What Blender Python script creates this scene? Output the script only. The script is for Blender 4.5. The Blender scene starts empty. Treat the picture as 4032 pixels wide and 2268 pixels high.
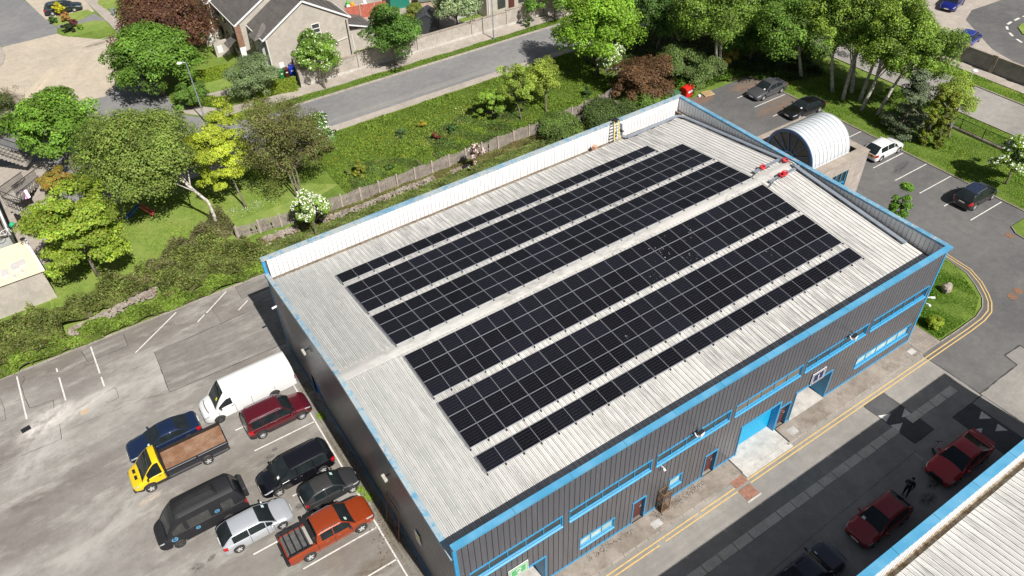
import bpy, math, random
import numpy as np
from mathutils import Vector, Matrix
random.seed(7)
RNG = np.random.default_rng(11)
C = bpy.context.scene.collection
SC = bpy.context.scene
PI = math.pi
# ------------------------------------------------------------------ camera
CAM = np.array([-6.865, -17.387, 41.513])
CR = np.array([0.8332971511456513, -0.5517998434958628, -0.033656954860519055])
CU = np.array([0.39050454987216643, 0.544438113816167, 0.7423566102308453])
CD = np.array([0.3913081323224427, 0.6317468424473808, -0.6691590787220075])
FPX = 3021.68
cam = bpy.data.cameras.new('camera'); camo = bpy.data.objects.new('camera', cam); C.objects.link(camo)
camo.matrix_world = Matrix([[CR[i], CU[i], -CD[i], CAM[i]] for i in range(3)] + [[0, 0, 0, 1]])
cam.sensor_width = 36; cam.lens = FPX / 4032 * 36; cam.clip_end = 2000; cam.clip_start = 0.5
SC.camera = camo
# ------------------------------------------------------------------ sky, sun, exposure
SUN_AZ = math.atan2(0.55, -7.95); SUN_EL = math.radians(48.5)
w = bpy.data.worlds.new('World'); SC.world = w; w.use_nodes = True
nt = w.node_tree; nt.nodes.clear()
sky = nt.nodes.new('ShaderNodeTexSky'); sky.sky_type = 'NISHITA'; sky.sun_disc = False
sky.sun_elevation = SUN_EL; sky.sun_rotation = SUN_AZ; sky.air_density = 1.0; sky.dust_density = 1.0
bg = nt.nodes.new('ShaderNodeBackground'); bg.inputs[1].default_value = 0.05
wo = nt.nodes.new('ShaderNodeOutputWorld'); hs = nt.nodes.new('ShaderNodeHueSaturation'); hs.inputs['Saturation'].default_value = 0.55; nt.links.new(sky.outputs[0], hs.inputs['Color']); nt.links.new(hs.outputs[0], bg.inputs[0]); nt.links.new(bg.outputs[0], wo.inputs[0])
sl = bpy.data.lights.new('sun', 'SUN'); sl.energy = 5.0; sl.angle = math.radians(0.5); sl.color = (1, 0.96, 0.9)
so = bpy.data.objects.new('sun', sl); C.objects.link(so); so.location = (0, -60, 80)
sdir = Vector((math.sin(SUN_AZ) * math.cos(SUN_EL), math.cos(SUN_AZ) * math.cos(SUN_EL), math.sin(SUN_EL)))
so.rotation_euler = sdir.to_track_quat('Z', 'Y').to_euler()
SC.view_settings.view_transform = 'Standard'; SC.view_settings.look = 'None'
SC.view_settings.exposure = 0.27; SC.view_settings.gamma = 1
SC.cycles.max_bounces = 5; SC.cycles.transparent_max_bounces = 6
SC.cycles.sample_clamp_indirect = 6

# survey helper: a sight line of the photo (in tiles of the 4032 px picture) met with a horizontal plane
TZ = {'r1': (0, 0), 'r2': (1000, 0), 'r3': (2000, 0), 'r4': (3032, 0), 'r5': (0, 560), 'r6': (1000, 560), 'r7': (2000, 560), 'r8': (3032, 560),
      's1': (0, 1120), 's2': (1000, 1120), 's3': (2000, 1120), 's4': (3032, 1120), 's5': (0, 1668), 's6': (1000, 1668), 's7': (2000, 1668), 's8': (3032, 1668)}
def at(c, x, y, z=0.0):
    ox, oy = TZ[c]; x = ox + x / 2.415; y = oy + y / 2.415
    v = CD * FPX + CR * (x - 2016) + CU * (1134 - y)
    p = CAM + v * ((z - CAM[2]) / v[2]); return float(p[0]), float(p[1])
def ats(c, pts, z=0.0): return [at(c, a, b, z) for a, b in pts]

# ------------------------------------------------------------------ materials
def newmat(name):
    m = bpy.data.materials.new(name); m.use_nodes = True
    return m, m.node_tree, m.node_tree.nodes['Principled BSDF']
def N(nt, t, **k):
    n = nt.nodes.new(t)
    for a, b in k.items():
        if a.startswith('i_'): n.inputs[a[2:].replace('_', ' ')].default_value = b
        else: setattr(n, a, b)
    return n
def c4(c): return (c[0], c[1], c[2], 1)
def ramp(nt, fac, stops):
    r = nt.nodes.new('ShaderNodeValToRGB'); e = r.color_ramp.elements
    while len(e) < len(stops): e.new(0.5)
    for i, (p, c) in enumerate(stops):
        e[i].position = p; e[i].color = c4(c) if isinstance(c, tuple) else (c, c, c, 1)
    nt.links.new(fac, r.inputs[0]); return r.outputs[0]
def coords(nt, scale=(1, 1, 1), kind='Object', rot=(0, 0, 0)):
    t = nt.nodes.new('ShaderNodeTexCoord'); m = nt.nodes.new('ShaderNodeMapping')
    m.inputs['Scale'].default_value = scale; m.inputs['Rotation'].default_value = rot
    nt.links.new(t.outputs[kind], m.inputs[0]); return m.outputs[0]
def noise(nt, vec, scale, detail=4, rough=0.6, out=0):
    n = N(nt, 'ShaderNodeTexNoise'); n.inputs['Scale'].default_value = scale; n.inputs['Detail'].default_value = detail
    n.inputs['Roughness'].default_value = rough; nt.links.new(vec, n.inputs['Vector']); return n.outputs[out]
def mixc(nt, fac, a, b, mode='MIX'):
    m = nt.nodes.new('ShaderNodeMix'); m.data_type = 'RGBA'; m.blend_type = mode
    for v, s in ((fac, 0), (a, 6), (b, 7)):
        if isinstance(v, (int, float)): m.inputs[s].default_value = v
        elif isinstance(v, tuple): m.inputs[s].default_value = c4(v)
        else: nt.links.new(v, m.inputs[s])
    return m.outputs[2]
def bump(nt, bs, h, strength=0.3, dist=0.02):
    b = nt.nodes.new('ShaderNodeBump'); b.inputs['Strength'].default_value = strength; b.inputs['Distance'].default_value = dist
    nt.links.new(h, b.inputs['Height']); nt.links.new(b.outputs[0], bs.inputs['Normal'])
def plain(name, col, rough=0.6, metal=0.0, coat=0.0, var=0.12, vscale=3.0, spec=0.5):
    m, nt, b = newmat(name)
    v = coords(nt); n = noise(nt, v, vscale, 5, 0.65)
    f = ramp(nt, n, [(0.3, 1 - var), (0.7, 1 + var)])
    nt.links.new(mixc(nt, 1.0, tuple(col), f, 'MULTIPLY'), b.inputs['Base Color'])
    b.inputs['Roughness'].default_value = rough; b.inputs['Metallic'].default_value = metal
    b.inputs['Coat Weight'].default_value = coat; b.inputs['Coat Roughness'].default_value = 0.04
    b.inputs['Specular IOR Level'].default_value = spec
    return m
def ground(name, c1, c2, c3=None, big=0.12, rough=0.92, stain=0.5, rot=0.0, streak=(1, 1, 1), speck=0.25):
    """mineral surface: two tones in broad patches, stains, fine grain"""
    m, nt, b = newmat(name)
    v = coords(nt, streak, rot=(0, 0, rot)); v0 = coords(nt)
    n1 = noise(nt, v, big, 7, 0.62)
    base = ramp(nt, n1, [(0.4, c1), (0.6, c2)])
    if c3:
        n2 = noise(nt, v, big * 3.1, 6, 0.7)
        base = mixc(nt, ramp(nt, n2, [(0.5, 0.0), (0.64, stain)]), base, c3)
    n4 = noise(nt, v0, 1.3, 6, 0.75)
    base = mixc(nt, 1.0, base, ramp(nt, n4, [(0.25, 0.8), (0.75, 1.16)]), 'MULTIPLY')
    n3 = noise(nt, v0, 26, 3, 0.8)
    base = mixc(nt, 1.0, base, ramp(nt, n3, [(0.3, 1 - speck), (0.7, 1 + speck)]), 'MULTIPLY')
    nt.links.new(base, b.inputs['Base Color']); b.inputs['Roughness'].default_value = rough
    b.inputs['Specular IOR Level'].default_value = 0.25
    bump(nt, b, n3, 0.5, 0.01)
    return m
def stains(m, items):
    """dust, oil and worn patches with a place of their own: (x, y, rx, ry, angle, colour, strength)"""
    nt = m.node_tree; b = nt.nodes['Principled BSDF']; src = b.inputs['Base Color'].links[0].from_socket
    for x, y, rx, ry, an, col, k in items:
        t = nt.nodes.new('ShaderNodeTexCoord'); mp = nt.nodes.new('ShaderNodeMapping'); mp.vector_type = 'TEXTURE'
        mp.inputs['Location'].default_value = (x, y, 0); mp.inputs['Rotation'].default_value = (0, 0, an); mp.inputs['Scale'].default_value = (rx, ry, 1)
        nt.links.new(t.outputs['Object'], mp.inputs[0]); g = nt.nodes.new('ShaderNodeTexGradient'); g.gradient_type = 'SPHERICAL'; nt.links.new(mp.outputs[0], g.inputs[0])
        n = noise(nt, mp.outputs[0], 2.2, 8, 0.7); f = mixc(nt, 1.0, ramp(nt, g.outputs[1], [(0.0, 0.0), (0.55, 1.0)]), ramp(nt, n, [(0.38, 0.0), (0.6, k)]), 'MULTIPLY')
        src = mixc(nt, f, src, tuple(col))
    nt.links.new(src, b.inputs['Base Color'])
def attrmat(name, rough=0.6, trans=0.35, spec=0.3):
    """leaf material: colour from the mesh attribute 'Col', light passes through"""
    m, nt, b = newmat(name)
    a = N(nt, 'ShaderNodeAttribute', attribute_name='Col')
    nt.links.new(a.outputs[0], b.inputs['Base Color']); b.inputs['Roughness'].default_value = rough
    b.inputs['Specular IOR Level'].default_value = spec
    t = nt.nodes.new('ShaderNodeBsdfTranslucent'); mx = nt.nodes.new('ShaderNodeMixShader'); mx.inputs[0].default_value = trans
    nt.links.new(mixc(nt, 1.0, a.outputs[0], (1.1, 1.1, 0.6), 'MULTIPLY'), t.inputs[0])
    o = nt.nodes['Material Output']; nt.links.new(b.outputs[0], mx.inputs[1]); nt.links.new(t.outputs[0], mx.inputs[2]); nt.links.new(mx.outputs[0], o.inputs[0])
    return m

# ------------------------------------------------------------------ mesh builder
class MB:
    def __init__(s): s.v = []; s.f = []; s.m = []
    def quad(s, a, b, c, d, m=0):
        i = len(s.v); s.v += [a, b, c, d]; s.f.append((i, i + 1, i + 2, i + 3)); s.m.append(m); return s
    def tri(s, a, b, c, m=0):
        i = len(s.v); s.v += [a, b, c]; s.f.append((i, i + 1, i + 2)); s.m.append(m); return s
    def poly(s, pts, m=0):
        i = len(s.v); s.v += list(pts); s.f.append(tuple(range(i, i + len(pts)))); s.m.append(m); return s
    def box(s, x0, x1, y0, y1, z0, z1, m=0, rot=0.0, piv=None):
        P = [(x0, y0, z0), (x1, y0, z0), (x1, y1, z0), (x0, y1, z0), (x0, y0, z1), (x1, y0, z1), (x1, y1, z1), (x0, y1, z1)]
        if rot:
            cx, cy = piv or ((x0 + x1) / 2, (y0 + y1) / 2); ca, sa = math.cos(rot), math.sin(rot)
            P = [(cx + (x - cx) * ca - (y - cy) * sa, cy + (x - cx) * sa + (y - cy) * ca, z) for x, y, z in P]
        i = len(s.v); s.v += P
        for f in ((0, 3, 2, 1), (4, 5, 6, 7), (0, 1, 5, 4), (1, 2, 6, 5), (2, 3, 7, 6), (3, 0, 4, 7)):
            s.f.append(tuple(i + k for k in f)); s.m.append(m)
        return s
    def prism(s, pts, z0, z1, m=0):
        n = len(pts); A = sum(pts[k][0] * pts[(k + 1) % n][1] - pts[(k + 1) % n][0] * pts[k][1] for k in range(n))
        if A < 0: pts = pts[::-1]
        i = len(s.v); s.v += [(x, y, z0) for x, y in pts] + [(x, y, z1) for x, y in pts]
        s.f.append(tuple(range(i + n - 1, i - 1, -1))); s.f.append(tuple(range(i + n, i + 2 * n))); s.m += [m, m]
        for k in range(n):
            a, b = i + k, i + (k + 1) % n; s.f.append((a, b, b + n, a + n)); s.m.append(m)
        return s
    def bar(s, a, b, w, h, m=0, up=(0, 0, 1)):
        """square bar between two points, w wide, h high"""
        a, b = Vector(a), Vector(b); d = (b - a).normalized(); u = Vector(up)
        if abs(d.dot(u)) > 0.98: u = Vector((1, 0, 0))
        r = d.cross(u).normalized() * (w / 2); u = r.cross(d).normalized() * (h / 2)
        P = [a - r - u, a + r - u, a + r + u, a - r + u, b - r - u, b + r - u, b + r + u, b - r + u]
        i = len(s.v); s.v += [tuple(p) for p in P]
        for f in ((0, 1, 2, 3), (7, 6, 5, 4), (0, 4, 5, 1), (1, 5, 6, 2), (2, 6, 7, 3), (3, 7, 4, 0)):
            s.f.append(tuple(i + k for k in f)); s.m.append(m)
        return s
    def tube(s, pts, rad, n=6, m=0):
        """tapered tube through points; rad a number or a list"""
        P = [Vector(p) for p in pts]; R = rad if isinstance(rad, (list, tuple)) else [rad] * len(P)
        i0 = len(s.v); prev = None
        for k, p in enumerate(P):
            d = (P[min(k + 1, len(P) - 1)] - P[max(k - 1, 0)]).normalized()
            u = Vector((0, 0, 1)) if abs(d.z) < 0.9 else Vector((1, 0, 0))
            if prev is not None and prev.cross(d).length > 0.05: u = prev
            r = d.cross(u).normalized(); u2 = r.cross(d).normalized(); prev = u2
            for j in range(n):
                t = 2 * PI * j / n; s.v.append(tuple(p + (r * math.cos(t) + u2 * math.sin(t)) * R[k]))
        for k in range(len(P) - 1):
            for j in range(n):
                a = i0 + k * n + j; b = i0 + k * n + (j + 1) % n
                s.f.append((a, b, b + n, a + n)); s.m.append(m)
        s.f.append(tuple(i0 + j for j in range(n))[::-1]); s.m.append(m)
        s.f.append(tuple(i0 + (len(P) - 1) * n + j for j in range(n))); s.m.append(m)
        return s
    def lathe(s, prof, n=16, axis='z', o=(0, 0, 0), m=0):
        i0 = len(s.v); k = len(prof)
        for j in range(n):
            t = 2 * PI * j / n; ca, sa = math.cos(t), math.sin(t)
            for r, h in prof:
                p = {'z': (r * ca, r * sa, h), 'y': (r * ca, h, r * sa), 'x': (h, r * ca, r * sa)}[axis]
                s.v.append((p[0] + o[0], p[1] + o[1], p[2] + o[2]))
        for j in range(n):
            for q in range(k - 1):
                a = i0 + j * k + q; b = i0 + ((j + 1) % n) * k + q
                s.f.append((a, b, b + 1, a + 1)); s.m.append(m)
        return s
    def ball(s, c, r, n=10, m=0, sq=(1, 1, 1)):
        pr = [(r * math.sin(PI * k / n), -r * math.cos(PI * k / n)) for k in range(n + 1)]; i0 = len(s.v)
        s.lathe(pr, n + 2, 'z', (0, 0, 0), m)
        for k in range(i0, len(s.v)):
            x, y, z = s.v[k]; s.v[k] = (c[0] + x * sq[0], c[1] + y * sq[1], c[2] + z * sq[2])
        return s
    def build(s, name, mats, parent=None, smooth=False, loc=None, bevel=0.0):
        me = bpy.data.meshes.new(name); me.from_pydata([tuple(p) for p in s.v], [], s.f)
        if not isinstance(mats, (list, tuple)): mats = [mats]
        for m in mats: me.materials.append(m)
        me.polygons.foreach_set('material_index', s.m)
        if smooth: me.polygons.foreach_set('use_smooth', [True] * len(s.f))
        me.update(); o = bpy.data.objects.new(name, me); C.objects.link(o)
        if parent is not None: o.parent = parent
        if loc: o.location = loc
        if bevel:
            b = o.modifiers.new('b', 'BEVEL'); b.width = bevel; b.segments = 2; b.limit_method = 'ANGLE'
        return o
def tag(o, label, cat, group=None):
    o['label'] = label; o['category'] = cat
    if group: o['group'] = group
    return o
def thing(name, label, cat, loc=(0, 0, 0), rz=0.0, group=None):
    o = bpy.data.objects.new(name, None); o.empty_display_size = 0.3; C.objects.link(o); o.location = loc; o.rotation_euler = (0, 0, rz)
    return tag(o, label, cat, group)
def struct(o): o['kind'] = 'structure'; return o
def sheet(name, pts, z, m):
    A = sum(pts[k][0] * pts[(k + 1) % len(pts)][1] - pts[(k + 1) % len(pts)][0] * pts[k][1] for k in range(len(pts)))
    if A < 0: pts = pts[::-1]
    b = MB(); b.poly([(x, y, z) for x, y in pts]); return struct(b.build(name, m))
def R4(x0, x1, y0, y1): return [(x0, y0), (x1, y0), (x1, y1), (x0, y1)]

# ------------------------------------------------------------------ shared materials
M = {}
M['lot'] = ground('lot_asphalt', (0.30, 0.283, 0.262), (0.19, 0.172, 0.155), (0.42, 0.405, 0.375), 0.11, stain=0.7, rot=-0.25, streak=(0.5, 1.5, 1))
M['road'] = ground('front_asphalt', (0.33, 0.31, 0.285), (0.265, 0.25, 0.23), (0.2, 0.195, 0.19), 0.15, stain=0.3)
M['rlot'] = ground('right_asphalt', (0.118, 0.116, 0.116), (0.155, 0.15, 0.147), (0.2, 0.19, 0.175), 0.1, stain=0.35)
M['far'] = ground('far_asphalt', (0.205, 0.203, 0.205), (0.25, 0.245, 0.24), (0.19, 0.19, 0.19), 0.1, stain=0.3, speck=0.12)
M['beige'] = ground('beige_asphalt', (0.5, 0.43, 0.34), (0.44, 0.385, 0.31), (0.56, 0.48, 0.37), 0.1, stain=0.5, speck=0.1)
M['path'] = ground('path_concrete', (0.42, 0.37, 0.32), (0.36, 0.32, 0.28), (0.48, 0.43, 0.38), 0.3, stain=0.5)
M['pave'] = ground('pavement_concrete', (0.25, 0.215, 0.18), (0.34, 0.3, 0.26), (0.17, 0.145, 0.12), 0.45, stain=0.6)
M['kerb'] = ground('kerb_concrete', (0.38, 0.34, 0.3), (0.3, 0.27, 0.23), None, 0.5)
M['slab'] = ground('pale_slab', (0.58, 0.55, 0.51), (0.48, 0.455, 0.42), (0.34, 0.31, 0.27), 0.6, stain=0.5)
M['darkpatch'] = ground('dark_asphalt', (0.085, 0.085, 0.09), (0.11, 0.11, 0.112), None, 0.4)
M['repair'] = ground('repair_asphalt', (0.2, 0.185, 0.17), (0.25, 0.235, 0.215), (0.36, 0.34, 0.315), 0.25, stain=0.6, rot=-0.15, streak=(0.35, 2, 1))
M['grass'] = ground('grass_soil', (0.125, 0.195, 0.03), (0.17, 0.24, 0.042), (0.09, 0.14, 0.025), 0.25, stain=0.6, speck=0.3)
M['lawn'] = ground('lawn', (0.19, 0.27, 0.055), (0.25, 0.31, 0.075), (0.14, 0.23, 0.04), 0.2, stain=0.6, speck=0.3)
M['scrub'] = ground('scrub_soil', (0.09, 0.11, 0.03), (0.13, 0.12, 0.06), (0.2, 0.16, 0.1), 0.5, stain=0.5, speck=0.3)
def wornpaint(name, col, under):
    m, nt, b = newmat(name); v = coords(nt); n = noise(nt, v, 5, 8, 0.8)
    nt.links.new(mixc(nt, ramp(nt, n, [(0.5, 0.0), (0.62, 0.8)]), tuple(col), tuple(under)), b.inputs['Base Color']); b.inputs['Roughness'].default_value = .85; return m
M['white_paint'] = wornpaint('white_line_paint', (0.72, 0.69, 0.65), (0.36, 0.34, 0.31))
M['yellow_paint'] = wornpaint('yellow_line_paint', (0.66, 0.45, 0.17), (0.4, 0.32, 0.2))
M['tar'] = plain('tar_seam', (0.05, 0.048, 0.045), 0.8)
M['black'] = plain('black_plastic', (0.02, 0.02, 0.022), 0.5)
M['tyre'] = plain('tyre_rubber', (0.035, 0.033, 0.032), 0.85)
M['dark'] = plain('dark_void', (0.008, 0.008, 0.009), 0.9)
M['alu'] = plain('aluminium', (0.62, 0.63, 0.65), 0.35, 0.7)
M['galv'] = plain('galvanised_steel', (0.36, 0.40, 0.46), 0.45, 0.45, vscale=1.5)
M['blue'] = plain('blue_trim', (0.04, 0.31, 0.58), 0.45, var=0.1, vscale=2)
M['white'] = plain('white_gloss', (0.82, 0.82, 0.82), 0.4, var=0.04)
M['rust'] = plain('rust', (0.22, 0.12, 0.07), 0.8, var=0.4, vscale=8)
M['red'] = plain('red_plastic', (0.62, 0.02, 0.015), 0.4)
M['wood'] = plain('grey_wood', (0.30, 0.26, 0.23), 0.85, var=0.35, vscale=2.5)
M['stonewall'] = ground('rubble_stone', (0.42, 0.38, 0.33), (0.26, 0.23, 0.2), (0.3, 0.16, 0.06), 1.2, stain=0.7, speck=0.35)
M['bark'] = ground('bark', (0.16, 0.13, 0.1), (0.24, 0.21, 0.17), None, 2.0)
M['birchbark'] = ground('birch_bark', (0.62, 0.58, 0.52), (0.5, 0.45, 0.4), (0.1, 0.085, 0.07), 1.4, stain=1.0)
M['leaf'] = attrmat('leaves', 0.55, 0.27); M['petal'] = attrmat('petals', 0.7, 0.2)
M['blade'] = attrmat('grass_blades', 0.7, 0.3)
def glassmat(name, col=(0.015, 0.02, 0.022), rough=0.04):
    m, nt, b = newmat(name); b.inputs['Base Color'].default_value = c4(col); b.inputs['Roughness'].default_value = rough
    b.inputs['Specular IOR Level'].default_value = 0.35
    v = coords(nt); n = noise(nt, v, 1.6, 3, 0.6)
    nt.links.new(mixc(nt, ramp(nt, n, [(0.45, 0.0), (0.62, 0.6)]), tuple(col), tuple(min(1, c * 1.6) for c in col)), b.inputs['Base Color'])
    return m
M['glass'] = glassmat('car_glass'); M['wglass'] = glassmat('window_glass', (0.05, 0.055, 0.05), 0.08)
M['tanglass'] = glassmat('tan_blind_glass', (0.2, 0.15, 0.09), 0.25); M['frost'] = glassmat('frosted_glass', (0.42, 0.52, 0.48), 0.3)
# ================================================================== GROUND
L, Wd, HP, HR, SL = 37.7, 25.61, 9.03, 8.91, 0.0978
def roofz(y): return HR - SL * abs(y - Wd / 2)
stains(M['lot'], [(-9, 29, 9, 3.6, .15, (.43, .415, .385), .9), (*at('s1', 450, 1310), 2.6, 1.5, .5, (.62, .59, .55), 1), (*at('s1', 760, 1180), 3, .9, .35, (.55, .52, .48), .9), (*at('s5', 350, 300), 3.2, 1.6, .9, (.44, .42, .4), .8), (-15, 18, 5, 2, .6, (.42, .4, .375), .7),
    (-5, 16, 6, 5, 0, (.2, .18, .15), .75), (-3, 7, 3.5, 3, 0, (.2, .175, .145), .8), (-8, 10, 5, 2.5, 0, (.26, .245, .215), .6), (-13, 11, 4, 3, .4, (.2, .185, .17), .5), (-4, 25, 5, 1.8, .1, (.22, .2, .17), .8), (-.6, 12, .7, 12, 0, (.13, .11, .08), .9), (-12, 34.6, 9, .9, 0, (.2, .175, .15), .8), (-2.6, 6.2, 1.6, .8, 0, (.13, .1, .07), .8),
    (*at('s6', 430, 790), .35, .3, 0, (.07, .065, .06), 1), (*at('s6', 195, 245), .25, .2, 0, (.07, .065, .06), 1), (*at('s6', 150, 315), .4, .25, 0, (.08, .07, .065), 1), (*at('s5', 1875, 1370), .5, .4, 0, (.1, .09, .085), 1), (*at('s5', 2010, 1280), .4, .2, .5, (.06, .055, .05), 1), (*at('s5', 1420, 720), 1.0, .35, .2, (.5, .42, .34), 1), (*at('s1', 1920, 860), .6, .35, 0, (.08, .075, .07), 1)])
stains(M['road'], [(10, -2.8, 14, .8, 0, (.23, .215, .2), .6), (30, -2.6, 8, .9, 0, (.24, .225, .21), .5), (*at('s8', 1500, 720), .8, .5, 0, (.07, .06, .055), 1), (*at('s8', 1560, 580), .7, .4, 0, (.06, .05, .05), 1), (50, -10, 9, 5, .3, (.42, .4, .37), .5)])
stains(M['rlot'], [(56.5, 29.5, 4, 1.6, .2, (.22, .14, .09), .75), (57.5, 34.5, 3, 1.6, 0, (.25, .15, .09), .8), (51, 35.3, 2.2, 1.0, 0, (.25, .12, .07), .8), (*at('r8', 1240, 245), 1.9, .55, .2, (.065, .065, .066), 1), (45, 26, 6, 8, 0, (.17, .165, .16), .5)])
stains(M['far'], [(28, 55.6, 16, .7, 0, (.33, .31, .28), .6), (25, 58, 20, .4, 0, (.2, .2, .2), .5)])
stains(M['beige'], [(-9, 84, 7, 1.2, 1.1, (.62, .52, .38), .8), (-3, 88, 6, 1.0, 1.2, (.38, .33, .27), .6), (*at('r1', 900, 425), 1.8, .6, .1, (.14, .11, .09), 1)])
sheet('ground', R4(-400, 500, -400, 600), 0.0, M['grass'])
sheet('left_car_park', R4(-45, 37.45, -1.39, 35.3), 0.006, M['lot'])
sheet('front_road', R4(-45, 37.45, -60, -1.4), 0.006, M['road'])
sheet('right_car_park', [(37.45, -60), (75, -60), (59.4, -8), (59.4, 36.2), (37.45, 36.2)], 0.006, M['rlot'])
sheet('pale_road_patch', [(37.46, -30), (55, -30), (55, -8.0), (43.9, -6.6), (43.9, -4.84), (42.11, -4.77), (41.97, -5.79), (37.46, -5.85)], 0.010, M['road'])
b = MB()
def line(b, p, q, w, z):
    p, q = Vector(p).to_2d() if len(p) > 2 else Vector(p), Vector(q)
    d = (q - p).normalized(); n = Vector((-d.y, d.x)) * (w / 2)
    b.quad((p.x + n.x, p.y + n.y, z), (p.x - n.x, p.y - n.y, z), (q.x - n.x, q.y - n.y, z), (q.x + n.x, q.y + n.y, z))
def worn(b, p, q, w, z, gap=0.0):
    """a painted line in short pieces with ragged ends; gap = share worn away"""
    p, q = Vector(p), Vector(q); n = max(1, int((q - p).length / 0.22)); k = 0
    while k < n:
        run = random.randint(2, 7)
        if random.random() >= gap: line(b, p.lerp(q, k / n), p.lerp(q, min(1, (k + run) / n)), w * random.uniform(0.9, 1.0), z)
        else: run = random.randint(1, 3)
        k += run
for x, g0 in ((-17.7, 0.0), (-15.1, 0.5), (-12.5, 0.35)): worn(b, (x, 35.0), (x, 30.15), 0.11, 0.02, g0)
worn(b, (-6.0, 35.0), (-9.8, 32.3), 0.11, 0.02); worn(b, (-1.9, 35.1), (-4.0, 33.5), 0.11, 0.02); worn(b, (-4.2, 33.4), (-5.8, 32.2), 0.1, 0.02, 0.5)
worn(b, (-0.8, 33.0), (-1.8, 32.3), 0.1, 0.02)
worn(b, (-1.1, 22.3), (-1.1, 2.0), 0.1, 0.02, 0.02)
for y, x0, x1, g0 in ((18.3, -5.4, -1.2, 0), (20.7, -5.9, -5.2, 0), (13.55, -5.3, -3.4, 0.05), (11.1, -8, -5, .5), (8.55, -5.9, -1.2, 0.1), (6.0, -3.0, -1.1, 0.25), (3.4, -5.8, -1.1, 0.1)): worn(b, (x0, y), (x1, y), 0.1, 0.02, g0)
for y, x0, x1 in ((33.25, 54.5, 59.2), (30.75, 54.5, 59.2), (28.25, 54.6, 59.2), (25.7, 54.6, 59.2), (23.2, 54.6, 59.2), (20.9, 54.6, 59.3), (18.45, 54.6, 59.2), (15.95, 54.7, 59.2), (13.45, 54.6, 59.3), (10.9, 54.6, 59.3), (8.45, 54.6, 59.2), (5.9, 54.6, 59.2)):
    worn(b, (x0, y), (x1, y), 0.1, 0.02, 0.0)
struct(b.build('parking_lines', M['white_paint']))
b = MB()
for o in (0.0, 0.27):
    pts = [(-30, -1.72 - o), (18.4, -1.72 - o)]
    worn(b, pts[0], pts[1], 0.09, 0.02, 0.01)
    path = [(19.5, -1.72 - o), (42.5, -1.72 - o), (44.2, -1.66 - o), (45.4 + o * .3, -1.45 - o * .9), (46.3 + o * .6, -0.9 - o * .7), (46.95 + o * .8, -0.25 - o * .5), (47.75 + o, 0.75 - o * .2), (48.45 + o, 2.1), (48.65 + o, 4.5), (48.7 + o, 7)]
    for p, q in zip(path[:-1], path[1:]): worn(b, p, q, 0.09, 0.02, 0.01)
worn(b, (-20, -10.75), (36, -10.75), 0.09, 0.02, 0.03)
struct(b.build('yellow_lines', M['yellow_paint']))
# white triangles on the two ramps of darker asphalt
sheet('dark_ramp_patch', [(30.17, -2.02), (32.26, -2.07), (32.3, -5.9), (30.3, -5.9)], 0.012, M['darkpatch'])
sheet('dark_ramp_patch', [(34.13, -6.0), (36.3, -6.0), (36.3, -10.4), (34.1, -10.4)], 0.012, M['darkpatch'])
b = MB()
for t in (((31.09, -3.49), (30.26, -3.12), (30.27, -3.77)), ((32.24, -3.74), (32.19, -4.46), (31.42, -4.1)), ((31.08, -4.42), (30.27, -4.09), (30.28, -4.73)),
          ((36.16, -6.77), (36.12, -7.5), (35.41, -7.06)), ((36.05, -7.98), (36.06, -8.67), (35.34, -8.24)), ((34.91, -7.64), (34.09, -7.24), (34.1, -7.95))):
    b.poly([(x, y, 0.020) for x, y in (t if (t[1][0] - t[0][0]) * (t[2][1] - t[0][1]) - (t[1][1] - t[0][1]) * (t[2][0] - t[0][0]) > 0 else t[::-1])])
struct(b.build('road_triangles', M['white_paint']))
# pale concrete pavers down the middle of the road
b = MB(); x = 18.0
while x < 36.0:
    if not (24.35 < x < 24.95 or 29.5 < x < 31.0 or 32.3 < x < 32.6): b.box(x + .02, x + 1.18, -4.82 + random.uniform(-.03, .03), -4.26, -0.02, 0.022)
    x += 1.235
for x in np.arange(2, 18, 1.235): b.box(x + .02, x + 1.18, -4.82, -4.26, -0.02, 0.022)
M['paver'] = ground('paver_concrete', (0.62, 0.58, 0.5), (0.54, 0.5, 0.44), None, 0.8)
struct(b.build('road_pavers', M['paver']))
# repairs and tar seams of the left car park
sheet('asphalt_repair', [(-8.6, 31.5), (-8.7, 26.8), (0.0, 26.6), (0.0, 31.75)], 0.010, M['repair'])
for q in ([(-13.2, 34.9), (-13.0, 33.4), (-10.1, 33.4), (-10.1, 34.9)], [(-1.1, 35.25), (-1.1, 33.5), (1.5, 33.4), (1.5, 35.2)]): sheet('asphalt_repair', q, 0.010, M['repair'])
b = MB()
def seam(pts, w=0.05, z=0.016):
    P = []
    for p, q in zip(pts[:-1], pts[1:]):
        p, q = Vector(p), Vector(q); n = max(1, int((q - p).length / 0.5))
        P += [p.lerp(q, k / n) + Vector((random.uniform(-.02, .02), random.uniform(-.02, .02))) for k in range(n)]
    P.append(Vector(pts[-1]))
    for p, q in zip(P[:-1], P[1:]): line(b, p, q, w * random.uniform(0.5, 1.3), z)
seam([(0, 31.7), (-8.6, 31.5), (-8.7, 26.8), (0, 26.65)]); seam([(-13.2, 34.9), (-13.0, 33.4), (-10.1, 33.4), (-10.1, 34.9)], 0.035); seam([(-1.1, 35.2), (-1.1, 33.5), (1, 33.4)], .04)
seam(ats('s1', [(225, 870), (235, 900), (200, 960), (240, 1090), (280, 1175), (350, 1160), (505, 1100), (515, 1180)]), 0.04)
seam(ats('s1', [(985, 1040), (1085, 985), (1105, 995), (1130, 1080), (1020, 1130), (1005, 1110)]), 0.04)
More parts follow.
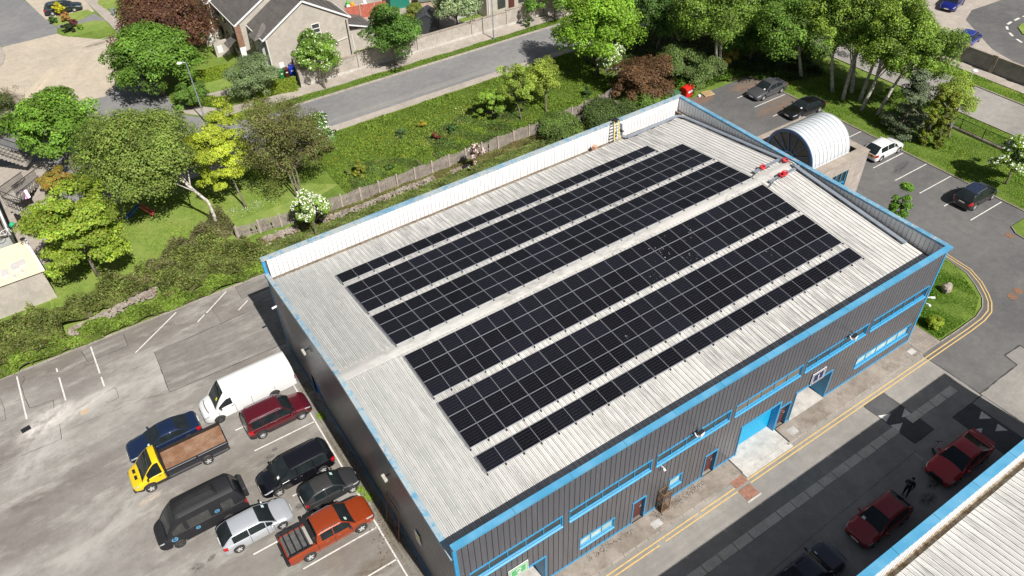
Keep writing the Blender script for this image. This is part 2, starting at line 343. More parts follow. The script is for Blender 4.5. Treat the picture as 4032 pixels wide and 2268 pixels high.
seam(ats('s5', [(0, 395), (300, 265), (585, 150), (565, 0)]), 0.03); seam(ats('s1', [(0, 1310), (60, 1285), (40, 1180), (0, 1080)]), 0.03)
seam(ats('s1', [(1620, 1030), (1400, 1080), (1000, 1230), (600, 1400)]), 0.015)
seam(ats('s1', [(1985, 170), (2030, 250), (2105, 360)]), 0.02)
seam([(37.45, -1.5), (37.45, -9)], 0.07); seam([(37.4, -5.85), (41.97, -5.79), (42.11, -4.77), (43.9, -4.84), (43.9, -6.5)], 0.09)
seam([(30.17, -2.1), (30.3, -5.9), (32.3, -5.9), (32.26, -2.07)], 0.06); seam([(34.13, -10), (34.13, -6.0), (37.4, -6.0)], 0.06)
seam([(2, -7.2), (12, -7.0), (20, -6.6), (30, -6.3)], 0.02)
struct(b.build('tar_seams', M['tar']))
# front pavement with kerb, pale slab before the roller door, paved corner
b = MB(); b.box(-2.0, 19.45, -1.28, -0.03, 0, 0.13); b.box(23.8, 37.5, -1.28, -0.03, 0, 0.13); struct(b.build('pavement', M['pave']))
b = MB()
x = -2.0
while x < 37.4:
    e = min(x + 0.9, 37.5)
    if not 17.6 < x + .45 < 19.55 and not 19.5 < x + .45 < 23.7: b.box(x, e - .012, -1.41, -1.285, 0, 0.135)
    x += 0.912
struct(b.build('kerb', M['kerb']))
b = MB(); b.box(19.6, 23.7, -1.2, 1.0, 0, 0.12); b.box(19.55, 23.75, -1.62, -1.215, 0, 0.09); b.box(25.1, 28.45, -0.1, 2.2, 0.0, 0.145); b.box(1.85, 5.2, -0.1, 2.2, 0.0, 0.145); struct(b.build('concrete_apron', M['slab']))
b = MB()
for i in range(11):
    for j in range(10): b.box(37.55 + i * .185, 37.73 + i * .185, -1.4 + j * .21, -1.2 + j * .21, 0, 0.105 + random.uniform(-.004, .004))
struct(b.build('paved_corner', ground('block_paving', (0.28, 0.24, 0.21), (0.33, 0.29, 0.25), None, 2)))
M['cover'] = ground('cover_concrete', (0.5, 0.49, 0.48), (0.38, 0.37, 0.35), None, 2)
for x0, x1, y0, y1 in ((24.3, 24.95, -1.06, -0.52), (12.4, 13.1, -1.1, -0.66), (36.7, 37.3, -1.05, -0.62)):
    o = MB().box(x0, x1, y0, y1, 0.1, 0.137).build('access_cover', M['cover'])
    tag(o, {24.3: 'pale square access cover in the pavement right of the roller door', 12.4: 'pale square access cover in the pavement before the dark door by the rusty cage', 36.7: 'pale square access cover at the right end of the front pavement'}[x0], 'access cover', 'square covers in the pavement')
# rusty drain gratings at the kerb
for x0, x1, y0, y1, la in ((18.45, 19.45, -1.8, -1.15, 'rusty steel drain grating let into the pavement edge'), (18.4, 19.4, -2.8, -2.0, 'rusty steel drain grating lying in the road beside the yellow lines')):
    b = MB(); b.box(x0, x1, y0, y1, 0.0, 0.03)
    for i in range(12):
        t = x0 + (i + .5) * (x1 - x0) / 12; b.box(t - .02, t + .02, y0 + .02, y1 - .02, .03, .045)
    for i in range(7):
        t = y0 + (i + .5) * (y1 - y0) / 7; b.box(x0 + .02, x1 - .02, t - .015, t + .015, .03, .05)
    tag(b.build('drain_grating', plain('grating_rust', (0.33, 0.17, 0.12), 0.85, var=0.3, vscale=6)), la, 'drain grating', 'rusty drain gratings by the kerb')
tag(MB().box(18.3, 19.45, -2.95, -2.84, 0, 0.06).build('concrete_strip', M['slab']), 'pale concrete strip along the road side of the rusty grating', 'concrete strip')
for (x, y), la in (((48.36, -1.61), 'rusty round manhole cover nearest the yellow lines at the corner'), ((49.29, -1.5), 'rusty round manhole cover farther from the yellow lines at the corner')):
    b = MB(); b.lathe([(0, .02), (.3, .02), (.36, .022), (.36, .0)], 20, 'z', (x, y, 0)); tag(b.build('manhole_cover', M['rust']), la, 'manhole cover', 'round manhole covers in the junction')
x, y = at('s1', 247, 1378); tag(MB().box(x - .3, x + .3, y - .22, y + .22, 0, .03, rot=.2).build('drain_grating', M['black']), 'dark gully grating in the pale patch at the left of the car park', 'drain grating')
x, y = at('r8', 2275, 890); tag(MB().box(x - .3, x + .3, y - .3, y + .3, 0, .03).build('drain_grating', M['rust']), 'small square drain cover in the right car park near the grass tip', 'drain grating')
x, y = at('s1', 807, 1210); tag(MB().box(x - .28, x + .28, y - .15, y + .15, .006, .03, rot=.1).build('cardboard', plain('cardboard', (0.5, 0.36, 0.22), 0.9)), 'flat piece of brown cardboard lying on the left car park', 'cardboard')
# kerbs of the left lot, island, right lot
def kerbline(name, pts, w=0.14, h=0.11, m=None):
    b = MB()
    for p, q in zip(pts[:-1], pts[1:]):
        p, q = Vector(p), Vector(q); n = max(1, int((q - p).length / 0.95))
        for k in range(n):
            a, c = p.lerp(q, k / n), p.lerp(q, (k + 0.97) / n)
            b.bar((a.x, a.y, h / 2 - .02), (c.x, c.y, h / 2 - .02), w, h + .04)
    return struct(b.build(name, m or M['kerb']))
kerbline('kerb', [(-45, 35.38), (1.6, 35.38), (40, 35.6)], h=0.07)
ISL = [(39.62, -1.35), (41.9, -1.38), (44.0, -1.32), (45.3, -1.0), (46.25, -0.4), (47.2, 0.8), (47.9, 2.0), (48.25, 3.9), (48.2, 8.5), (47.6, 10.2), (46, 11), (39.6, 11), (39.6, 0.72)]
b = MB().prism(ISL, 0, 0.11); struct(b.build('grass_island', M['grass'])); kerbline('kerb', ISL[:9])
RK = [(59.45, -7.0), (59.45, 16), (59.42, 36.2)]
b = MB().prism([(59.5, 3.6), (59.5, 36.2), (66.75, 36.2), (66.75, -8.0), (59.5, -8)], 0, 0.1); struct(b.build('grass_verge', M['grass'])); kerbline('kerb', [(59.42, 3.6), (59.42, 36.2)], h=0.09, m=M['pave'])
T2 = [(60.5, 3.4), (56.5, 3.35), (55.9, 2.6), (55.8, 1.8), (56.2, -4), (60.5, -9)]
b = MB().prism(T2, 0, 0.115); struct(b.build('grass_verge', M['grass'])); kerbline('kerb', T2[1:5])
# right-hand road beyond the railings
sheet('right_road', R4(70.5, 76.8, -60, 120), 0.006, M['road'])
b = MB().box(66.9, 67.15, -30, 22, 0, 0.28); struct(b.build('kerb', M['stonewall'])); kerbline('kerb', [(70.45, -20), (70.45, 60)]); kerbline('kerb', [(76.9, -20), (76.9, 60)])
b = MB().box(79.2, 80.85, -60, 70, 0, 0.09); struct(b.build('footpath', M['path']))
sheet('drive', [(81.1, -60), (140, -60), (140, 90), (81.1, 90)], 0.008, M['path'])
sheet('drive_road', [(84.0, -60), (84.0, 16), (86.6, 23.8), (88.5, 26.3), (91.7, 30.5), (95, 31.8), (100.9, 31.4), (140, 30), (140, -60)], 0.013, M['rlot'])
pi = [at('r4', 2355 + 0, 265), at('r4', 2385, 235), at('r4', 2450, 215), at('r4', 2560, 215), at('r4', 2600, 300), at('r4', 2500, 370), at('r4', 2400, 330)]
b = MB().prism(pi, 0, 0.12); struct(b.build('grass_island', M['lawn']))
b = MB()
for p, q in (((2325, 195), (2370, 172)), ((2258, 232), (2295, 208)), ((2250, 252), (2258, 282)), ((2276, 312), (2308, 345)), ((2345, 372), (2395, 405)), ((2405, 160), (2440, 150))):
    line(b, at('r4', *p), at('r4', *q), 0.28, 0.018)
struct(b.build('road_dashes', M['white_paint']))
# far road
sheet('far_road', [(-60, 54.9), (130, 54.2), (130, 60.6), (16, 61.3), (-60, 61.5)], 0.006, M['far'])
b = MB().prism([(-60, 53.6), (66, 53.4), (66, 54.4), (-60, 54.8)], 0, 0.08); struct(b.build('footpath', M['path']))
kerbline('kerb', [(14, 61.35), (60, 60.75)], w=0.3, h=0.1, m=M['path'])
b = MB().prism([(12, 64.95), (16.7, 64.9), (66, 64.0), (66, 62.3), (36, 62.5), (12, 63.1)], 0, 0.1); struct(b.build('footpath', M['path']))
# housing estate surfaces at upper left
sheet('side_road', [(-14, 61.15), (9.5, 61.15), (5.6, 64.5), (3.6, 67), (3.2, 71), (3.5, 76), (2.5, 84), (-1.0, 80.8), (-2.7, 77.0), (-5.6, 77.6), (-16, 78)], 0.0095, M['far'])
sheet('beige_road', [(-5.6, 77.55), (-2.7, 77.0), (-1.0, 79), (3.5, 85), (6.8, 92.5), (0.6, 93.9), (-3.6, 98.6), (-4.1, 99.9), (-10.6, 99.9), (-18, 96), (-18, 79)], 0.011, M['beige'])
sheet('side_road', [(-11.1, 100.3), (-10.5, 99.92), (-4.1, 99.92), (-3.6, 103), (-5.9, 115.5), (-9, 135), (-22, 135), (-14, 105)], 0.007, M['far'])
sheet('beige_bays', ats('r1', [(240, 0), (440, 190), (900, 110), (790, -20)]), 0.012, M['beige'])
G1 = ats('r1', [(445, 190), (520, 245), (590, 240), (760, 190), (890, 130), (840, 95), (700, 125)]); G2 = ats('r1', [(580, 278), (650, 355), (1048, 255), (1000, 205), (880, 205), (720, 240)])
G3 = ats('r1', [(930, 40), (1000, 85), (1135, 65), (1125, -10), (940, -10)]); G4 = ats('r1', [(1030, 110), (1170, 210), (1260, 210), (1260, 90), (1110, 95)])
for g in (G1, G2, G3, G4): struct(MB().prism(g, 0, 0.1).build('lawn', M['lawn']))
struct(MB().prism(ats('r1', [(790, -10), (1050, 240), (1180, 380), (1300, 380), (1250, 280), (1000, 80), (930, -10)]), 0, 0.07).build('footpath', M['path']))
struct(MB().prism(ats('r1', [(520, 250), (590, 285), (720, 245), (880, 210), (1010, 200), (900, 130), (760, 195)]), 0, 0.06).build('footpath', M['far']))
struct(MB().prism(ats('r1', [(-80, 620), (-80, 420), (20, 455), (48, 520), (40, 590), (0, 640)]), 0, 0.1).build('footpath', M['path']))
b = MB()
for p, q in (((720, 435), (1110, 335)), ((800, 500), (1030, 440)), ((880, 570), (990, 540)), ((960, 640), (1000, 628)), ((240, 15), (350, -10)), ((330, 72), (440, 50)), ((370, 135), (420, 125))): worn(b, at('r1', *p), at('r1', *q), 0.11, 0.024)
struct(b.build('parking_lines', M['white_paint']))
for pts in ([(480, 895), (520, 915), (570, 915), (520, 885)],): sheet('asphalt_repair', ats('r1', pts), 0.018, M['darkpatch'])
# garden lawns and front path of the estate house
struct(MB().prism(ats('r1', [(1830, 900), (1900, 890), (2170, 850), (2300, 800), (2250, 720), (2000, 720), (1870, 800)]), 0, 0.05).build('lawn', M['lawn']))
struct(MB().prism(ats('r1', [(1890, 915), (1960, 945), (2200, 905), (2200, 840), (2100, 870)]), 0, 0.09).build('footpath', M['path']))
struct(MB().prism(ats('r1', [(1690, 960), (1750, 1080), (1960, 1110), (2200, 1090), (2415, 1010), (2415, 960), (2100, 1040), (1780, 1000), (1740, 960)]), 0, 0.08).build('footpath', M['path']))
struct(MB().prism([(-14.5, 35.5), (-14.0, 47.5), (-13.2, 52), (1.5, 52.6), (12, 44), (3.0, 41.2), (-2, 40.5), (-9, 39.8)], 0, 0.04).build('lawn', M['lawn']))
# ================================================================== MAIN BUILDING
def sheetmetal(name, base, dirt, streak, amount=0.6, left=None, spec=0.4, dirtscale=1.0):
    m, nt, b = newmat(name)
    v = coords(nt, streak); v0 = coords(nt)
    n = noise(nt, v, 1.0 * dirtscale, 8, 0.7); f = ramp(nt, n, [(0.42, 0.0), (0.62, amount)])
    n2 = noise(nt, v0, 0.16, 4, 0.6); f2 = ramp(nt, n2, [(0.38, 0.2), (0.56, 1.0)])
    c = mixc(nt, mixc(nt, 1.0, f, f2, 'MULTIPLY'), tuple(base), tuple(dirt))
    if left:
        s = nt.nodes.new('ShaderNodeSeparateXYZ'); nt.links.new(v0, s.inputs[0])
        mr = N(nt, 'ShaderNodeMapRange'); mr.inputs[1].default_value = left[1]; mr.inputs[2].default_value = left[2]; mr.inputs[3].default_value = 1; mr.inputs[4].default_value = 0
        nt.links.new(s.outputs[0], mr.inputs[0]); nl = noise(nt, v, 0.6, 6, 0.7)
        fl = mixc(nt, 1.0, mr.outputs[0], ramp(nt, nl, [(0.3, 0.35), (0.6, 1.0)]), 'MULTIPLY')
        c = mixc(nt, fl, c, tuple(left[0]))
    n3 = noise(nt, v0, 9, 4, 0.8); c = mixc(nt, ramp(nt, n3, [(0.66, 0.0), (0.74, 0.55)]), c, tuple(dirt))
    nt.links.new(c, b.inputs['Base Color']); b.inputs['Roughness'].default_value = 0.55; b.inputs['Specular IOR Level'].default_value = spec
    return m
M['roof'] = sheetmetal('roof_sheet', (0.66, 0.645, 0.615), (0.2, 0.2, 0.19), (4.5, 0.35, 1), 0.85, ((0.37, 0.385, 0.38), 1.5, 6.5))
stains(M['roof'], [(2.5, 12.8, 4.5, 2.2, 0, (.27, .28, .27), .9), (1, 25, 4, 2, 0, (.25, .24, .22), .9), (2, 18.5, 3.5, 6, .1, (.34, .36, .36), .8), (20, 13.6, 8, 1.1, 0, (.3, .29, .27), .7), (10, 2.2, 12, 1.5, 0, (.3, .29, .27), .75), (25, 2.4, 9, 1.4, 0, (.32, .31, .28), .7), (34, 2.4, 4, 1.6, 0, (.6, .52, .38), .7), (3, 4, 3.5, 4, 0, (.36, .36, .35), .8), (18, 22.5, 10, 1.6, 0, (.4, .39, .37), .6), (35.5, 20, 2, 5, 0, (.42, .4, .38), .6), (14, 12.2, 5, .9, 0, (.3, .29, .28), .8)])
M['ribdirt'] = plain('rib_dirt', (0.27, 0.26, 0.24), .8, var=.4, vscale=2)  # darker tone on the rib flanks and the narrow strip beside them
M['ribtop'] = plain('rib_top', (0.72, 0.71, 0.68), .5, var=.12, vscale=4)
M['ridge'] = sheetmetal('ridge_cap', (0.55, 0.535, 0.505), (0.32, 0.31, 0.29), (1.2, 3, 1), 0.8, ((0.42, 0.41, 0.39), 0.5, 3.5), dirtscale=1.3)
stains(M['ridge'], [(1.5, 12.8, 3.5, 1, 0, (.28, .27, .25), .9), (11, 12.9, 4, .8, 0, (.36, .35, .33), .8), (20, 13.1, 3, .6, 0, (.33, .32, .3), .9), (27, 12.8, 3, .5, 0, (.4, .38, .36), .7)])
M['liner'] = sheetmetal('parapet_liner', (0.82, 0.82, 0.82), (0.6, 0.6, 0.6), (2, 2, 0.4), 0.3)
M['gutter'] = ground('gutter_dirt', (0.13, 0.1, 0.075), (0.2, 0.165, 0.13), (0.34, 0.29, 0.22), 1.2, stain=0.7)
def wallmat(name, base):
    m, nt, b = newmat(name); v = coords(nt)
    n = noise(nt, coords(nt, (3, 3, 0.3)), 1.0, 6, 0.7)
    c = mixc(nt, 1.0, tuple(base), ramp(nt, n, [(0.3, 0.85), (0.7, 1.15)]), 'MULTIPLY')
    vo = N(nt, 'ShaderNodeTexVoronoi', feature='F1'); vo.inputs['Scale'].default_value = 2.6; nt.links.new(v, vo.inputs['Vector'])
    c = mixc(nt, ramp(nt, vo.outputs['Distance'], [(0.05, 0.8), (0.075, 0.0)]), c, (0.55, 0.55, 0.55))
    nt.links.new(c, b.inputs['Base Color']); b.inputs['Roughness'].default_value = 0.32; b.inputs['Specular IOR Level'].default_value = 0.7; b.inputs['Metallic'].default_value = 0.25
    return m
M['wall'] = wallmat('grey_cladding', (0.145, 0.147, 0.165))
M['groove'] = plain('groove', (0.06, 0.058, 0.06), 0.6)
M['lgroove'] = plain('light_groove', (0.42, 0.42, 0.43), 0.6)
def copingmat(name, amt):
    m, nt, b = newmat(name); v = coords(nt)
    n = noise(nt, v, 2.6, 9, 0.8); n2 = noise(nt, v, 0.3, 3, 0.5)
    f = mixc(nt, 1.0, ramp(nt, n, [(0.62 - amt * 0.19, 0.0), (0.67 - amt * 0.17, 0.9)]), ramp(nt, n2, [(0.36, 0.45), (0.5, 1.0)]), 'MULTIPLY')
    c0 = ramp(nt, noise(nt, v, 0.7, 3), [(0.4, (0.07, 0.30, 0.50) if amt < .3 else (0.09, 0.27, 0.43)), (0.6, (0.12, 0.36, 0.56) if amt < .3 else (0.17, 0.37, 0.52))])
    c = mixc(nt, f, c0, (0.42, 0.44, 0.43)); nt.links.new(c, b.inputs['Base Color']); b.inputs['Roughness'].default_value = 0.5
    return m
M['cop_clean'] = copingmat('coping_blue', 0.0); M['cop_worn'] = copingmat('coping_worn', 1.0); M['cop_mid'] = copingmat('coping_mid', 0.55)

def ribwall(b, u0, u1, z0, z1, pt, holes=(), pitch=1 / 3., gap=0.045, depth=0.03, topf=None, mg=1):
    """upright ribbed sheet; pt(u, d, z) gives the point, d = set-back; grooves at every pitch; holes (u0,u1,z0,z1)"""
    U = []; n = int(round((u1 - u0) / pitch)); p = (u1 - u0) / n
    for i in range(n):
        a = u0 + i * p; U += [(a, 0), (a + p - gap, 0), (a + p - gap * 0.72, depth), (a + p - gap * 0.28, depth), (a + p, 0)]
    cuts = sorted({h[k] for h in holes for k in (0, 1)}); P = []
    for (a, da), (c, dc) in zip(U[:-1], U[1:]):
        if c - a < 1e-6: continue
        xs = [a] + [q for q in cuts if a + 1e-4 < q < c - 1e-4] + [c]
        for s, e in zip(xs[:-1], xs[1:]):
            ds = da + (dc - da) * (s - a) / (c - a); de = da + (dc - da) * (e - a) / (c - a)
            P.append((s, e, ds, de, mg if da > 0 or dc > 0 else 0))
    for s, e, ds, de, mm in P:
        mid = (s + e) / 2; t0 = topf(s) if topf else z1; t1 = topf(e) if topf else z1
        hs = sorted([h for h in holes if h[0] < mid < h[1]], key=lambda h: h[2]); z = z0
        for h in hs:
            if h[2] > z + 1e-4: b.quad(pt(s, ds, z), pt(e, de, z), pt(e, de, h[2]), pt(s, ds, h[2]), mm)
            z = h[3]
        b.quad(pt(s, ds, z), pt(e, de, z), pt(e, de, t1), pt(s, ds, t0), mm)

FRONTPT = lambda u, d, z: (u, d, z)
strips = [('W1', .72, 6.33), ('W2', 6.85, 12.48), ('W3', 12.95, 18.57), ('W4', 19.08, 24.72), ('W5', 25.17, 30.94), ('W6', 31.44, 37.21)]
wins = [(a, c, 4.88, 5.74, 5, 'wglass' if n != 'W4' else 'tanglass', None) for n, a, c in strips]
wins += [(7.66, 10.07, 1.25, 2.1, 3, 'frost', None), (14.33, 15.25, 1.42, 2.24, 1, 'frost', None), (31.25, 37.0, 1.35, 2.2, 5, 'frost', None)]
doors = [(11.52, 12.4), (17.23, 18.15), (23.72, 24.64)]
holes = [(w_[0], w_[1], w_[2], w_[3]) for w_ in wins] + [(d[0], d[1], 0.13, 2.24) for d in doors] + [(20.14, 23.53, 0.12, 2.9), (25.08, 28.45, 0.14, 2.84), (1.83, 5.22, 0.14, 2.74)]
bld = thing('warehouse', 'long grey clad industrial unit with blue trim and rows of solar panels on its roof', 'warehouse')
b = MB()
ribwall(b, 0.14, L - 0.14, 0.13, 8.8, FRONTPT, holes)
ribwall(b, 0.14, Wd - 0.14, 0.0, 8, lambda u, d, z: (d, u, z), [(19.2, 20.7, -1, 2.05)], pitch=0.2, gap=0.08, depth=0.035, topf=lambda y: roofz(y) - 0.02, mg=0)
ribwall(b, 0.14, Wd - 0.14, 0.0, 8.9, lambda u, d, z: (L - d, u, z)); ribwall(b, 0.14, L - 0.14, 0.0, 8.9, lambda u, d, z: (u, Wd - d, z))
b.build('wall', [M['wall'], M['groove']], bld)
# roof: two ribbed slopes
def ribroof(b, x0, x1, ya, yb, zf, pitch=1 / 3., h=0.04, m=0):
    n = int(round((x1 - x0) / pitch)); p = (x1 - x0) / n; X = []
    for i in range(n): a = x0 + i * p; X += [(a, 0), (a + .02, h), (a + .055, h), (a + .075, 0), (a + .115, 0), (a + p * .55, 0), (a + p * .6, .008), (a + p * .66, 0)]
    X.append((x1, 0))
    for (a, ha), (c, hc) in zip(X[:-1], X[1:]):
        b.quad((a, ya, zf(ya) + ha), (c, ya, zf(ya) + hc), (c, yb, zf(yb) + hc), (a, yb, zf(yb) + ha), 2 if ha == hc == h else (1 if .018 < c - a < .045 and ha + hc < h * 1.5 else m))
b = MB(); ribroof(b, 0.12, L - 0.45, 0.25, Wd / 2, roofz); ribroof(b, 0.12, L - 0.45, Wd / 2, 24.55, roofz)
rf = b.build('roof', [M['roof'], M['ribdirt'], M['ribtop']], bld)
b = MB(); y0 = Wd / 2
for s in (-1, 1):
    P = [(y0, HR + .065), (y0 + s * .12, HR + .055), (y0 + s * .38, roofz(y0 + .38) + .05), (y0 + s * .40, roofz(y0 + .40) + .0)]
    for (a, za), (c, zc) in zip(P[:-1], P[1:]):
        q = [(0.0, a, za), (L - .3, a, za), (L - .3, c, zc), (0.0, c, zc)]; b.poly(q if s < 0 else q[::-1])
    for i in range(112):   # toothed edge over the sheet ribs
        x = .14 + i / 3.; b.box(x + .08, x + .3, y0 + s * .52 - .09, y0 + s * .52 + .09, roofz(y0 + .5) + .0, roofz(y0 + .5) + .03)
b.build('ridge_cap', M['ridge'], rf)
# gutters behind the parapets
b = MB(); b.box(0.1, L - .1, 24.5, Wd - .12, 7.2, 7.3); b.box(L - .5, L - .12, .12, Wd - .12, 7.6, 7.72)
b.build('gutter', M['gutter'], rf)
# parapet liners (inner faces), seams every third of a metre
b = MB()
ribwall(b, 0.3, L - .16, 7.3, 8.95, lambda u, d, z: (u, Wd - .2 + d, z), gap=0.035, depth=0.03)
ribwall(b, 0.3, L - .16, 7.3, 8.95, lambda u, d, z: (u, .18 - d, z), gap=0.035, depth=0.03)
ribwall(b, 0.2, Wd - .2, 7.7, 8.95, lambda u, d, z: (L - .2 + d, u, z), gap=0.035, depth=0.03)
b.quad((.3, Wd - .2, 7.3), (.3, Wd, 7.3), (.3, Wd, 9), (.3, Wd - .2, 9)); b.quad((.3, 0, 7.3), (.3, .18, 7.3), (.3, .18, 9), (.3, 0, 9))
b.build('parapet_liner', [M['liner'], M['lgroove']], bld)
# copings: pieces about 3 m with joints
def coping(name, mat_, along, a0, a1, c0, c1, z=HP, ht=0.1, mir=0):
    b = MB(); n = int((a1 - a0) / 3.3); w_ = (a1 - a0) / n
    for i in range(n):
        s, e = a0 + i * w_ + (.008 if i else 0), a0 + (i + 1) * w_ - (.008 if i < n - 1 else 0); dz = random.uniform(-.006, .006)
        if along == 'x': b.box(s, e, c0, c1, z - ht, z + dz)
        else: b.box(c0, c1, s, e, z - ht, z + dz)
    return b.build(name, mat_, bld)
coping('coping', M['cop_clean'], 'x', -0.04, L + .1, -0.19, 0.16, ht=.17)
coping('coping', M['cop_worn'], 'x', -0.04, L + .1, Wd - .24, Wd + .12, ht=.14)
coping('coping', M['cop_mid'], 'y', .18, Wd - .25, L - .24, L + .12, ht=.16)
b = MB()
for s in (0, 1):
    n = 5
    for i in range(n):
        ya, yb = (y0 * i / n, y0 * (i + 1) / n) if s == 0 else (y0 + y0 * i / n, y0 + y0 * (i + 1) / n)
        if s == 0 and i == 0: ya = .1
        z1, z2 = roofz(ya) + .02, roofz(yb) + .02
        for x0, x1, ya_, yb_, t in ((-.1, .2, ya, yb - .01, .06),):
            b.quad((x0, ya_, z1 + t), (x1, ya_, z1 + t), (x1, yb_, z2 + t), (x0, yb_, z2 + t)); b.quad((x0, yb_, z2 + t), (x0, yb_, z2 - .22), (x0, ya_, z1 - .22), (x0, ya_, z1 + t)); b.quad((x1, ya_, z1 + t), (x1, ya_, z1 - .05), (x1, yb_, z2 - .05), (x1, yb_, z2 + t))
b.build('verge_trim', M['cop_worn'], bld)
# corner posts, base flashing
b = MB()
for x, y in ((0, 0), (L, 0), (L, Wd), (0, Wd)):
    sx = .17 if x == 0 else -.17; sy = .17 if y == 0 else -.17
    MB().box(min(x - .025 * np.sign(sx), x + sx), max(x - .025 * np.sign(sx), x + sx), min(y - .025 * np.sign(sy), y + sy), max(y - .025 * np.sign(sy), y + sy), 0, 8.9 if y else 8.85).build('corner_post', M['blue'], bld)
b = MB(); edges = [0.16] + sorted([v for d in [(11.52, 12.4), (17.23, 18.15), (20.14, 23.53), (23.72, 24.64), (25.08, 28.45), (1.83, 5.22)] for v in d]) + [L - .16]
for a, c in zip(edges[::2], edges[1::2]):
    MB().box(a, c, -.035, -.003, .135, .23).build('base_flashing', M['blue'], bld)
MB().box(-.035, -.003, .2, 19.1, .0, .14).build('base_flashing', M['blue'], bld); MB().box(-.035, -.003, 20.8, Wd - .2, .0, .14).build('base_flashing', M['blue'], bld)
# windows
for x0, x1, z0, z1, n, gm, _ in wins:
    b = MB(); t = .045
    b.box(x0 - .05, x1 + .05, -.045, -.004, z1 - .01, z1 + .055)
    for i in range(int((x1 - x0) / .333) + 1): b.box(x0 + i * .333 - .02, min(x1, x0 + i * .333 + .12), -.06, -.046, z1 + .01, z1 + .05)
    b.box(x0 - .045, x0, -.03, .2, z0 - .03, z1); b.box(x1, x1 + .045, -.03, .2, z0 - .03, z1)
    b.box(x0, x1, .07, .12, z1 - t, z1 - .012); b.box(x0, x1, .07, .12, z0, z0 + t)
    for i in range(n + 1):
        x = x0 + (x1 - x0) * i / n; x = min(max(x, x0 + t / 2), x1 - t / 2); b.box(x - t / 2, x + t / 2, .06, .115, z0 + t, z1 - t)
    wo_ = b.build('window', M['blue'], bld)
    b = MB(); b.quad((x0 - .05, -.09, z0 - .1), (x1 + .05, -.09, z0 - .1), (x1 + .05, .1, z0 + .0), (x0 - .05, .1, z0 + .0)); b.box(x0 - .05, x1 + .05, -.09, -.07, z0 - .14, z0 - .102)
    b.build('sill', M['blue'], wo_)
    b = MB()
    for i in range(n):
        a, c = x0 + (x1 - x0) * i / n, x0 + (x1 - x0) * (i + 1) / n
        b.quad((a, .1, z0 + .01), (c, .1, z0 + .01), (c, .1, z1 - .02), (a, .1, z1 - .02))
    b.quad((x0, .01, z1 - .003), (x1, .01, z1 - .003), (x1, .1, z1 - .003), (x0, .1, z1 - .003))
    b.build('glass', M[gm], wo_)
# papers and boxes seen behind the first-floor glass
M['paper'] = plain('paper', (0.72, 0.74, 0.66), 0.7)
# doors
M['doorred'] = plain('brown_door_paint', (0.11, 0.035, 0.03), 0.5)
for x0, x1 in doors:
    b = MB(); b.box(x0, x1, .2, .24, .13, 2.24); do = b.build('door', M['doorred'], bld)
    b = MB(); b.box(x0 - .07, x0, -.05, .2, .13, 2.26); b.box(x1, x1 + .07, -.05, .2, .13, 2.26); b.box(x0 - .07, x1 + .07, -.05, .2, 2.262, 2.33); b.build('frame', M['blue'], do)
    b = MB(); b.tube([(x1 - .1, .2, 1.25), (x1 - .1, .13, 1.25), (x1 - .24, .13, 1.2)], .02, 6); b.build('handle', M['alu'], do)
b = MB(); 
for i in range(28): z = .14 + i * .1; b.box(20.14, 23.53, .42 + (.012 if i % 2 else 0), .46, z, z + .098)
do = b.build('roller_door', plain('roller_blue', (0.01, 0.36, 0.62), 0.4, var=.05), bld)
b = MB(); b.box(20.05, 20.14, -.05, .42, .12, 2.95); b.box(23.53, 23.66, -.05, .42, .12, 2.95); b.box(20.05, 23.66, -.05, .42, 2.952, 3.04); b.build('frame', M['blue'], do)
for k, (x0, x1, zt) in enumerate(((25.08, 28.45, 2.84), (1.83, 5.22, 2.74))):
    b = MB(); b.box(x0 - .08, x0, -.05, 1.4, .14, zt); b.box(x1, x1 + .08, -.05, 1.4, .14, zt); b.box(x0 - .08, x1 + .08, -.05, .12, zt + .002, zt + .07)
    fr = b.build('loading_entrance', M['blue'], bld)
    b = MB(); b.box(x0, x1, 2.2, 2.3, .1, zt + .3); b.box(x0 - .3, x1 + .3, .12, 2.3, zt + .3, zt + .4); b.build('dark_interior', M['dark'], fr)
b = MB(); b.box(.1, .16, 19.2, 20.7, 0, 2.05); do = b.build('side_door', plain('side_door_blue', (0.01, 0.12, 0.42), 0.5), bld)
# ---- signs 1 and 2
def digit_mesh(b, ch, x, z, h, y, m=0):
    w_ = h * .16
    if ch == '1':
        b.box(x - w_ / 2, x + w_ / 2, y, y + .01, z, z + h, m); b.quad((x - h * .28, y, z + h * .7), (x - w_ / 2, y, z + h * .78), (x + w_ / 2, y, z + h), (x - h * .1, y, z + h), m)
    else:
        pts = [(-.3, .72), (-.28, .88), (-.12, 1), (.12, 1), (.29, .86), (.28, .68), (.12, .46), (-.3, .08), (.32, .08)]
        P = [(x + px_ * h, y + .005, z + pz * h) for px_, pz in pts]
        for p, q in zip(P[:-1], P[1:]): b.bar(p, q, w_, .01, m, up=(0, 1, 0))
def sign(name, label, x0, x1, z0, z1, cols, ch):
    r = thing(name, label, 'sign', ((x0 + x1) / 2, -.04, z0), 0, 'numbered signs over the loading entrances')
    ox, oz = (x0 + x1) / 2, z0; X0, X1, Z1 = x0 - ox, x1 - ox, z1 - z0
    MB().box(X0, X1, -.03, 0, 0, Z1).build('board', cols[0], r)
    b = MB(); 
    for t, mm in ((.05, 1), (.12, 0), (.17, 1)): y = -.034 - t * .02; b.quad((X0 + t, y, t), (X1 - t, y, t), (X1 - t, y, Z1 - t), (X0 + t, y, Z1 - t), mm)
    b.build('border', [cols[0], cols[1]], r)
    b = MB(); digit_mesh(b, ch, 0, Z1 * .27, Z1 * .46, -.06); b.build('number', cols[0], r)
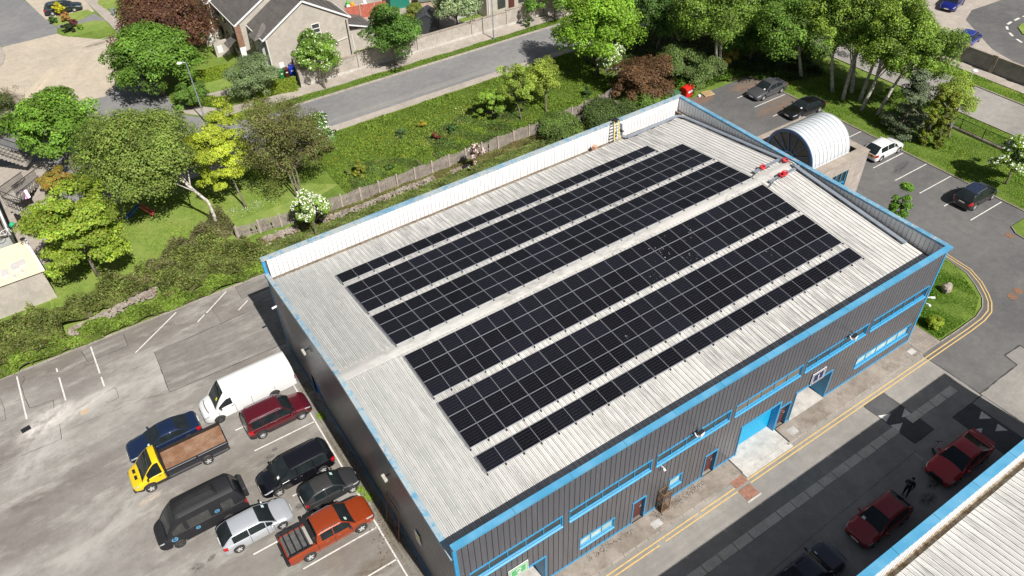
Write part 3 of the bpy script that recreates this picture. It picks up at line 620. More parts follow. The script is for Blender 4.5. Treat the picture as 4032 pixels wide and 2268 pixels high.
M['signnavy'] = plain('sign_navy', (0.02, 0.03, 0.11), .5); M['signgreen'] = plain('sign_green', (0.12, 0.47, 0.18), .5)
sign('unit_sign', 'square white and navy sign reading 1 above the right loading entrance', 26.2, 27.5, 2.86, 3.9, (M['white'], M['signnavy']), '1')
sign('unit_sign', 'white and green sign reading 2 above the left loading entrance', 2.85, 4.1, 2.76, 3.72, (M['white'], M['signgreen']), '2')
# side-wall things
def wallthing(name, label, cat, build, mats, group=None, smooth=False):
    b = MB(); build(b); return tag(b.build(name, mats, smooth=smooth), label, cat, group)
def floodlight(x, z, label):
    r = thing('floodlight', label, 'floodlight', (x, -.02, z), 0, 'floodlights high on the front wall'); r.scale = (.75, .75, .75)
    b = MB(); b.bar((0, 0, .25), (0, -.3, .1), .05, .05); b.box(-.28, .28, -.62, -.3, .02, .12, rot=.15); b.build('bracket', M['black'], r)
    b = MB(); b.box(-.22, .3, -.66, -.36, -.28, .02, rot=.3); b.tube([(-.5, -.3, .2), (-.45, -.45, -.05), (-.3, -.5, -.25)], .05); b.build('lamp_head', M['white'], r, bevel=.04)
    return r
floodlight(15.75, 6.15, 'white floodlight on a black bracket above the middle strip windows'); floodlight(28.95, 6.1, 'white floodlight on a black bracket above the strip window right of the number 1 sign')
def cctv(x, y, z, label, s=1, d=(1, 0)):
    r = thing('security_camera', label, 'camera', (x, y, z), 0, 'small white security cameras')
    MB().bar((0, 0, 0), (d[0] * .25, d[1] * .25, .02), .05, .05).build('bracket', M['white'], r)
    MB().tube([(d[0] * .2, d[1] * .2, -.02), (d[0] * .55 * s, d[1] * .55 * s, -.1)], [.07, .08], 10).build('housing', M['white'], r)
cctv(L, -.05, 4.45, 'white security camera at the right corner post, upper one', d=(.9, -.4)); cctv(L, -.1, 3.95, 'small white dome camera at the right corner post, lower one', .6, (.3, -.9))
cctv(0, 24.0, 6.0, 'white camera sticking out from the far end of the left wall', d=(-1, .1)); cctv(13.32, -.03, 4.55, 'small camera under the strip window above the rusty cage', .6, (0, -1))
def wlamp(y, z, la):
    r = thing('wall_lamp', la, 'wall lamp', (0, y, z), 0, 'flood lamps on the left wall')
    MB().bar((0, 0, .1), (-.25, 0, .05), .05, .05).build('bracket', M['black'], r); MB().box(-.42, -.2, -.25, .25, -.12, .06).build('lamp_head', plain('lamp_grey', (0.5, 0.48, 0.42), .5), r, bevel=.03)
wlamp(18.9, 5.95, 'beige flood lamp high on the left wall near the white van'); wlamp(7.3, 6.0, 'small flood lamp high on the left wall near the orange pickup')
o = wallthing('steel_gate', 'open rusty black steel frame gate leaning beside the left wall', 'gate', lambda b: [b.bar((-.5, 8.5, .05), (-.12, 8.5, 2.9), .05, .05), b.bar((-.5, 6.9, .05), (-.12, 6.9, 2.9), .05, .05), b.bar((-.12, 6.9, 2.9), (-.12, 8.5, 2.9), .05, .05), b.bar((-.5, 6.9, .1), (-.5, 8.5, .1), .05, .05), b.bar((-.3, 6.9, 1.5), (-.3, 8.5, 1.5), .04, .04), b.bar((-.5, 6.9, .1), (-.12, 8.5, 2.9), .03, .03)], M['rust'])
r = thing('warning_sign', 'white sign with a yellow panel on the left wall near its front corner', 'sign', (-.06, 4.55, 2.95))
MB().box(-.02, 0, -.28, .28, 0, 1.0).build('board', M['white'], r); MB().box(-.026, -.021, -.2, .2, .25, .68).build('panel', plain('sign_yellow', (0.75, 0.62, 0.08), .5), r)
# rusty cage at the front wall
r = thing('rusty_cage', 'rusty steel framed wire cage standing against the front wall', 'cage', (13.75, -.27, .135))
b = MB(); 
for x in (-.32, .32):
    for y in (-.22, .2): b.bar((x, y, 0), (x, y, 1.85), .045, .045)
for z in (.03, .95, 1.83):
    for y in (-.22, .2): b.bar((-.32, y, z), (.32, y, z), .04, .04)
    for x in (-.32, .32): b.bar((x, -.22, z), (x, .2, z), .04, .04)
b.build('frame', plain('cage_rust', (0.2, 0.13, 0.06), .8, var=.3), r)
b = MB()
for i in range(1, 9):
    t = -.32 + i * .071
    b.bar((t, -.22, 0), (t, -.22, 1.83), .008, .008); b.bar((t, .2, 0), (t, .2, 1.83), .008, .008); 
for i in range(1, 22): z = i * .085; b.bar((-.32, -.22, z), (.32, -.22, z), .008, .008); b.bar((-.32, -.22, z), (-.32, .2, z), .008, .008); b.bar((.32, -.22, z), (.32, .2, z), .008, .008)
b.build('mesh', M['rust'], r)
b = MB().box(-.3, .3, -.2, .18, .05, .12); b.box(-.25, -.05, -.15, .1, .12, .4, rot=.3); b.build('shelf', M['black'], r)
# ---- solar panels
def cellmat():
    m, nt, b = newmat('solar_cells')
    v = coords(nt); s = nt.nodes.new('ShaderNodeSeparateXYZ'); nt.links.new(v, s.inputs[0])
    def grid(sock, n, wd):
        a = N(nt, 'ShaderNodeMath', operation='MULTIPLY'); a.inputs[1].default_value = n; nt.links.new(sock, a.inputs[0])
        f = N(nt, 'ShaderNodeMath', operation='FRACT'); nt.links.new(a.outputs[0], f.inputs[0])
        l = N(nt, 'ShaderNodeMath', operation='LESS_THAN'); l.inputs[1].default_value = wd; nt.links.new(f.outputs[0], l.inputs[0]); return l.outputs[0]
    g1 = grid(s.outputs[1], 1 / .182, .055); g2 = grid(s.outputs[0], 1 / .092, .04)
    mx = N(nt, 'ShaderNodeMath', operation='MAXIMUM'); nt.links.new(g1, mx.inputs[0]); nt.links.new(g2, mx.inputs[1])
    oi = nt.nodes.new('ShaderNodeObjectInfo'); base = ramp(nt, oi.outputs['Random'], [(0, (0.003, 0.003, 0.005)), (1, (0.009, 0.009, 0.015))])
    nt.links.new(mixc(nt, mx.outputs[0], base, (0.075, 0.077, 0.085)), b.inputs['Base Color'])
    b.inputs['Roughness'].default_value = 0.2; b.inputs['Specular IOR Level'].default_value = 0.12; return m
M['cells'] = cellmat(); M['pframe'] = plain('panel_frame', (0.26, 0.27, 0.3), 0.4, .2)
PLN, PDP = 2.238, 1.118
b = MB(); t = .014; hx, hy = PLN / 2, PDP / 2
for a in ((-hx, hx, -hy, -hy + t), (-hx, hx, hy - t, hy), (-hx, -hx + t, -hy + t, hy - t), (hx - t, hx, -hy + t, hy - t)): b.box(a[0], a[1], a[2], a[3], -.035, 0)
fr0 = b.build('frame', M['pframe']); fme = fr0.data; bpy.data.objects.remove(fr0)
b = MB(); b.quad((-hx + t, -hy + t, -.004), (-.012, -hy + t, -.004), (-.012, hy - t, -.004), (-hx + t, hy - t, -.004)); b.quad((.012, -hy + t, -.004), (hx - t, -hy + t, -.004), (hx - t, hy - t, -.004), (.012, hy - t, -.004))
b.quad((-.012, -hy + t, -.004), (.012, -hy + t, -.004), (.012, hy - t, -.004), (-.012, hy - t, -.004), 1)
c0 = b.build('cells', [M['cells'], plain('cell_gap', (0.25, 0.26, 0.29), .5)]); cme = c0.data; bpy.data.objects.remove(c0)
ORD = ['first', 'second', 'third', 'fourth', 'fifth', 'sixth', 'seventh', 'eighth', 'ninth', 'tenth', 'eleventh', 'twelfth', 'thirteenth']
blocks = [(3.76, 22.108, 1, 12, 'rear single row'), (3.785, 20.457, 3, 13, 'block next to the rear single row'), (3.80, 16.54, 3, 13, 'block just behind the ridge'),
          (3.80, 12.101, 3, 13, 'block just before the ridge'), (3.81, 8.216, 3, 13, 'block next to the front single row'), (3.79, 4.229, 1, 13, 'front single row')]
sang = math.atan(SL)
rails = thing('panel_rails', 'thin aluminium mounting rails and clips under the solar panels', 'mounting rails'); rb = MB()
for bi, (x0, yt, nr, nc, nm) in enumerate(blocks):
    pitch = (33.34 - x0) / 13
    for rr in range(nr):
        yc = yt - (rr + .5) * 1.148 * math.cos(sang); sg = -1 if yc > y0 else 1
        for cc in range(nc):
            xc = x0 + (cc + .5) * pitch
            rowtxt = '' if nr == 1 else ('back row of ', 'middle row of ', 'front row of ')[rr]
            p = thing('solar_panel', f'solar panel {ORD[cc]} from left, {rowtxt}{nm}', 'solar panel', (xc, yc, roofz(yc) + .135), 0, 'black solar panels in rows on the warehouse roof')
            p.rotation_euler = (sg * sang, 0, 0)
            for me, n_ in ((fme, 'frame'), (cme, 'cells')):
                o = bpy.data.objects.new(n_, me); C.objects.link(o); o.parent = p
        for q in (-.3, .3):
            y = yc + q; rb.bar((x0 - .1, y, roofz(y) + .07), (x0 + nc * pitch + .02, y, roofz(y) + .07), .04, .05)
    for q in (0, -nr * 1.148 * math.cos(sang)):   # silver edge rail seen along the block
        y = yt + q; rb.bar((x0 - .06, y, roofz(y) + .085), (x0 + nc * pitch, y, roofz(y) + .085), .03, .03)
    rb.bar((x0 - .05, yt, roofz(yt) + .1), (x0 - .05, yt - nr * 1.145, roofz(yt - nr * 1.145) + .1), .035, .04) if not (yt > y0 > yt - nr * 1.15) else None
    for cc in range(nc * 2 + 1):
        x = x0 + cc * pitch / 2; y = yt - nr * 1.148 * math.cos(sang) - .07; rb.box(x - .03, x + .03, y - .05, y + .05, roofz(y) + .02, roofz(y) + .12, 1)
rb.build('rail', [M['alu'], M['black']], rails)
b = MB()
for cx, cy, n in ((22.3, 10.6, 16), (23.6, 9.4, 10), (20.4, 9.0, 9), (24.5, 10.9, 5), (15.6, 6.2, 4), (29, 7.0, 4)):
    for _ in range(n):
        x, y, k = random.gauss(cx, .35), random.gauss(cy, .4), random.uniform(.008, .024); z = roofz(y) + .141; b.poly([(x + k * math.cos(t * PI / 3), y + k * 1.4 * math.sin(t * PI / 3), z) for t in range(6)])
o = b.build('bird_droppings', M['white']); o['kind'] = 'stuff'; o['label'] = 'white bird droppings spattered over a few solar panels'; o['category'] = 'droppings'
# ---- cable trays along the back-right of the roof
def tray(pts, name='cable_tray', label='', w_=.3):
    r = thing(name, label, 'cable tray', (0, 0, 0), 0, 'galvanised cable trays along the roof edge'); b = MB(); f = MB()
    for p, q in zip(pts[:-1], pts[1:]):
        p, q = Vector(p), Vector(q); b.bar(p, q, w_, .06); n = max(1, int((q - p).length / 1.6))
        for k in range(n):
            c = p.lerp(q, (k + .5) / n); f.box(c.x - .2, c.x + .2, c.y - .12, c.y + .12, c.z - .14, c.z - .035, rot=0 if abs(q.x - p.x) > abs(q.y - p.y) else PI / 2); f.build('foot', M['black'], r); f = MB()
    b.build('tray', M['galv'], r); return r
zt = lambda y: roofz(y) + .2
tray([(30.6, 24.9, 9.0), (30.6, 24.75, 7.95), (30.75, 24.25, zt(24.25)), (36.5, 24.4, zt(24.4)), (36.75, 23.7, zt(23.7)), (36.95, Wd / 2 + .3, zt(Wd / 2) + .0)], label='pale grey cable tray running along the back parapet and down the right roof edge')
tray([(36.95, Wd / 2 - .3, zt(Wd / 2)), (36.9, 2.4, zt(2.4))], label='pale grey cable tray along the right roof edge in front of the ridge')
tray([(33.9, 13.5, zt(13.5)), (36.75, 13.6, zt(13.6))], label='short cable tray branch with a red coil just behind the ridge', w_=.24)
tray([(33.9, 11.95, zt(12)), (36.72, 12.05, zt(12))], label='short cable tray branch with red coils just in front of the ridge', w_=.24)
M['cable'] = plain('red_cable', (0.55, 0.02, 0.03), .45)
def coil(x, y, z, la, n=3, k=1):
    b = MB()
    for i in range(n * k):
        a0, r_ = random.uniform(0, 6), random.uniform(.16, .26); ox = (i % k) * .32
        b.tube([(x + ox + r_ * math.cos(a0 + t * PI / 6), y + r_ * .9 * math.sin(a0 + t * PI / 6), z + .04 + i * .02 + .05 * math.sin(t + i)) for t in range(13)], .035, 6)
    tag(b.build('cable_coil', M['cable'], smooth=True), la, 'cable coil', 'red cable coils on the cable trays')
coil(34.8, 13.5, zt(13.5) + .03, 'red cable coil on the short tray behind the ridge', 5); coil(36.85, 13.15, zt(13.2) + .03, 'red cable coil at the bend of the tray by the right parapet', 4); coil(35.1, 11.95, zt(12) + .03, 'pair of red cable coils on the short tray in front of the ridge', 4, 2)
b = MB(); b.tube([(34.7, 13.45, 9.1), (34.1, 13.4, 8.98), (33.4, 13.2, 9.0)], .03); b.tube([(34.9, 11.9, 9.08), (34.2, 11.85, 9.02), (33.5, 11.6, 8.95)], .03); b.tube([(36.9, 13.1, 9.1), (37.0, 12.6, 9.15), (36.8, 12.2, 9.1)], .03)
tag(b.build('black_cable', M['black']), 'black cables running from the red coils to the panels', 'cable')
# ladder against the back parapet
r = thing('step_ladder', 'yellow and silver step ladder standing against the white back parapet', 'ladder', (30.07, 24.75, 7.6))
b = MB(); b.bar((-.3, -.12, 0), (-.2, .2, 1.85), .06, .06); b.bar((.3, -.12, 0), (.2, .2, 1.85), .06, .06); b.build('rail', plain('ladder_yellow', (0.8, 0.62, 0.05), .5), r)
b = MB()
for i in range(7): t = (i + .6) / 7.5; MB().box(-.29 + .1 * t, .29 - .1 * t, -.14 + .32 * t, -.03 + .32 * t, t * 1.85 - .015, t * 1.85 + .015).build('step', M['alu'], r)
b = MB(); b.box(-.22, .22, .14, .3, 1.83, 1.9); b.build('top_cap', M['black'], r)
tag(MB().box(27.7, 28.05, 24.7, 25.05, 7.3, 7.95, rot=.5).build('brick_block', plain('terracotta', (0.6, 0.33, 0.22), .8), bevel=.03), 'small terracotta coloured block in the gutter by the back parapet', 'block')
b = MB(); b.box(30.2, 30.75, 25.3, 25.8, 9.05, 9.12); b.tube([(30.2, 25.3, 9.1), (30.35, 25.1, 9.2), (30.6, 25.2, 9.15), (30.75, 25.5, 9.1)], .06)
tag(b.build('dark_bag', M['black']), 'dark strap bundle lying over the back coping above the ladder', 'strap')

# ================================================================== SECOND WAREHOUSE (right foreground)
b2 = thing('warehouse', 'neighbouring warehouse cut by the lower right corner, blue coping above a mossy gutter', 'warehouse', (0, 0, 0))
BY = -11.32; rz2 = lambda y: 7.75 + SL * (BY - 1.05 + .3 - y) if y > BY - 12.8 else 7.75 + SL * 12
b = MB(); b.box(-8, 37.6, BY - .12, BY - .06, 0, 8.8); b.box(37.5, 37.56, BY - 30, BY - .13, 0, 8.8); b.box(-8, -7.9, BY - 30, BY - .13, 0, 7.9); b.build('wall', M['wall'], b2)
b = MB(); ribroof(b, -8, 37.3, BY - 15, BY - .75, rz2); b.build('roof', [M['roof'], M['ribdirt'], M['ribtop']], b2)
b = MB(); n = 15
for i in range(n): b.box(-8 + i * 3.05 + .01, -8 + (i + 1) * 3.05 - .01, BY - .42, BY, 8.86, 9.03)
b.box(37.2, 37.7, BY - 30, BY - .43, 8.86, 9.03); b.build('coping', M['cop_clean'], b2)
b = MB(); ribwall(b, -8, 37.3, 7.4, 8.9, lambda u, d, z: (u, BY - .4 + d, z), pitch=1 / 3., gap=.13, depth=.06); b.build('parapet_liner', [M['liner'], plain('liner_shade', (0.6, 0.6, 0.6), .6)], b2)  # second material: greyer tone for the groove faces of the liner
M['moss'] = ground('mossy_gutter', (0.19, 0.13, 0.07), (0.32, 0.27, 0.2), (0.5, 0.42, 0.33), 1.6, stain=.7, speck=.4)
b = MB(); b.box(-8, 37.3, BY - .8, BY - .4, 7.35, 7.45); b.build('gutter', M['moss'], b2)

# ================================================================== ENTRANCE BLOCK WITH BARREL VAULT
M['stone'] = ground('stone_cladding', (0.44, 0.38, 0.34), (0.38, 0.33, 0.3), (0.5, 0.45, 0.41), .8, stain=.5, speck=.2)
M['capstone'] = ground('capstone', (0.34, 0.29, 0.24), (0.4, 0.34, 0.29), (0.26, 0.22, 0.18), .8, stain=.5)
en = thing('entrance_block', 'low stone clad entrance block with a white barrel vault roof against the warehouse', 'entrance building', (0, 0, 0))
X0, X1, Y0, Y1, HB = 37.75, 50.3, 14.4, 21.66, 4.35
b = MB()
wh = [(45.9, 48.0, 1.3, 3.28)]
def tilewall(b, a0, a1, z0, z1, pt, holes, tw=1.1, th=.75, g=.008):
    us = np.arange(a0, a1 - .01, tw); zs = np.arange(z0, z1 - .01, th)
    for u in us:
        for z in zs:
            u1, z1_ = min(u + tw, a1), min(z + th, z1)
            if any(h[0] < (u + u1) / 2 < h[1] and h[2] < (z + z1_) / 2 < h[3] for h in holes): continue
            b.quad(pt(u + g, z + g), pt(u1 - g, z + g), pt(u1 - g, z1_ - g), pt(u + g, z1_ - g))
tilewall(b, X0, 45.9, 0, HB, lambda u, z: (u, Y0, z), []); tilewall(b, 48.0, X1, 0, HB, lambda u, z: (u, Y0, z), []); tilewall(b, 45.9, 48.0, 3.28, HB, lambda u, z: (u, Y0, z), []); tilewall(b, 45.9, 48.0, 0, 1.3, lambda u, z: (u, Y0, z), [])
tilewall(b, Y0, Y1, 0, HB, lambda u, z: (X1, u, z), []); tilewall(b, X0, X1, 0, HB, lambda u, z: (u, Y1, z), [])
b.build('wall', M['stone'], en)
b = MB(); b.box(X0, 45.9, Y0 + .02, Y0 + .3, 0, HB - .2); b.box(48, X1 - .02, Y0 + .02, Y0 + .3, 0, HB - .2); b.box(45.9, 48, Y0 + .02, Y0 + .3, 3.29, HB - .2); b.box(45.9, 48, Y0 + .02, Y0 + .3, 0, 1.29); b.box(X0, X1 - .02, Y1 - .3, Y1 - .02, 0, HB - .2); b.box(X1 - .3, X1 - .02, Y0 + .31, Y1 - .31, 0, HB - .2); b.box(X0, X1 - .3, Y0 + .31, Y1 - .31, 3.5, 3.85)
b.build('core', plain('render_joint', (0.2, 0.18, 0.16), .9), en)
b = MB(); t = .75
for a0 in np.arange(X0, X1 - .1, 1.1):
    e = min(a0 + 1.09, X1 + .05); b.box(a0, e, Y0 - .05, Y0 + t, HB, HB + .1); b.box(a0, e, Y1 - t, Y1 + .05, HB, HB + .1)
for a0 in np.arange(Y0 + t + .01, Y1 - t - .1, 1.0): b.box(X1 - t, X1 + .05, a0, min(a0 + .99, Y1 - t - .01), HB, HB + .1)
b.box(X0, X1 - t, Y0 + t - .04, Y0 + t, 3.8, HB); b.box(X0, X1 - t, Y1 - t, Y1 - t + .04, 3.8, HB)
b.build('coping', M['capstone'], en)
b = MB()
for x in (45.93, 46.62, 47.3, 47.95): b.box(x - .04, x + .04, Y0 + .1, Y0 + .18, 1.3, 3.28)
for z in (1.34, 2.0, 3.24): b.box(45.9, 48.0, Y0 + .09, Y0 + .17, z - .04, z + .04)
wn = b.build('window', M['blue'], en); MB().quad((45.9, Y0 + .2, 1.3), (48, Y0 + .2, 1.3), (48, Y0 + .2, 3.28), (45.9, Y0 + .2, 3.28)).build('glass', M['wglass'], wn)
VC, VR, VZ, VX0, VX1 = 17.9, 2.5, 4.3, 44.0, 48.85
b = MB(); na = 32; nx = 10
for i in range(nx):
    xs = VX0 + (VX1 - VX0) * i / nx; xe = VX0 + (VX1 - VX0) * (i + 1) / nx
    for (xa, xb, ra, rb_, mm) in ((xs, xe - .06, VR, VR, 0), (xe - .06, xe - .045, VR, VR + .035, 1), (xe - .045, xe - .015, VR + .035, VR + .035, 1), (xe - .015, xe, VR + .035, VR, 1)):
        for k in range(na):
            t0, t1 = PI * k / na, PI * (k + 1) / na
            f = lambda x, r_, t_: (x, VC - r_ * math.cos(t_), VZ + r_ * math.sin(t_))
            b.quad(f(xa, ra, t0), f(xb, rb_, t0), f(xb, rb_, t1), f(xa, ra, t1), mm)
for s in (-1, 1): b.box(VX0, VX1, VC + s * VR - .05, VC + s * VR + .05, 3.6, VZ)
b.poly([(VX1, VC - VR * math.cos(PI * k / na), VZ + VR * math.sin(PI * k / na)) for k in range(na + 1)])
M['vault'] = plain('vault_sheet', (0.66, 0.70, 0.73), .28, .15, var=.08, vscale=1.2)
va = b.build('vault', [M['vault'], plain('vault_seam', (0.42, 0.42, 0.42), .5)], en)
b = MB(); f = lambda x, r_, t_: (x, VC - r_ * math.cos(t_), VZ + r_ * math.sin(t_))
for k in range(na):
    t0, t1 = PI * k / na, PI * (k + 1) / na
    b.quad(f(VX0 - .06, VR + .05, t0), f(VX0 - .06, VR - .2, t0), f(VX0 - .06, VR - .2, t1), f(VX0 - .06, VR + .05, t1))
    b.quad(f(VX0 - .06, VR + .05, t1), f(VX0 + .05, VR + .05, t1), f(VX0 + .05, VR + .05, t0), f(VX0 - .06, VR + .05, t0)); b.quad(f(VX0 - .06, VR - .2, t0), f(VX0 + .1, VR - .2, t0), f(VX0 + .1, VR - .2, t1), f(VX0 - .06, VR - .2, t1))
    b.quad(f(VX0 - .05, .62, t0), f(VX0 - .05, .5, t0), f(VX0 - .05, .5, t1), f(VX0 - .05, .62, t1))
for k in range(8): t0 = PI * (k + .04) / 7.08; b.bar(f(VX0 - .04, .55, t0), f(VX0 - .04, VR - .15, t0), .06, .06)
b.build('arch_frame', plain('arch_blue_grey', (0.10, 0.18, 0.34), .4, .2), va)
b = MB(); b.poly([f(VX0 + .04, VR - .1, PI * k / na) for k in range(na + 1)][::-1]); b.build('arch_glass', glassmat('arch_glass', (.1, .1, .085), .06), va)
b = MB(); b.box(42.5, VX0 - .1, VC - 2.2, VC + 2.2, 3.85, 3.95); b.build('flat_roof', M['galv'], en)
# ================================================================== HOUSES, WALLS, FENCES BEYOND THE ROAD
M['dash'] = ground('roughcast_render', (0.5, 0.45, 0.39), (0.45, 0.41, 0.36), (0.38, 0.35, 0.31), .5, stain=.4, speck=.22)
M['walldash'] = ground('garden_wall_render', (0.48, 0.43, 0.38), (0.40, 0.36, 0.32), (0.28, 0.26, 0.23), .7, stain=.6, speck=.2)
M['tile'] = ground('concrete_roof_tiles', (0.125, 0.112, 0.105), (0.16, 0.145, 0.135), (0.22, 0.2, 0.18), .8, stain=.5, speck=.25)
M['fascia'] = plain('white_fascia', (0.8, 0.8, 0.8), .5, var=.05)
M['brick'] = ground('brick', (0.3, 0.17, 0.12), (0.24, 0.14, 0.1), None, 3, speck=.4)
M['greyrender'] = plain('grey_render', (0.42, 0.43, 0.42), .9)
def tileroof(b, A, B, Cc, D, n, m=0, rib=.035):
    """roof plane A-B (eave) D-C (ridge); n tile courses running up the slope drawn as raised rolls"""
    A, B, Cc, D = map(Vector, (A, B, Cc, D)); nrm = (B - A).cross(D - A).normalized() * rib
    for i in range(n):
        s0, s1, s2 = i / n, (i + .82) / n, (i + 1) / n
        a, c = A.lerp(B, s0), D.lerp(Cc, s0); a1, c1 = A.lerp(B, s1), D.lerp(Cc, s1); a2, c2 = A.lerp(B, s2), D.lerp(Cc, s2)
        for k in range(6):
            t0, t1 = k / 6, (k + 1) / 6; lift = nrm * .9
            p0, p1, p2, p3 = a.lerp(c, t0) + lift, a1.lerp(c1, t0) + lift, a1.lerp(c1, t1), a.lerp(c, t1)
            b.quad(tuple(p0), tuple(p1), tuple(p2), tuple(p3), m)
        b.quad(tuple(a1 + nrm * .2), tuple(a2 + nrm * .2), tuple(c2 + nrm * .2), tuple(c1 + nrm * .2), m + 1)
def gable_house(x0, x1, y0, y1, ze, zr, label, gablewin=True, group='terraced estate houses'):
    r = thing('terraced_house', label, 'house', (0, 0, 0), 0, group); xm = (x0 + x1) / 2
    b = MB(); b.quad((x0, y0, 0), (x0, y1, 0), (x0, y1, ze), (x0, y0, ze)); b.quad((x1, y1, 0), (x1, y0, 0), (x1, y0, ze), (x1, y1, ze))
    wl = [(20.75, 21.75, 3.85, 4.95)] if gablewin else []
    if gablewin:
        zc = 3.85; b.quad((x0, y0, 0), (x0, y0, 0), (x0, y0, 0), (x0, y0, 0)) if False else None
        sl = (zr - ze) / (xm - x0)
        top = lambda x: zr - abs(x - xm) * sl
        for xa, xb in ((x0, xm), (xm, 20.75), (20.75, 21.75), (21.75, x1)):
            if xa == 20.75:
                b.quad((xa, y0, 0), (xb, y0, 0), (xb, y0, 3.85), (xa, y0, 3.85)); b.quad((xa, y0, 4.95), (xb, y0, 4.95), (xb, y0, top(xb)), (xa, y0, top(xa)))
            else: b.quad((xa, y0, 0), (xb, y0, 0), (xb, y0, top(xb)), (xa, y0, top(xa)))
    else: b.poly([(x0, y0, 0), (x1, y0, 0), (x1, y0, ze), (xm, y0, zr), (x0, y0, ze)])
    b.poly([(x1, y1, 0), (x0, y1, 0), (x0, y1, ze), (xm, y1, zr), (x1, y1, ze)]); b.build('wall', M['dash'], r)
    ov = .35; s = (zr - ze) / (xm - x0); b = MB()
    tileroof(b, (x0 - ov, y0 - .2, ze - s * ov + .08), (x0 - ov, y1, ze - s * ov + .08), (xm, y1, zr + .08), (xm, y0 - .2, zr + .08), int((y1 - y0) / .42))
    tileroof(b, (x1 + ov, y1, ze - s * ov + .08), (x1 + ov, y0 - .2, ze - s * ov + .08), (xm, y0 - .2, zr + .08), (xm, y1, zr + .08), int((y1 - y0) / .42))
    ro = b.build('roof', [M['tile'], M['groove']], r)
    b = MB(); b.bar((xm, y0 - .2, zr + .14), (xm, y1, zr + .14), .26, .1); b.build('ridge_tiles', M['tile'], ro)
    b = MB()
    for sx, xe in ((1, x0 - ov), (-1, x1 + ov)):
        b.bar((xe, y0 - .22, ze - s * ov - .02), (xm, y0 - .22, zr - .02), .05, .2); b.bar((xe - sx * .02, y0 - .2, ze - s * ov - .04), (xe - sx * .02, y1, ze - s * ov - .04), .12, .12)
    b.build('fascia', M['fascia'], ro)
    return r
h1 = gable_house(15.05, 25.35, 69.3, 74.6, 4.95, 8.0, 'end house of the terrace with a big cream roughcast gable wall and small upper window')
b = MB(); b.box(20.75, 21.75, 69.36, 69.42, 3.85, 4.95); wn = b.build('window', M['wglass'], h1)
b = MB(); b.box(20.75, 21.75, 69.24, 69.34, 3.85, 3.93); b.box(20.75, 20.82, 69.24, 69.34, 3.94, 4.95); b.box(21.68, 21.75, 69.24, 69.34, 3.94, 4.95); b.box(20.83, 21.67, 69.24, 69.34, 4.38, 4.44); b.box(20.75, 21.75, 69.24, 69.34, 4.96, 5.02); b.build('frame', M['fascia'], wn)
b = MB(); b.box(15.95, 16.5, 69.2, 69.29, .7, 1.6); b.build('meter_box', M['fascia'], h1)
b = MB(); b.tube([(25.05, 69.22, 4.5), (25.05, 69.22, .2)], .06, 6); b.build('drain_pipe', M['black'], h1)
b = MB(); b.tube([(15.12, 69.22, 4.7), (15.12, 69.22, .0)], .06, 6); b.bar((22.6, 69.2, 2.1), (24.9, 69.2, 2.4), .06, .06); b.tube([(25.5, 69.2, 2.6), (25.6, 69.2, .2)], .05); b.build('white_pipe', M['fascia'], h1)
# front (street) face of the end house: porch gablet, arch, windows
b = MB(); b.box(14.7, 15.04, 70.2, 71.9, 0, 4.3); b.build('bay', M['greyrender'], h1)
b = MB(); b.poly([(14.0, 70.0, 4.6), (15.6, 71.05, 5.9), (15.9, 71.05, 5.9), (15.9, 69.9, 4.9)][::-1]); b.poly([(14.0, 72.1, 4.6), (15.9, 72.2, 4.9), (15.9, 71.05, 5.9), (15.6, 71.05, 5.9)][::-1]); b.poly([(14.0, 70.0, 4.6), (14.0, 72.1, 4.6), (15.6, 71.05, 5.9)][::-1]); b.build('bay_roof', M['tile'], h1)
for y in (72.9,):
    for z in (1.0, 3.4): MB().box(14.98, 15.03, y - .5, y + .5, z, z + 1.2).build('window', M['wglass'], h1)
h2 = gable_house(13.6, 24.6, 74.65, 84.0, 5.25, 8.35, 'second terraced house, stepped forward with a brick corner pier and white verge', False)
b = MB(); b.box(13.2, 13.9, 74.45, 74.64, 2.4, 5.0); b.build('brick_pier', M['brick'], h2); b = MB(); b.box(13.2, 13.9, 74.45, 74.64, 0, 2.39); b.build('white_pier', M['fascia'], h2)
b = MB(); tileroof(b, (12.0, 75.0, 2.4), (12.0, 77.0, 2.4), (13.55, 76.8, 3.4), (13.55, 75.2, 3.4), 5); b.build('porch_roof', [M['tile'], M['groove']], h2)
for y in (77.5, 80.5, 83):
    for z in (1.0, 3.5): 
        wn = MB().box(13.5, 13.58, y - .55, y + .55, z, z + 1.2).build('window', M['wglass'], h2); MB().box(13.46, 13.6, y - .62, y + .62, z - .1, z - .01).build('sill', M['fascia'], wn)
h3 = gable_house(13.0, 24.0, 84.05, 94.0, 5.1, 8.2, 'third terraced house up the row with a cream door surround behind the maroon tree', False)
b = MB(); tileroof(b, (11.4, 85.5, 2.4), (11.4, 87.6, 2.4), (12.95, 87.4, 3.4), (12.95, 85.7, 3.4), 5); b.build('porch_roof', [M['tile'], M['groove']], h3)
for y in (86.5, 89, 92): MB().box(12.92, 12.98, y - .5, y + .5, 3.2, 4.4).build('window', M['wglass'], h3)
MB().box(12.6, 12.98, 85.0, 85.3, 0, 2.4).build('door_surround', plain('cream', (0.7, 0.6, 0.35), .8), h3)
for yy, la in ((79.0, 'low roughcast wall pier with a white meter box in front of the second house'), (83.0, 'tall roughcast dividing wall pier beside the third house')):
    x = 11.2; r = thing('garden_pier', la, 'garden wall', (0, 0, 0))
    MB().box(x, 13.4, yy, yy + .9, 0, 1.7).build('wall', M['dash'], r); MB().box(x + .3, x + .9, yy - .05, yy - .001, .5, 1.4).build('meter_box', M['fascia'], r)
r = thing('house_extension', 'low lean-to with grey slate roof beside the big gable wall', 'extension', (0, 0, 0))
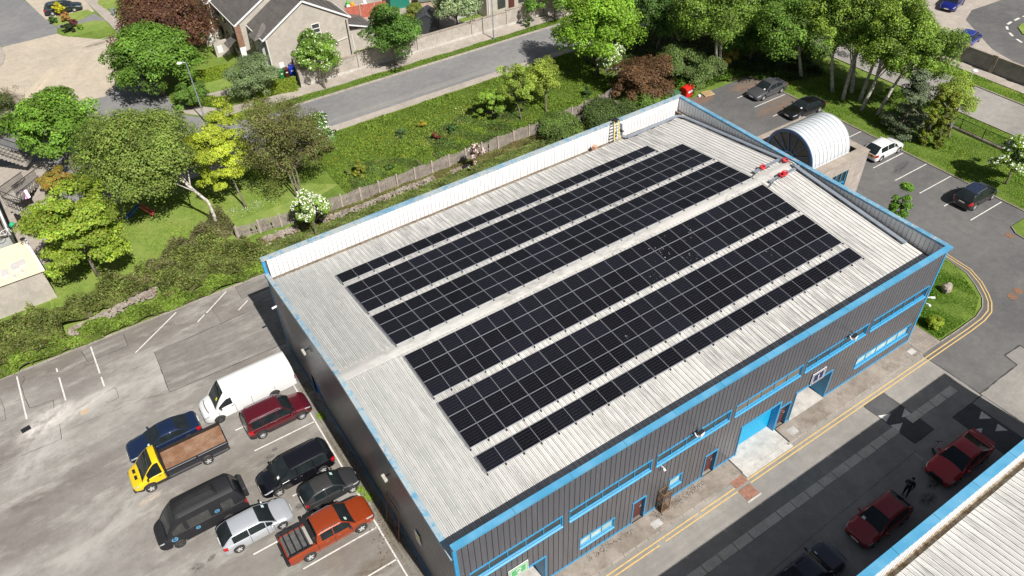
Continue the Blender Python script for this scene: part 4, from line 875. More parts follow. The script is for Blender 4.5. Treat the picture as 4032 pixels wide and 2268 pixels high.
MB().prism([(25.4, 70), (28.6, 70), (28.6, 74), (25.4, 74)], 0, 2.5).build('wall', M['dash'], r)
b = MB(); tileroof(b, (28.95, 74.3, 2.45), (28.95, 69.8, 2.45), (25.4, 69.8, 3.7), (25.4, 74.3, 3.7), 11); b.build('roof', [M['tile'], M['groove']], r)
b = MB(); b.bar((25.4, 69.74, 3.6), (28.95, 69.74, 2.36), .05, .16); b.build('fascia', M['fascia'], r)
# garden wall along the path
r = thing('garden_wall', 'long cream roughcast garden wall along the far footpath', 'wall', (0, 0, 0))
xs = [16.7, 24.0, 31.9, 39.6, 44.8, 50.6, 66.0]; yw = lambda x: 65.0 - (x - 16.7) * .02
b = MB(); cb = MB(); pb = MB(); fb = MB()
for i, (a, c) in enumerate(zip(xs[:-1], xs[1:])):
    h = (1.95, 2.1, 1.9, 2.0, 2.15, 2.2)[i]
    b.poly([(a, yw(a), 0), (c, yw(c), 0), (c, yw(c), h), (a, yw(a), h)]); b.poly([(c, yw(c) + .22, 0), (a, yw(a) + .22, 0), (a, yw(a) + .22, h), (c, yw(c) + .22, h)]); b.poly([(a, yw(a), 0), (a, yw(a), h), (a, yw(a) + .22, h), (a, yw(a) + .22, 0)])
    cb.bar((a, yw(a) + .11, h + .04), (c, yw(c) + .11, h + .04), .34, .09); pb.box(a - .03, a + .03, yw(a) - .02, yw(a) - .001, 0, h)
    fb.bar((a, yw(a) - .012, .2), (c, yw(c) - .012, .2), .02, .38)
b.build('wall', M['walldash'], r); cb.build('coping', M['capstone'], r); fb.build('plinth', M['slab'], r); pb.build('joint', M['tar'], r)
r = thing('garden_wall', 'short roughcast side wall running back from the path beside the wheelie bins', 'wall', (0, 0, 0))
MB().prism([(16.7, 65.05), (16.95, 65.05), (17.9, 69.2), (17.65, 69.2)], 0, 1.9).build('wall', M['walldash'], r); MB().prism([(16.65, 65.05), (17.0, 65.05), (17.95, 69.2), (17.6, 69.2)], 1.905, 1.98).build('coping', M['capstone'], r)
# second estate house by the wall (upper centre)
r = thing('estate_house', 'cream house with a white drainpipe just behind the garden wall at the top edge', 'house', (0, 0, 0), 0, 'terraced estate houses')
MB().box(44.2, 54, 68.2, 78, 0, 5.2).build('wall', M['dash'], r); b = MB(); tileroof(b, (43.8, 67.9, 5.1), (54.4, 67.9, 5.1), (54.4, 73, 8), (43.8, 73, 8), 24); tileroof(b, (54.4, 78.3, 5.1), (43.8, 78.3, 5.1), (43.8, 73, 8), (54.4, 73, 8), 24); b.build('roof', [M['tile'], M['groove']], r)
for x in (45.9, 49.2): MB().box(x, x + 1.2, 68.12, 68.19, .9, 2.2).build('window', M['wglass'], r)
MB().box(47.6, 48.5, 68.12, 68.19, 0, 2.1).build('door', M['doorred'], r)
MB().tube([(44.5, 68.1, 4.8), (44.5, 68.1, 0.1)], .06).build('drain_pipe', M['fascia'], r)
r = thing('estate_house', 'grey sided house part between the pale shrub and the lamp post at the top edge', 'house', (0, 0, 0), 0, 'terraced estate houses')
MB().box(40.8, 44.0, 70.5, 79, 0, 5).build('wall', M['greyrender'], r); MB().box(41.6, 42.9, 70.4, 70.49, .9, 2.3).build('window', M['wglass'], r)
struct(MB().box(17.9, 44, 65.3, 69.2, 0, .03).build('garden_ground', M['path'])); struct(MB().box(28.7, 41, 69.3, 88, 0, .04).build('garden_ground', M['path']))
# sheds and garden fences
def shed(label, cx, cy, w_, d, hw, hr, wallm, roofm, rz=0, ribs=0):
    r = thing('garden_shed', label, 'shed', (cx, cy, 0.04), rz, 'garden sheds behind the wall')
    b = MB(); n = 9
    for i in range(n):
        z0, z1 = hw * i / n, hw * (i + 1) / n; e = .02
        for (p, q) in (((-w_ / 2, -d / 2), (w_ / 2, -d / 2)), ((w_ / 2, -d / 2), (w_ / 2, d / 2)), ((w_ / 2, d / 2), (-w_ / 2, d / 2)), ((-w_ / 2, d / 2), (-w_ / 2, -d / 2))):
            dx, dy = (q[1] - p[1]), -(q[0] - p[0]); l = math.hypot(dx, dy); dx, dy = dx / l * e, dy / l * e
            b.quad((p[0] + dx, p[1] + dy, z0), (q[0] + dx, q[1] + dy, z0), (q[0], q[1], z1), (p[0], p[1], z1))
    b.tri((-w_ / 2, -d / 2, hw), (w_ / 2, -d / 2, hw), (0, -d / 2, hr)); b.tri((w_ / 2, d / 2, hw), (-w_ / 2, d / 2, hw), (0, d / 2, hr)); b.build('wall', wallm, r)
    b = MB(); s = (hr - hw) / (w_ / 2); o = .15
    for sg in (-1, 1):
        A, B_ = (sg * (w_ / 2 + o), -d / 2 - .1, hw - s * o + .03), (sg * (w_ / 2 + o), d / 2 + .1, hw - s * o + .03); Cc, D = (0, d / 2 + .1, hr + .03), (0, -d / 2 - .1, hr + .03)
        P = (A, B_, Cc, D) if sg < 0 else (B_, A, D, Cc)
        if ribs: tileroof(b, *P, ribs, 0, .03)
        else: b.quad(*P)
    b.build('roof', [roofm, M['alu']], r); return r
M['shedblack'] = plain('shed_black', (0.035, 0.04, 0.045), .6); M['felt'] = plain('green_felt', (0.11, 0.13, 0.1), .9, var=.3); M['pinewood'] = plain('pine_boards', (0.42, 0.33, 0.25), .8, var=.25)
shed('black garden shed with a ribbed dark metal roof close behind the wall', 36.4, 70.2, 2.7, 3.2, 1.7, 2.5, M['shedblack'], plain('ribbed_roof', (0.06, 0.06, 0.07), .4, .3), -.55, 14)
shed('old wooden shed with a green felt roof behind the black shed', 39.6, 76.0, 3.2, 2.6, 1.7, 2.4, M['pinewood'], M['felt'], 1.2)
shed('pale pine shed near the top edge behind the green shed', 38.6, 81.5, 2.4, 2.4, 1.9, 2.5, M['pinewood'], M['felt'], .3)
r = thing('garden_shed', 'green metal shed with a flat dark roof behind the tan fence', 'shed', (36.4, 79.2, 0.04), .1, 'garden sheds behind the wall')
b = MB()
for i in range(12): x = -1.5 + i * .25; b.box(x, x + .235, -1.0, -.96 - (.02 if i % 2 else 0), 0, 1.9)
b.box(-1.5, 1.5, -.95, 1.2, 0, 1.9); b.build('wall', plain('shed_green', (0.02, 0.2, 0.14), .5), r); b = MB(); b.box(-1.7, 1.7, -1.2, 1.4, 1.92, 2.02); b.build('roof', M['tile'], r)
def boardfence(name, label, pts, h, mat_, post=2.0, pm=None, group=None):
    r = thing(name, label, 'fence', (0, 0, 0), 0, group); b = MB(); pb = MB()
    for p, q in zip(pts[:-1], pts[1:]):
        p, q = Vector(p), Vector(q); ln = (q - p).length; n = int(ln / .14); d = (q - p) / ln
        for i in range(n):
            a = p + d * (i * .14); c = a + d * .13; j = random.uniform(-.02, .02); b.bar((a.x, a.y, h / 2 + j), (c.x, c.y, h / 2 + j), .02, h)
        for k in range(int(ln / post) + 1): a = p + d * (k * post); pb.box(a.x - .06, a.x + .06, a.y - .06, a.y + .06, 0, h + .08)
    b.build('board_panel', mat_, r); pb.build('post', pm or mat_, r); return r
boardfence('garden_fence', 'red stained garden fence with tall boards behind the lean-to', [(28.9, 79.3), (34.4, 78.1)], 1.8, plain('red_fence', (0.42, 0.11, 0.07), .8, var=.25), pm=M['path'])
boardfence('garden_fence', 'weathered pale garden fence panel left of the round bush', [(34.4, 75.6), (37.6, 74.6)], 1.4, plain('tan_fence', (0.4, 0.37, 0.3), .8, var=.3), pm=M['path'])
boardfence('garden_fence', 'dark stained fence beyond the green shed', [(38.2, 78.0), (40.6, 76.3)], 1.7, plain('dark_fence', (0.14, 0.07, 0.05), .8, var=.3))
b = MB(); b.lathe([(0, .72), (.75, .72), (.78, .68), (.1, .66), (.1, .04), (0, .04)], 16, 'z', (34.5, 71.8, .04)); tag(b.build('garden_table', M['shedblack']), 'round dark garden table between the tree and the black shed', 'table')
for i, (x, y, c, la) in enumerate(((31.2, 82.5, (0.75, 0.3, 0.02), 'orange garden toy behind the red fence'), (30.4, 82.0, (0.8, 0.8, 0.8), 'white wire rack behind the red fence'), (30.9, 83.3, (0.1, 0.4, 0.06), 'green heap behind the red fence'), (32.9, 82.2, (0.75, 0.75, 0.78), 'white sheet behind the red fence'))):
    b = MB(); b.box(-.35, .35, -.25, .3, 0, .5, rot=i * .7); b.ball((.1, 0, .65), .3, 7); o = tag(b.build('garden_clutter', plain('clutter_%d' % i, c, .6), loc=(x, y, .04), bevel=.06), la, 'garden item')
# wheelie bins
def wheelie(x, y, col, label, s=1.0, rz=0, group='wheelie bins'):
    r = thing('wheelie_bin', label, 'bin', (x, y, .03), rz, group); m = plain('bin_' + label[:14], col, .45)
    b = MB(); h = 1.0 * s; B = [(-.22, -.25), (.22, -.25), (.22, .25), (-.22, .25)]; T = [(-.29, -.33), (.29, -.33), (.29, .35), (-.29, .35)]
    for k in range(4): p, q, P, Q = B[k], B[(k + 1) % 4], T[k], T[(k + 1) % 4]; b.quad((p[0] * s, p[1] * s, .06), (q[0] * s, q[1] * s, .06), (Q[0] * s, Q[1] * s, h), (P[0] * s, P[1] * s, h))
    b.build('body', m, r)
    b = MB(); b.box(-.31 * s, .31 * s, -.36 * s, .3 * s, h, h + .07 * s); b.bar((-.25 * s, .4 * s, h - .02), (.25 * s, .4 * s, h - .02), .05, .05); b.quad((-.31 * s, -.36 * s, h + .075), (.31 * s, -.36 * s, h + .075), (.26 * s, .3 * s, h + .12 * s), (-.26 * s, .3 * s, h + .12 * s)); b.build('lid', m, r)
    b = MB()
    for q in (-.24, .24): b.lathe([(0, -.03), (.1, -.03), (.1, .03), (0, .03)], 12, 'x', (q * s, .28 * s, .1))
    b.build('wheel', M['tyre'], r); MB().box(-.12 * s, .12 * s, -.345 * s, -.335 * s, .62 * s, .75 * s).build('label_sticker', M['paper'], r)
wheelie(15.7, 68.6, (0.02, 0.16, 0.04), 'dark green wheelie bin, left of the three by the gable wall', rz=.1); wheelie(16.35, 68.6, (0.06, 0.015, 0.012), 'brown wheelie bin between the green and the blue one'); wheelie(17.05, 68.4, (0.01, 0.05, 0.6), 'blue wheelie bin, right of the three by the gable wall', 1.15, -.2)
r = thing('trade_bin', 'large bright red commercial bin with white panel at the far car park corner', 'commercial bin', (50.2, 36.7, 0), 0.15)
b = MB(); P = [(-.62, -.45), (.62, -.45), (.62, .45), (-.62, .45)]
for k in range(4): p, q = P[k], P[(k + 1) % 4]; b.quad((p[0] * .9, p[1] * .85, .18), (q[0] * .9, q[1] * .85, .18), (q[0], q[1], 1.15), (p[0], p[1], 1.15))
b.build('body', M['red'], r)
b = MB(); n = 8
for i in range(n):
    t0, t1 = PI * i / n, PI * (i + 1) / n; f = lambda t: (-.5 * math.cos(t), 1.15 + .28 * math.sin(t)); (ya, za), (yb, zb) = f(t0), f(t1); b.quad((-.66, ya, za), (-.66, yb, zb), (.66, yb, zb), (.66, ya, za))
b.poly([(-.66, -.5 * math.cos(PI * i / n), 1.15 + .28 * math.sin(PI * i / n)) for i in range(n + 1)]); b.poly([(.66, -.5 * math.cos(PI * i / n), 1.15 + .28 * math.sin(PI * i / n)) for i in range(n + 1)][::-1]); b.build('lid', M['red'], r)
MB().box(-.3, .5, -.462, -.452, .75, .98).build('label_panel', M['white'], r); b = MB()
for x in (-.5, .5):
    for y in (-.35, .35): b.lathe([(0, -.03), (.09, -.03), (.09, .03), (0, .03)], 10, 'x', (x, y, .09))
b.build('wheel', M['tyre'], r)
r = thing('trade_bin', 'dark green commercial bin left of the red one, mostly behind the parapet', 'commercial bin', (48.4, 36.9, 0), 0.1)
b = MB(); b.box(-.65, .65, -.5, .5, .15, 1.0); b.build('body', plain('bin_green', (0.03, 0.12, 0.06), .6), r, bevel=.05); b = MB(); b.box(-.68, .68, -.53, .53, 1.01, 1.1); b.build('lid', plain('bin_green_lid', (0.06, 0.17, 0.09), .6), r, bevel=.03)
b = MB(); 
for i in range(7): b.box(-.6 + i * .18, -.49 + i * .18, -.5, .5, .1, .125)
for y in (-.45, 0, .45): b.box(-.6, .6, y - .05, y + .05, 0.02, .098)
o = b.build('pallet', plain('pallet_wood', (0.55, 0.38, 0.2), .8, var=.2), loc=(52.6, 35.85, .02)); o.rotation_euler = (0, 0, -.2); tag(o, 'wooden pallet lying at the edge of the right car park near the red bin', 'pallet')
o = tag(MB().box(-.15, .15, -.12, .12, 0, .2).build('white_box', M['white'], loc=(51.5, 36.0, 0), bevel=.02), 'small white box left of the wooden pallet', 'box')
M['fpost'] = plain('fence_post', (0.42, 0.36, 0.3), .9, var=.3)
# timber fence behind the warehouse, one leaning panel run
r = thing('timber_fence', 'long weathered grey timber picket fence behind the warehouse', 'fence', (0, 0, 0)); b = MB(); pb = MB(); rb = MB()
FP = [(1.2, 41.35), (3.1, 41.1), (6.0, 40.7), (9.6, 40.35), (13.7, 40.2), (26.9, 40.2), (34, 40.2), (38.4, 40.6), (42.2, 40.9), (44.2, 41.4)]
for p, q in zip(FP[:-1], FP[1:]):
    p, q = Vector(p), Vector(q); ln = (q - p).length; d = (q - p) / ln; n = int(ln / .12)
    for i in range(n):
        if random.random() < .02: continue
        a = p + d * (i * .12); h = 1.32 + random.uniform(-.05, .05) + .08 * math.sin((a.x) * 2.1); t = random.uniform(-.02, .02)
        b.bar((a.x, a.y, .03), (a.x + t, a.y + .01 + t, h), .022, .095, up=(d.x, d.y, 0))
    rb.bar((p.x, p.y + .04, .35), (q.x, q.y + .04, .35), .05, .08); rb.bar((p.x, p.y + .04, 1.0), (q.x, q.y + .04, 1.0), .05, .08)
ln = 0; x = 1.3
while x < 44:
    for p, q in zip(FP[:-1], FP[1:]):
        if p[0] <= x < q[0]: y = p[1] + (q[1] - p[1]) * (x - p[0]) / (q[0] - p[0]); MB().box(x - .07, x + .07, y - .1, y - .02, 0, 1.5).build('post', M['fpost'], r)
    x += 1.9
b.build('pickets', M['wood'], r); rb.build('rail', M['wood'], r)
# rubble stone banks (low drystone wall pieces)
def rubble(label, pts, w_=.9, h=.45, n_per=60):
    b = MB(); 
    for p, q in zip(pts[:-1], pts[1:]):
        p, q = Vector(p), Vector(q); d = (q - p); ln = d.length; d /= ln; nn = Vector((-d.y, d.x))
        for i in range(int(ln * n_per)):
            t = random.random() * ln; s = random.gauss(0, .32) * w_; c = p + d * t + nn * s; k = random.uniform(.04, .13); hh = h * max(.1, 1 - (s / w_) ** 2 * 1.6) * random.uniform(.6, 1)
            b.box(c.x - k, c.x + k, c.y - k * .5, c.y + k * .5, hh - .12, hh, rot=random.gauss(0, .35))
    return tag(b.build('stone_bank', M['stonewall']), label, 'stone wall', 'tumbled stone banks along the fence')
rubble('tumbled grey stone bank in the hedge at the left car park', [(-13.6, 37.2), (-10.5, 37.7), (-6.6, 38.3)], 1.0, .6, 70)
rubble('short tumbled stone bank left of the white blossom tree by the fence', [(3.0, 39.6), (6.2, 39.5)]); rubble('long mossy stone bank right of the white blossom tree by the fence', [(8.0, 39.3), (12.5, 39.0), (16.8, 39.2), (20, 39.2)], .8, .4, 45)
rubble('short stone bank left of the pink blossom tree', [(21.8, 39.1), (23.8, 39.1)], .6, .35); rubble('stone bank under the right end of the timber fence', [(34.5, 39.4), (38, 39.6), (43.5, 40.0)], 1.0, .5)
# right boundary wall
r = thing('boundary_wall', 'tall grey concrete wall with pillars beside the right-hand footpath', 'wall', (0, 0, 0)); b = MB(); cb = MB(); pb = MB()
b.box(80.9, 81.1, -60, 60, 0, 1.9)
for y in np.arange(-20, 60, 4.05):
    pb.box(80.74, 81.25, y - .22, y + .22, 0, 2.05); cb.box(80.68, 81.3, y - .28, y + .28, 2.052, 2.14); cb.box(80.84, 81.16, y + .3, y + 3.75, 1.902, 1.98)
b.build('wall', plain('concrete_grey', (0.24, 0.23, 0.215), .9, var=.25, vscale=1), r); pb.build('pillar', M['pave'], r); cb.build('coping', M['capstone'], r)
# black bow-top railings on the kerb
def railing(name, label, p, q, h, gap=.13, group=None, posts=2.4):
    r = thing(name, label, 'railing', (0, 0, 0), 0, group); b = MB(); pb = MB(); p, q = Vector(p), Vector(q); ln = (q - p).length; d = (q - p) / ln
    for i in range(int(ln / gap)): a = p + d * (i * gap); b.bar((a.x, a.y, a.z), (a.x, a.y, a.z + h), .02, .02)
    for k in range(int(ln / posts) + 1): a = p + d * (k * posts); pb.bar((a.x, a.y, a.z), (a.x, a.y, a.z + h + .08), .06, .06)
    b.bar(p + Vector((0, 0, h)), q + Vector((0, 0, h)), .04, .04); b.bar(p + Vector((0, 0, .1)), q + Vector((0, 0, .1)), .04, .04)
    b.build('bars', M['black'], r); pb.build('post', M['black'], r); return r
railing('railing', 'black metal railing on the low kerb wall beside the right-hand road', (67.02, -4, .28), (67.02, 22, .28), 1.05)
railing('railing', 'grey palisade railing glimpsed behind the birch trees', (60.6, 37.2, .0), (57.0, 38.2, .0), 1.3, .16)
# ---- left edge: flats with stairs
M['conc'] = ground('stair_concrete', (0.42, 0.39, 0.34), (0.35, 0.32, 0.29), None, .8)
M['terrace'] = ground('terrace_tiles', (0.19, 0.16, 0.14), (0.23, 0.2, 0.17), None, .6)
fl = thing('flat_block', 'flat roofed apartment block at the left edge with brown roof terrace and white edge', 'apartment building', (0, 0, 0))
MB().prism([(-40, 48.3), (-15.2, 49.2), (-16.0, 62), (-40, 62)], 0, 3.0).build('wall', M['greyrender'], fl)
MB().prism([(-40, 48.2), (-15.1, 49.1), (-15.9, 62.1), (-40, 62.1)], 3.005, 3.1).build('roof_terrace', M['terrace'], fl)
b = MB(); b.bar((-15.05, 49.1, 3.15), (-15.85, 62, 3.15), .16, .22); b.build('white_edge', M['fascia'], fl)
b = MB(); b.bar((-15.3, 49.4, 4.0), (-16, 62, 4.0), .04, .04)
for k in range(60): t = k / 60; b.bar((-15.3 - .7 * t, 49.4 + 12.6 * t, 3.1), (-15.3 - .7 * t, 49.4 + 12.6 * t, 4.0), .02, .02)
b.build('terrace_railing', M['black'], fl)
an = thing('flat_annex', 'low annex with a cream sheet roof and pale skylights at the left edge', 'annex', (0, 0, 0))
MB().prism([(-40, 42.5), (-13.6, 42.6), (-14.2, 47.2), (-40, 46.6)], 0, 2.9).build('wall', M['dash'], an)
b = MB(); A, B_, Cc, D = (-40, 42.3, 2.95), (-13.5, 42.4, 2.95), (-14.1, 47.4, 3.15), (-40, 46.8, 3.15)
for i in range(7):
    t0, t1 = i / 7, (i + .985) / 7; la = lambda p, q, t: tuple(p[k] + (q[k] - p[k]) * t for k in range(3)); b.quad(la(A, D, t0), la(B_, Cc, t0), la(B_, Cc, t1), la(A, D, t1))
b.build('roof', plain('cream_roof', (0.85, 0.75, 0.52), .6, var=.05), an)
b = MB(); b.bar((-13.45, 42.4, 3.0), (-14.05, 47.4, 3.2), .14, .16); b.build('white_edge', M['fascia'], an)
for (x, y), s in (((-14.75, 44.4), .42), ((-15.3, 44.2), .5), ((-16.1, 43.8), .45), ((-14.9, 43.2), .2), ((-15.5, 42.9), .2)):
    MB().box(x - s * .55, x + s * .55, y - s, y + s, 3.02, 3.14).build('skylight', plain('skylight_pale', (0.62, 0.58, 0.58), .3), an)
struct(MB().prism([(-15, 48), (-13.0, 48), (-10.5, 66), (-16, 68)], 0, .05).build('courtyard', M['path']))
def stair(label, a, b_, w_, n, z0, z1):
    r = thing('outdoor_stair', label, 'stairs', (0, 0, 0), 0, 'outdoor stairs at the flats'); a, b_ = Vector(a), Vector(b_); d = (b_ - a) / n; nr = Vector((-d.y, d.x)).normalized() * w_ / 2; s = MB()
    for i in range(n):
        p, q = a + d * i, a + d * (i + 1); z = z0 + (z1 - z0) * (i + 1) / n; s.prism([tuple(p - nr), tuple(q - nr), tuple(q + nr), tuple(p + nr)], max(0, z - .35), z)
    s.build('steps', M['conc'], r)
    for sg in (-1, 1):
        s = MB(); p, q = a + nr * sg * .92, b_ + nr * sg * .92; s.bar((p.x, p.y, z0 + 1.05), (q.x, q.y, z1 + 1.05), .05, .05); s.bar((p.x, p.y, z0 + .2), (q.x, q.y, z1 + .2), .04, .04)
        for k in range(int((q - p).length / .16)): t = k * .16 / (q - p).length; c = p.lerp(q, t); z = z0 + (z1 - z0) * t; s.bar((c.x, c.y, z), (c.x, c.y, z + 1.05), .025, .025)
        s.build('handrail', M['black'], r)
stair('upper concrete stair with black railings at the left edge below the green maple', at('r5', -80, 90, 2.3), at('r5', 270, 165, 1.2), 1.5, 10, 2.9, 1.2)
stair('middle concrete stair with black railings beside the red leaved shrub', at('r5', 110, 560, 2.2), at('r5', 300, 330, .6), 1.3, 8, 2.6, .3)
stair('lower concrete stair with black railings above the cream roof', at('r5', 60, 590, 2.8), at('r5', 330, 660, 1.2), 1.3, 9, 2.9, .8)
x, y = at('r5', 230, 500, 1.6)
b = MB(); 
for i, dx in enumerate((-.3, -.1, .12)): b.quad((x + dx, y + .3, 1.9), (x + dx + .22, y + .3, 1.9), (x + dx + .3, y - .3, 1.35), (x + dx + .05, y - .35, 1.3), i)
b.bar((x - .5, y + .3, 1.92), (x + .5, y + .3, 1.92), .03, .03, 3); b.bar((x, y, 0), (x, y + .3, 1.9), .03, .03, 3)
tag(b.build('clothes_airer', [plain('cloth_blue', (0.5, 0.65, 0.85), .9), plain('cloth_pink', (0.7, 0.2, 0.5), .9), M['white'], M['black']]), 'white, pink and pale blue washing hung by the stairs at the left edge', 'laundry')
r = thing('bicycle', 'white bicycle lying on the brown terrace at the left edge', 'bicycle', (*at('r5', 70, 905, 3.15), 3.12), .2)
b = MB(); b.tube([(-.45, 0, .5), (0, 0, .3), (.4, .05, .75), (-.15, 0, .75), (0, 0, .3)], .03); b.tube([(-.15, 0, .75), (-.45, 0, .5)], .025); b.tube([(.4, .05, .75), (.5, .05, .3)], .03); b.build('frame', M['white'], r)
for q in (-.5, .52): MB().tube([(q + .32 * math.cos(t * PI / 8), .03, .32 + .32 * math.sin(t * PI / 8)) for t in range(17)], .02, 5).build('wheel', M['tyre'], r)
MB().tube([(.35, -.2, .9), (.4, .05, .85), (.35, .3, .9)], .02).build('handlebar', M['black'], r)
b = MB(); b.ball((0, 0, .25), .25, 8, 0, (1, .8, 1)); tag(b.build('green_watering_can', plain('can_green', (0.02, 0.4, 0.2), .4), loc=(*at('r5', 125, 800, 3.2), 3.1)), 'green plastic container on the brown terrace', 'container')
# street lamps
def lamp(x, y, h, ax, ay, label):
    r = thing('street_lamp', label, 'street lamp', (x, y, 0), 0, 'grey street lamps'); MB().tube([(0, 0, 0), (0, 0, 1.4), (0, 0, 1.45), (0, 0, h)], [.1, .1, .07, .05], 8).build('pole', M['galv'], r)
    MB().tube([(0, 0, h - .05), (ax * .5, ay * .5, h + .02), (ax, ay, h + .0)], .035, 6).build('arm', M['galv'], r)
    o = MB().ball((ax * 1.25, ay * 1.25, h), .22, 8, 0, (1.3, 1.3, .45)).build('lamp_head', M['white'], r, True)
lamp(5.15, 63.8, 7.0, -.5, .15, 'grey street lamp beside the green maple at the junction'); lamp(41.4, 62.2, 8.2, .0, -.6, 'grey street lamp on the far verge in front of the garden wall'); lamp(66.85, 16.0, 6, .6, .15, 'grey street lamp rising behind the light green tree near the railings')
x, y = at('r1', 1335, 95); lamp(x, y, 7, .3, .4, 'grey street lamp rising in front of the maroon tree at the top edge')
x, y = at('r1', 1090, 150); o = tag(MB().box(-.3, .3, -.12, .12, 0, 1.0, rot=.6).build('utility_cabinet', M['galv'], loc=(x, y, .08), bevel=.03), 'small grey utility cabinet on the lawn beside the maroon tree', 'utility cabinet')
# post-and-rail at the front garden hedge, swing slide, boulder
b = MB(); P = [at('r1', 1830, 1010), at('r1', 2160, 1010)]
r = thing('rail_fence', 'low dark rail fence along the clipped hedge at the junction', 'fence', (0, 0, 0)); p, q = [Vector(v) for v in P]
for z in (.45, .85): b.bar((p.x, p.y, z), (q.x, q.y, z), .06, .1)
b.build('rail', plain('dark_timber', (0.1, 0.055, 0.04), .8), r); b = MB()
for t in (0, .33, .66, 1): c = p.lerp(q, t); b.box(c.x - .07, c.x + .07, c.y - .07, c.y + .07, 0, 1.1)
b.build('post', M['doorred'], r)
r = thing('toy_slide', 'red and blue plastic toy slide on the lawn under the willow', 'slide', (-4.9, 50.1, .04), -.35)
b = MB(); b.bar((.1, -.28, 1.15), (.95, -.28, .02), .08, .1); b.bar((.1, .28, 1.15), (.95, .28, .02), .08, .1)
for i in range(4): t = (i + .7) / 4.8; b.box(.1 + .85 * t - .06, .1 + .85 * t + .06, -.26, .26, 1.15 * (1 - t) - .02, 1.15 * (1 - t) + .02)
b.box(.88, 1.02, -.45, .45, 0, .12); b.build('ladder', plain('faded_red', (0.62, 0.1, 0.1), .5), r)
b = MB(); pts = [(.0, 1.1), (-.35, .85), (-.75, .45), (-1.15, .18), (-1.4, .15)]
for (xa, za), (xb, zb) in zip(pts[:-1], pts[1:]): b.quad((xa, -.24, za), (xb, -.24, zb), (xb, .24, zb), (xa, .24, za)); b.bar((xa, -.26, za + .05), (xb, -.26, zb + .05), .04, .16); b.bar((xa, .26, za + .05), (xb, .26, zb + .05), .04, .16)
b.build('chute', plain('toy_blue', (0.03, 0.13, 0.35), .5), r)
def boulder(x, y, s, la, z=.1):
    b = MB(); b.ball((0, 0, 0), 1, 8); v = []
    for p in b.v: q = Vector(p); k = 1 + .18 * math.sin(q.x * 3 + q.y * 2.3) + .14 * math.cos(q.z * 4 + q.x * 3); v.append((p[0] * k * s * .8, p[1] * k * s * .65, (p[2] * k + .5) * s))
    b.v = v; return tag(b.build('boulder', M['stonewall'], loc=(x, y, z)), la, 'boulder')
x, y = at('s4', 1668, 70, .1); boulder(x, y, .55, 'grey upright boulder on the grass island beside the warehouse corner')
# ================================================================== VEHICLES
M['chrome'] = plain('chrome', (0.75, 0.76, 0.78), .15, .9); M['rim'] = plain('alloy_rim', (0.62, 0.62, 0.63), .4, .3); M['steelrim'] = plain('steel_rim', (0.06, 0.06, 0.065), .6)
M['lamp'] = plain('headlight_glass', (0.42, 0.44, 0.46), .12, .1, coat=1, var=.3, vscale=14); M['tail'] = plain('tail_lamp', (0.45, 0.008, 0.01), .15, coat=1); M['plate'] = plain('number_plate', (0.75, 0.75, 0.7), .5)
M['trim'] = plain('grey_trim', (0.03, 0.03, 0.033), .6); M['flap'] = plain('seam_dark', (0.012, 0.012, 0.012), .8)
def paint(name, col, metal=0.0, rough=.35, coat=1.0, var=.03): return plain(name, col, rough, metal, coat=coat, var=var, vscale=2)
def wheel(parent, x, y, r, wdt, side, rimm, spokes=6):
    """side: +1 when the outer face looks to +y"""
    t = MB().lathe([(r * .60, -wdt / 2), (r * .93, -wdt / 2), (r, -wdt / 2 + .03), (r, wdt / 2 - .03), (r * .93, wdt / 2), (r * .60, wdt / 2)], 24, 'y', (0, 0, 0)).build('wheel', M['tyre'], parent, True, (x, y, r))
    b = MB(); f = side * (wdt / 2 - .03); g = side * (wdt / 2 - .005)
    b.lathe([(r * .63, f), (r * .66, g), (r * .60, g)], 24, 'y'); b.lathe([(0, g - side * .01), (r * .16, g - side * .01), (r * .17, f)], 12, 'y'); 
    for k in range(spokes): a = 2 * PI * k / spokes + .3; b.bar((r * .1 * math.cos(a), g - side * .02, r * .1 * math.sin(a)), (r * .62 * math.cos(a), g - side * .012, r * .62 * math.sin(a)), r * (.24 if spokes < 8 else .1), .02, up=(0, 1, 0))
    b.lathe([(0, f - side * .06), (r * .62, f - side * .06)], 20, 'y', m=1)
    b.build('rim', [rimm, M['trim']], t); return t
def I(x, P): return float(np.interp(x, [p[0] for p in P], [p[1] for p in P]))
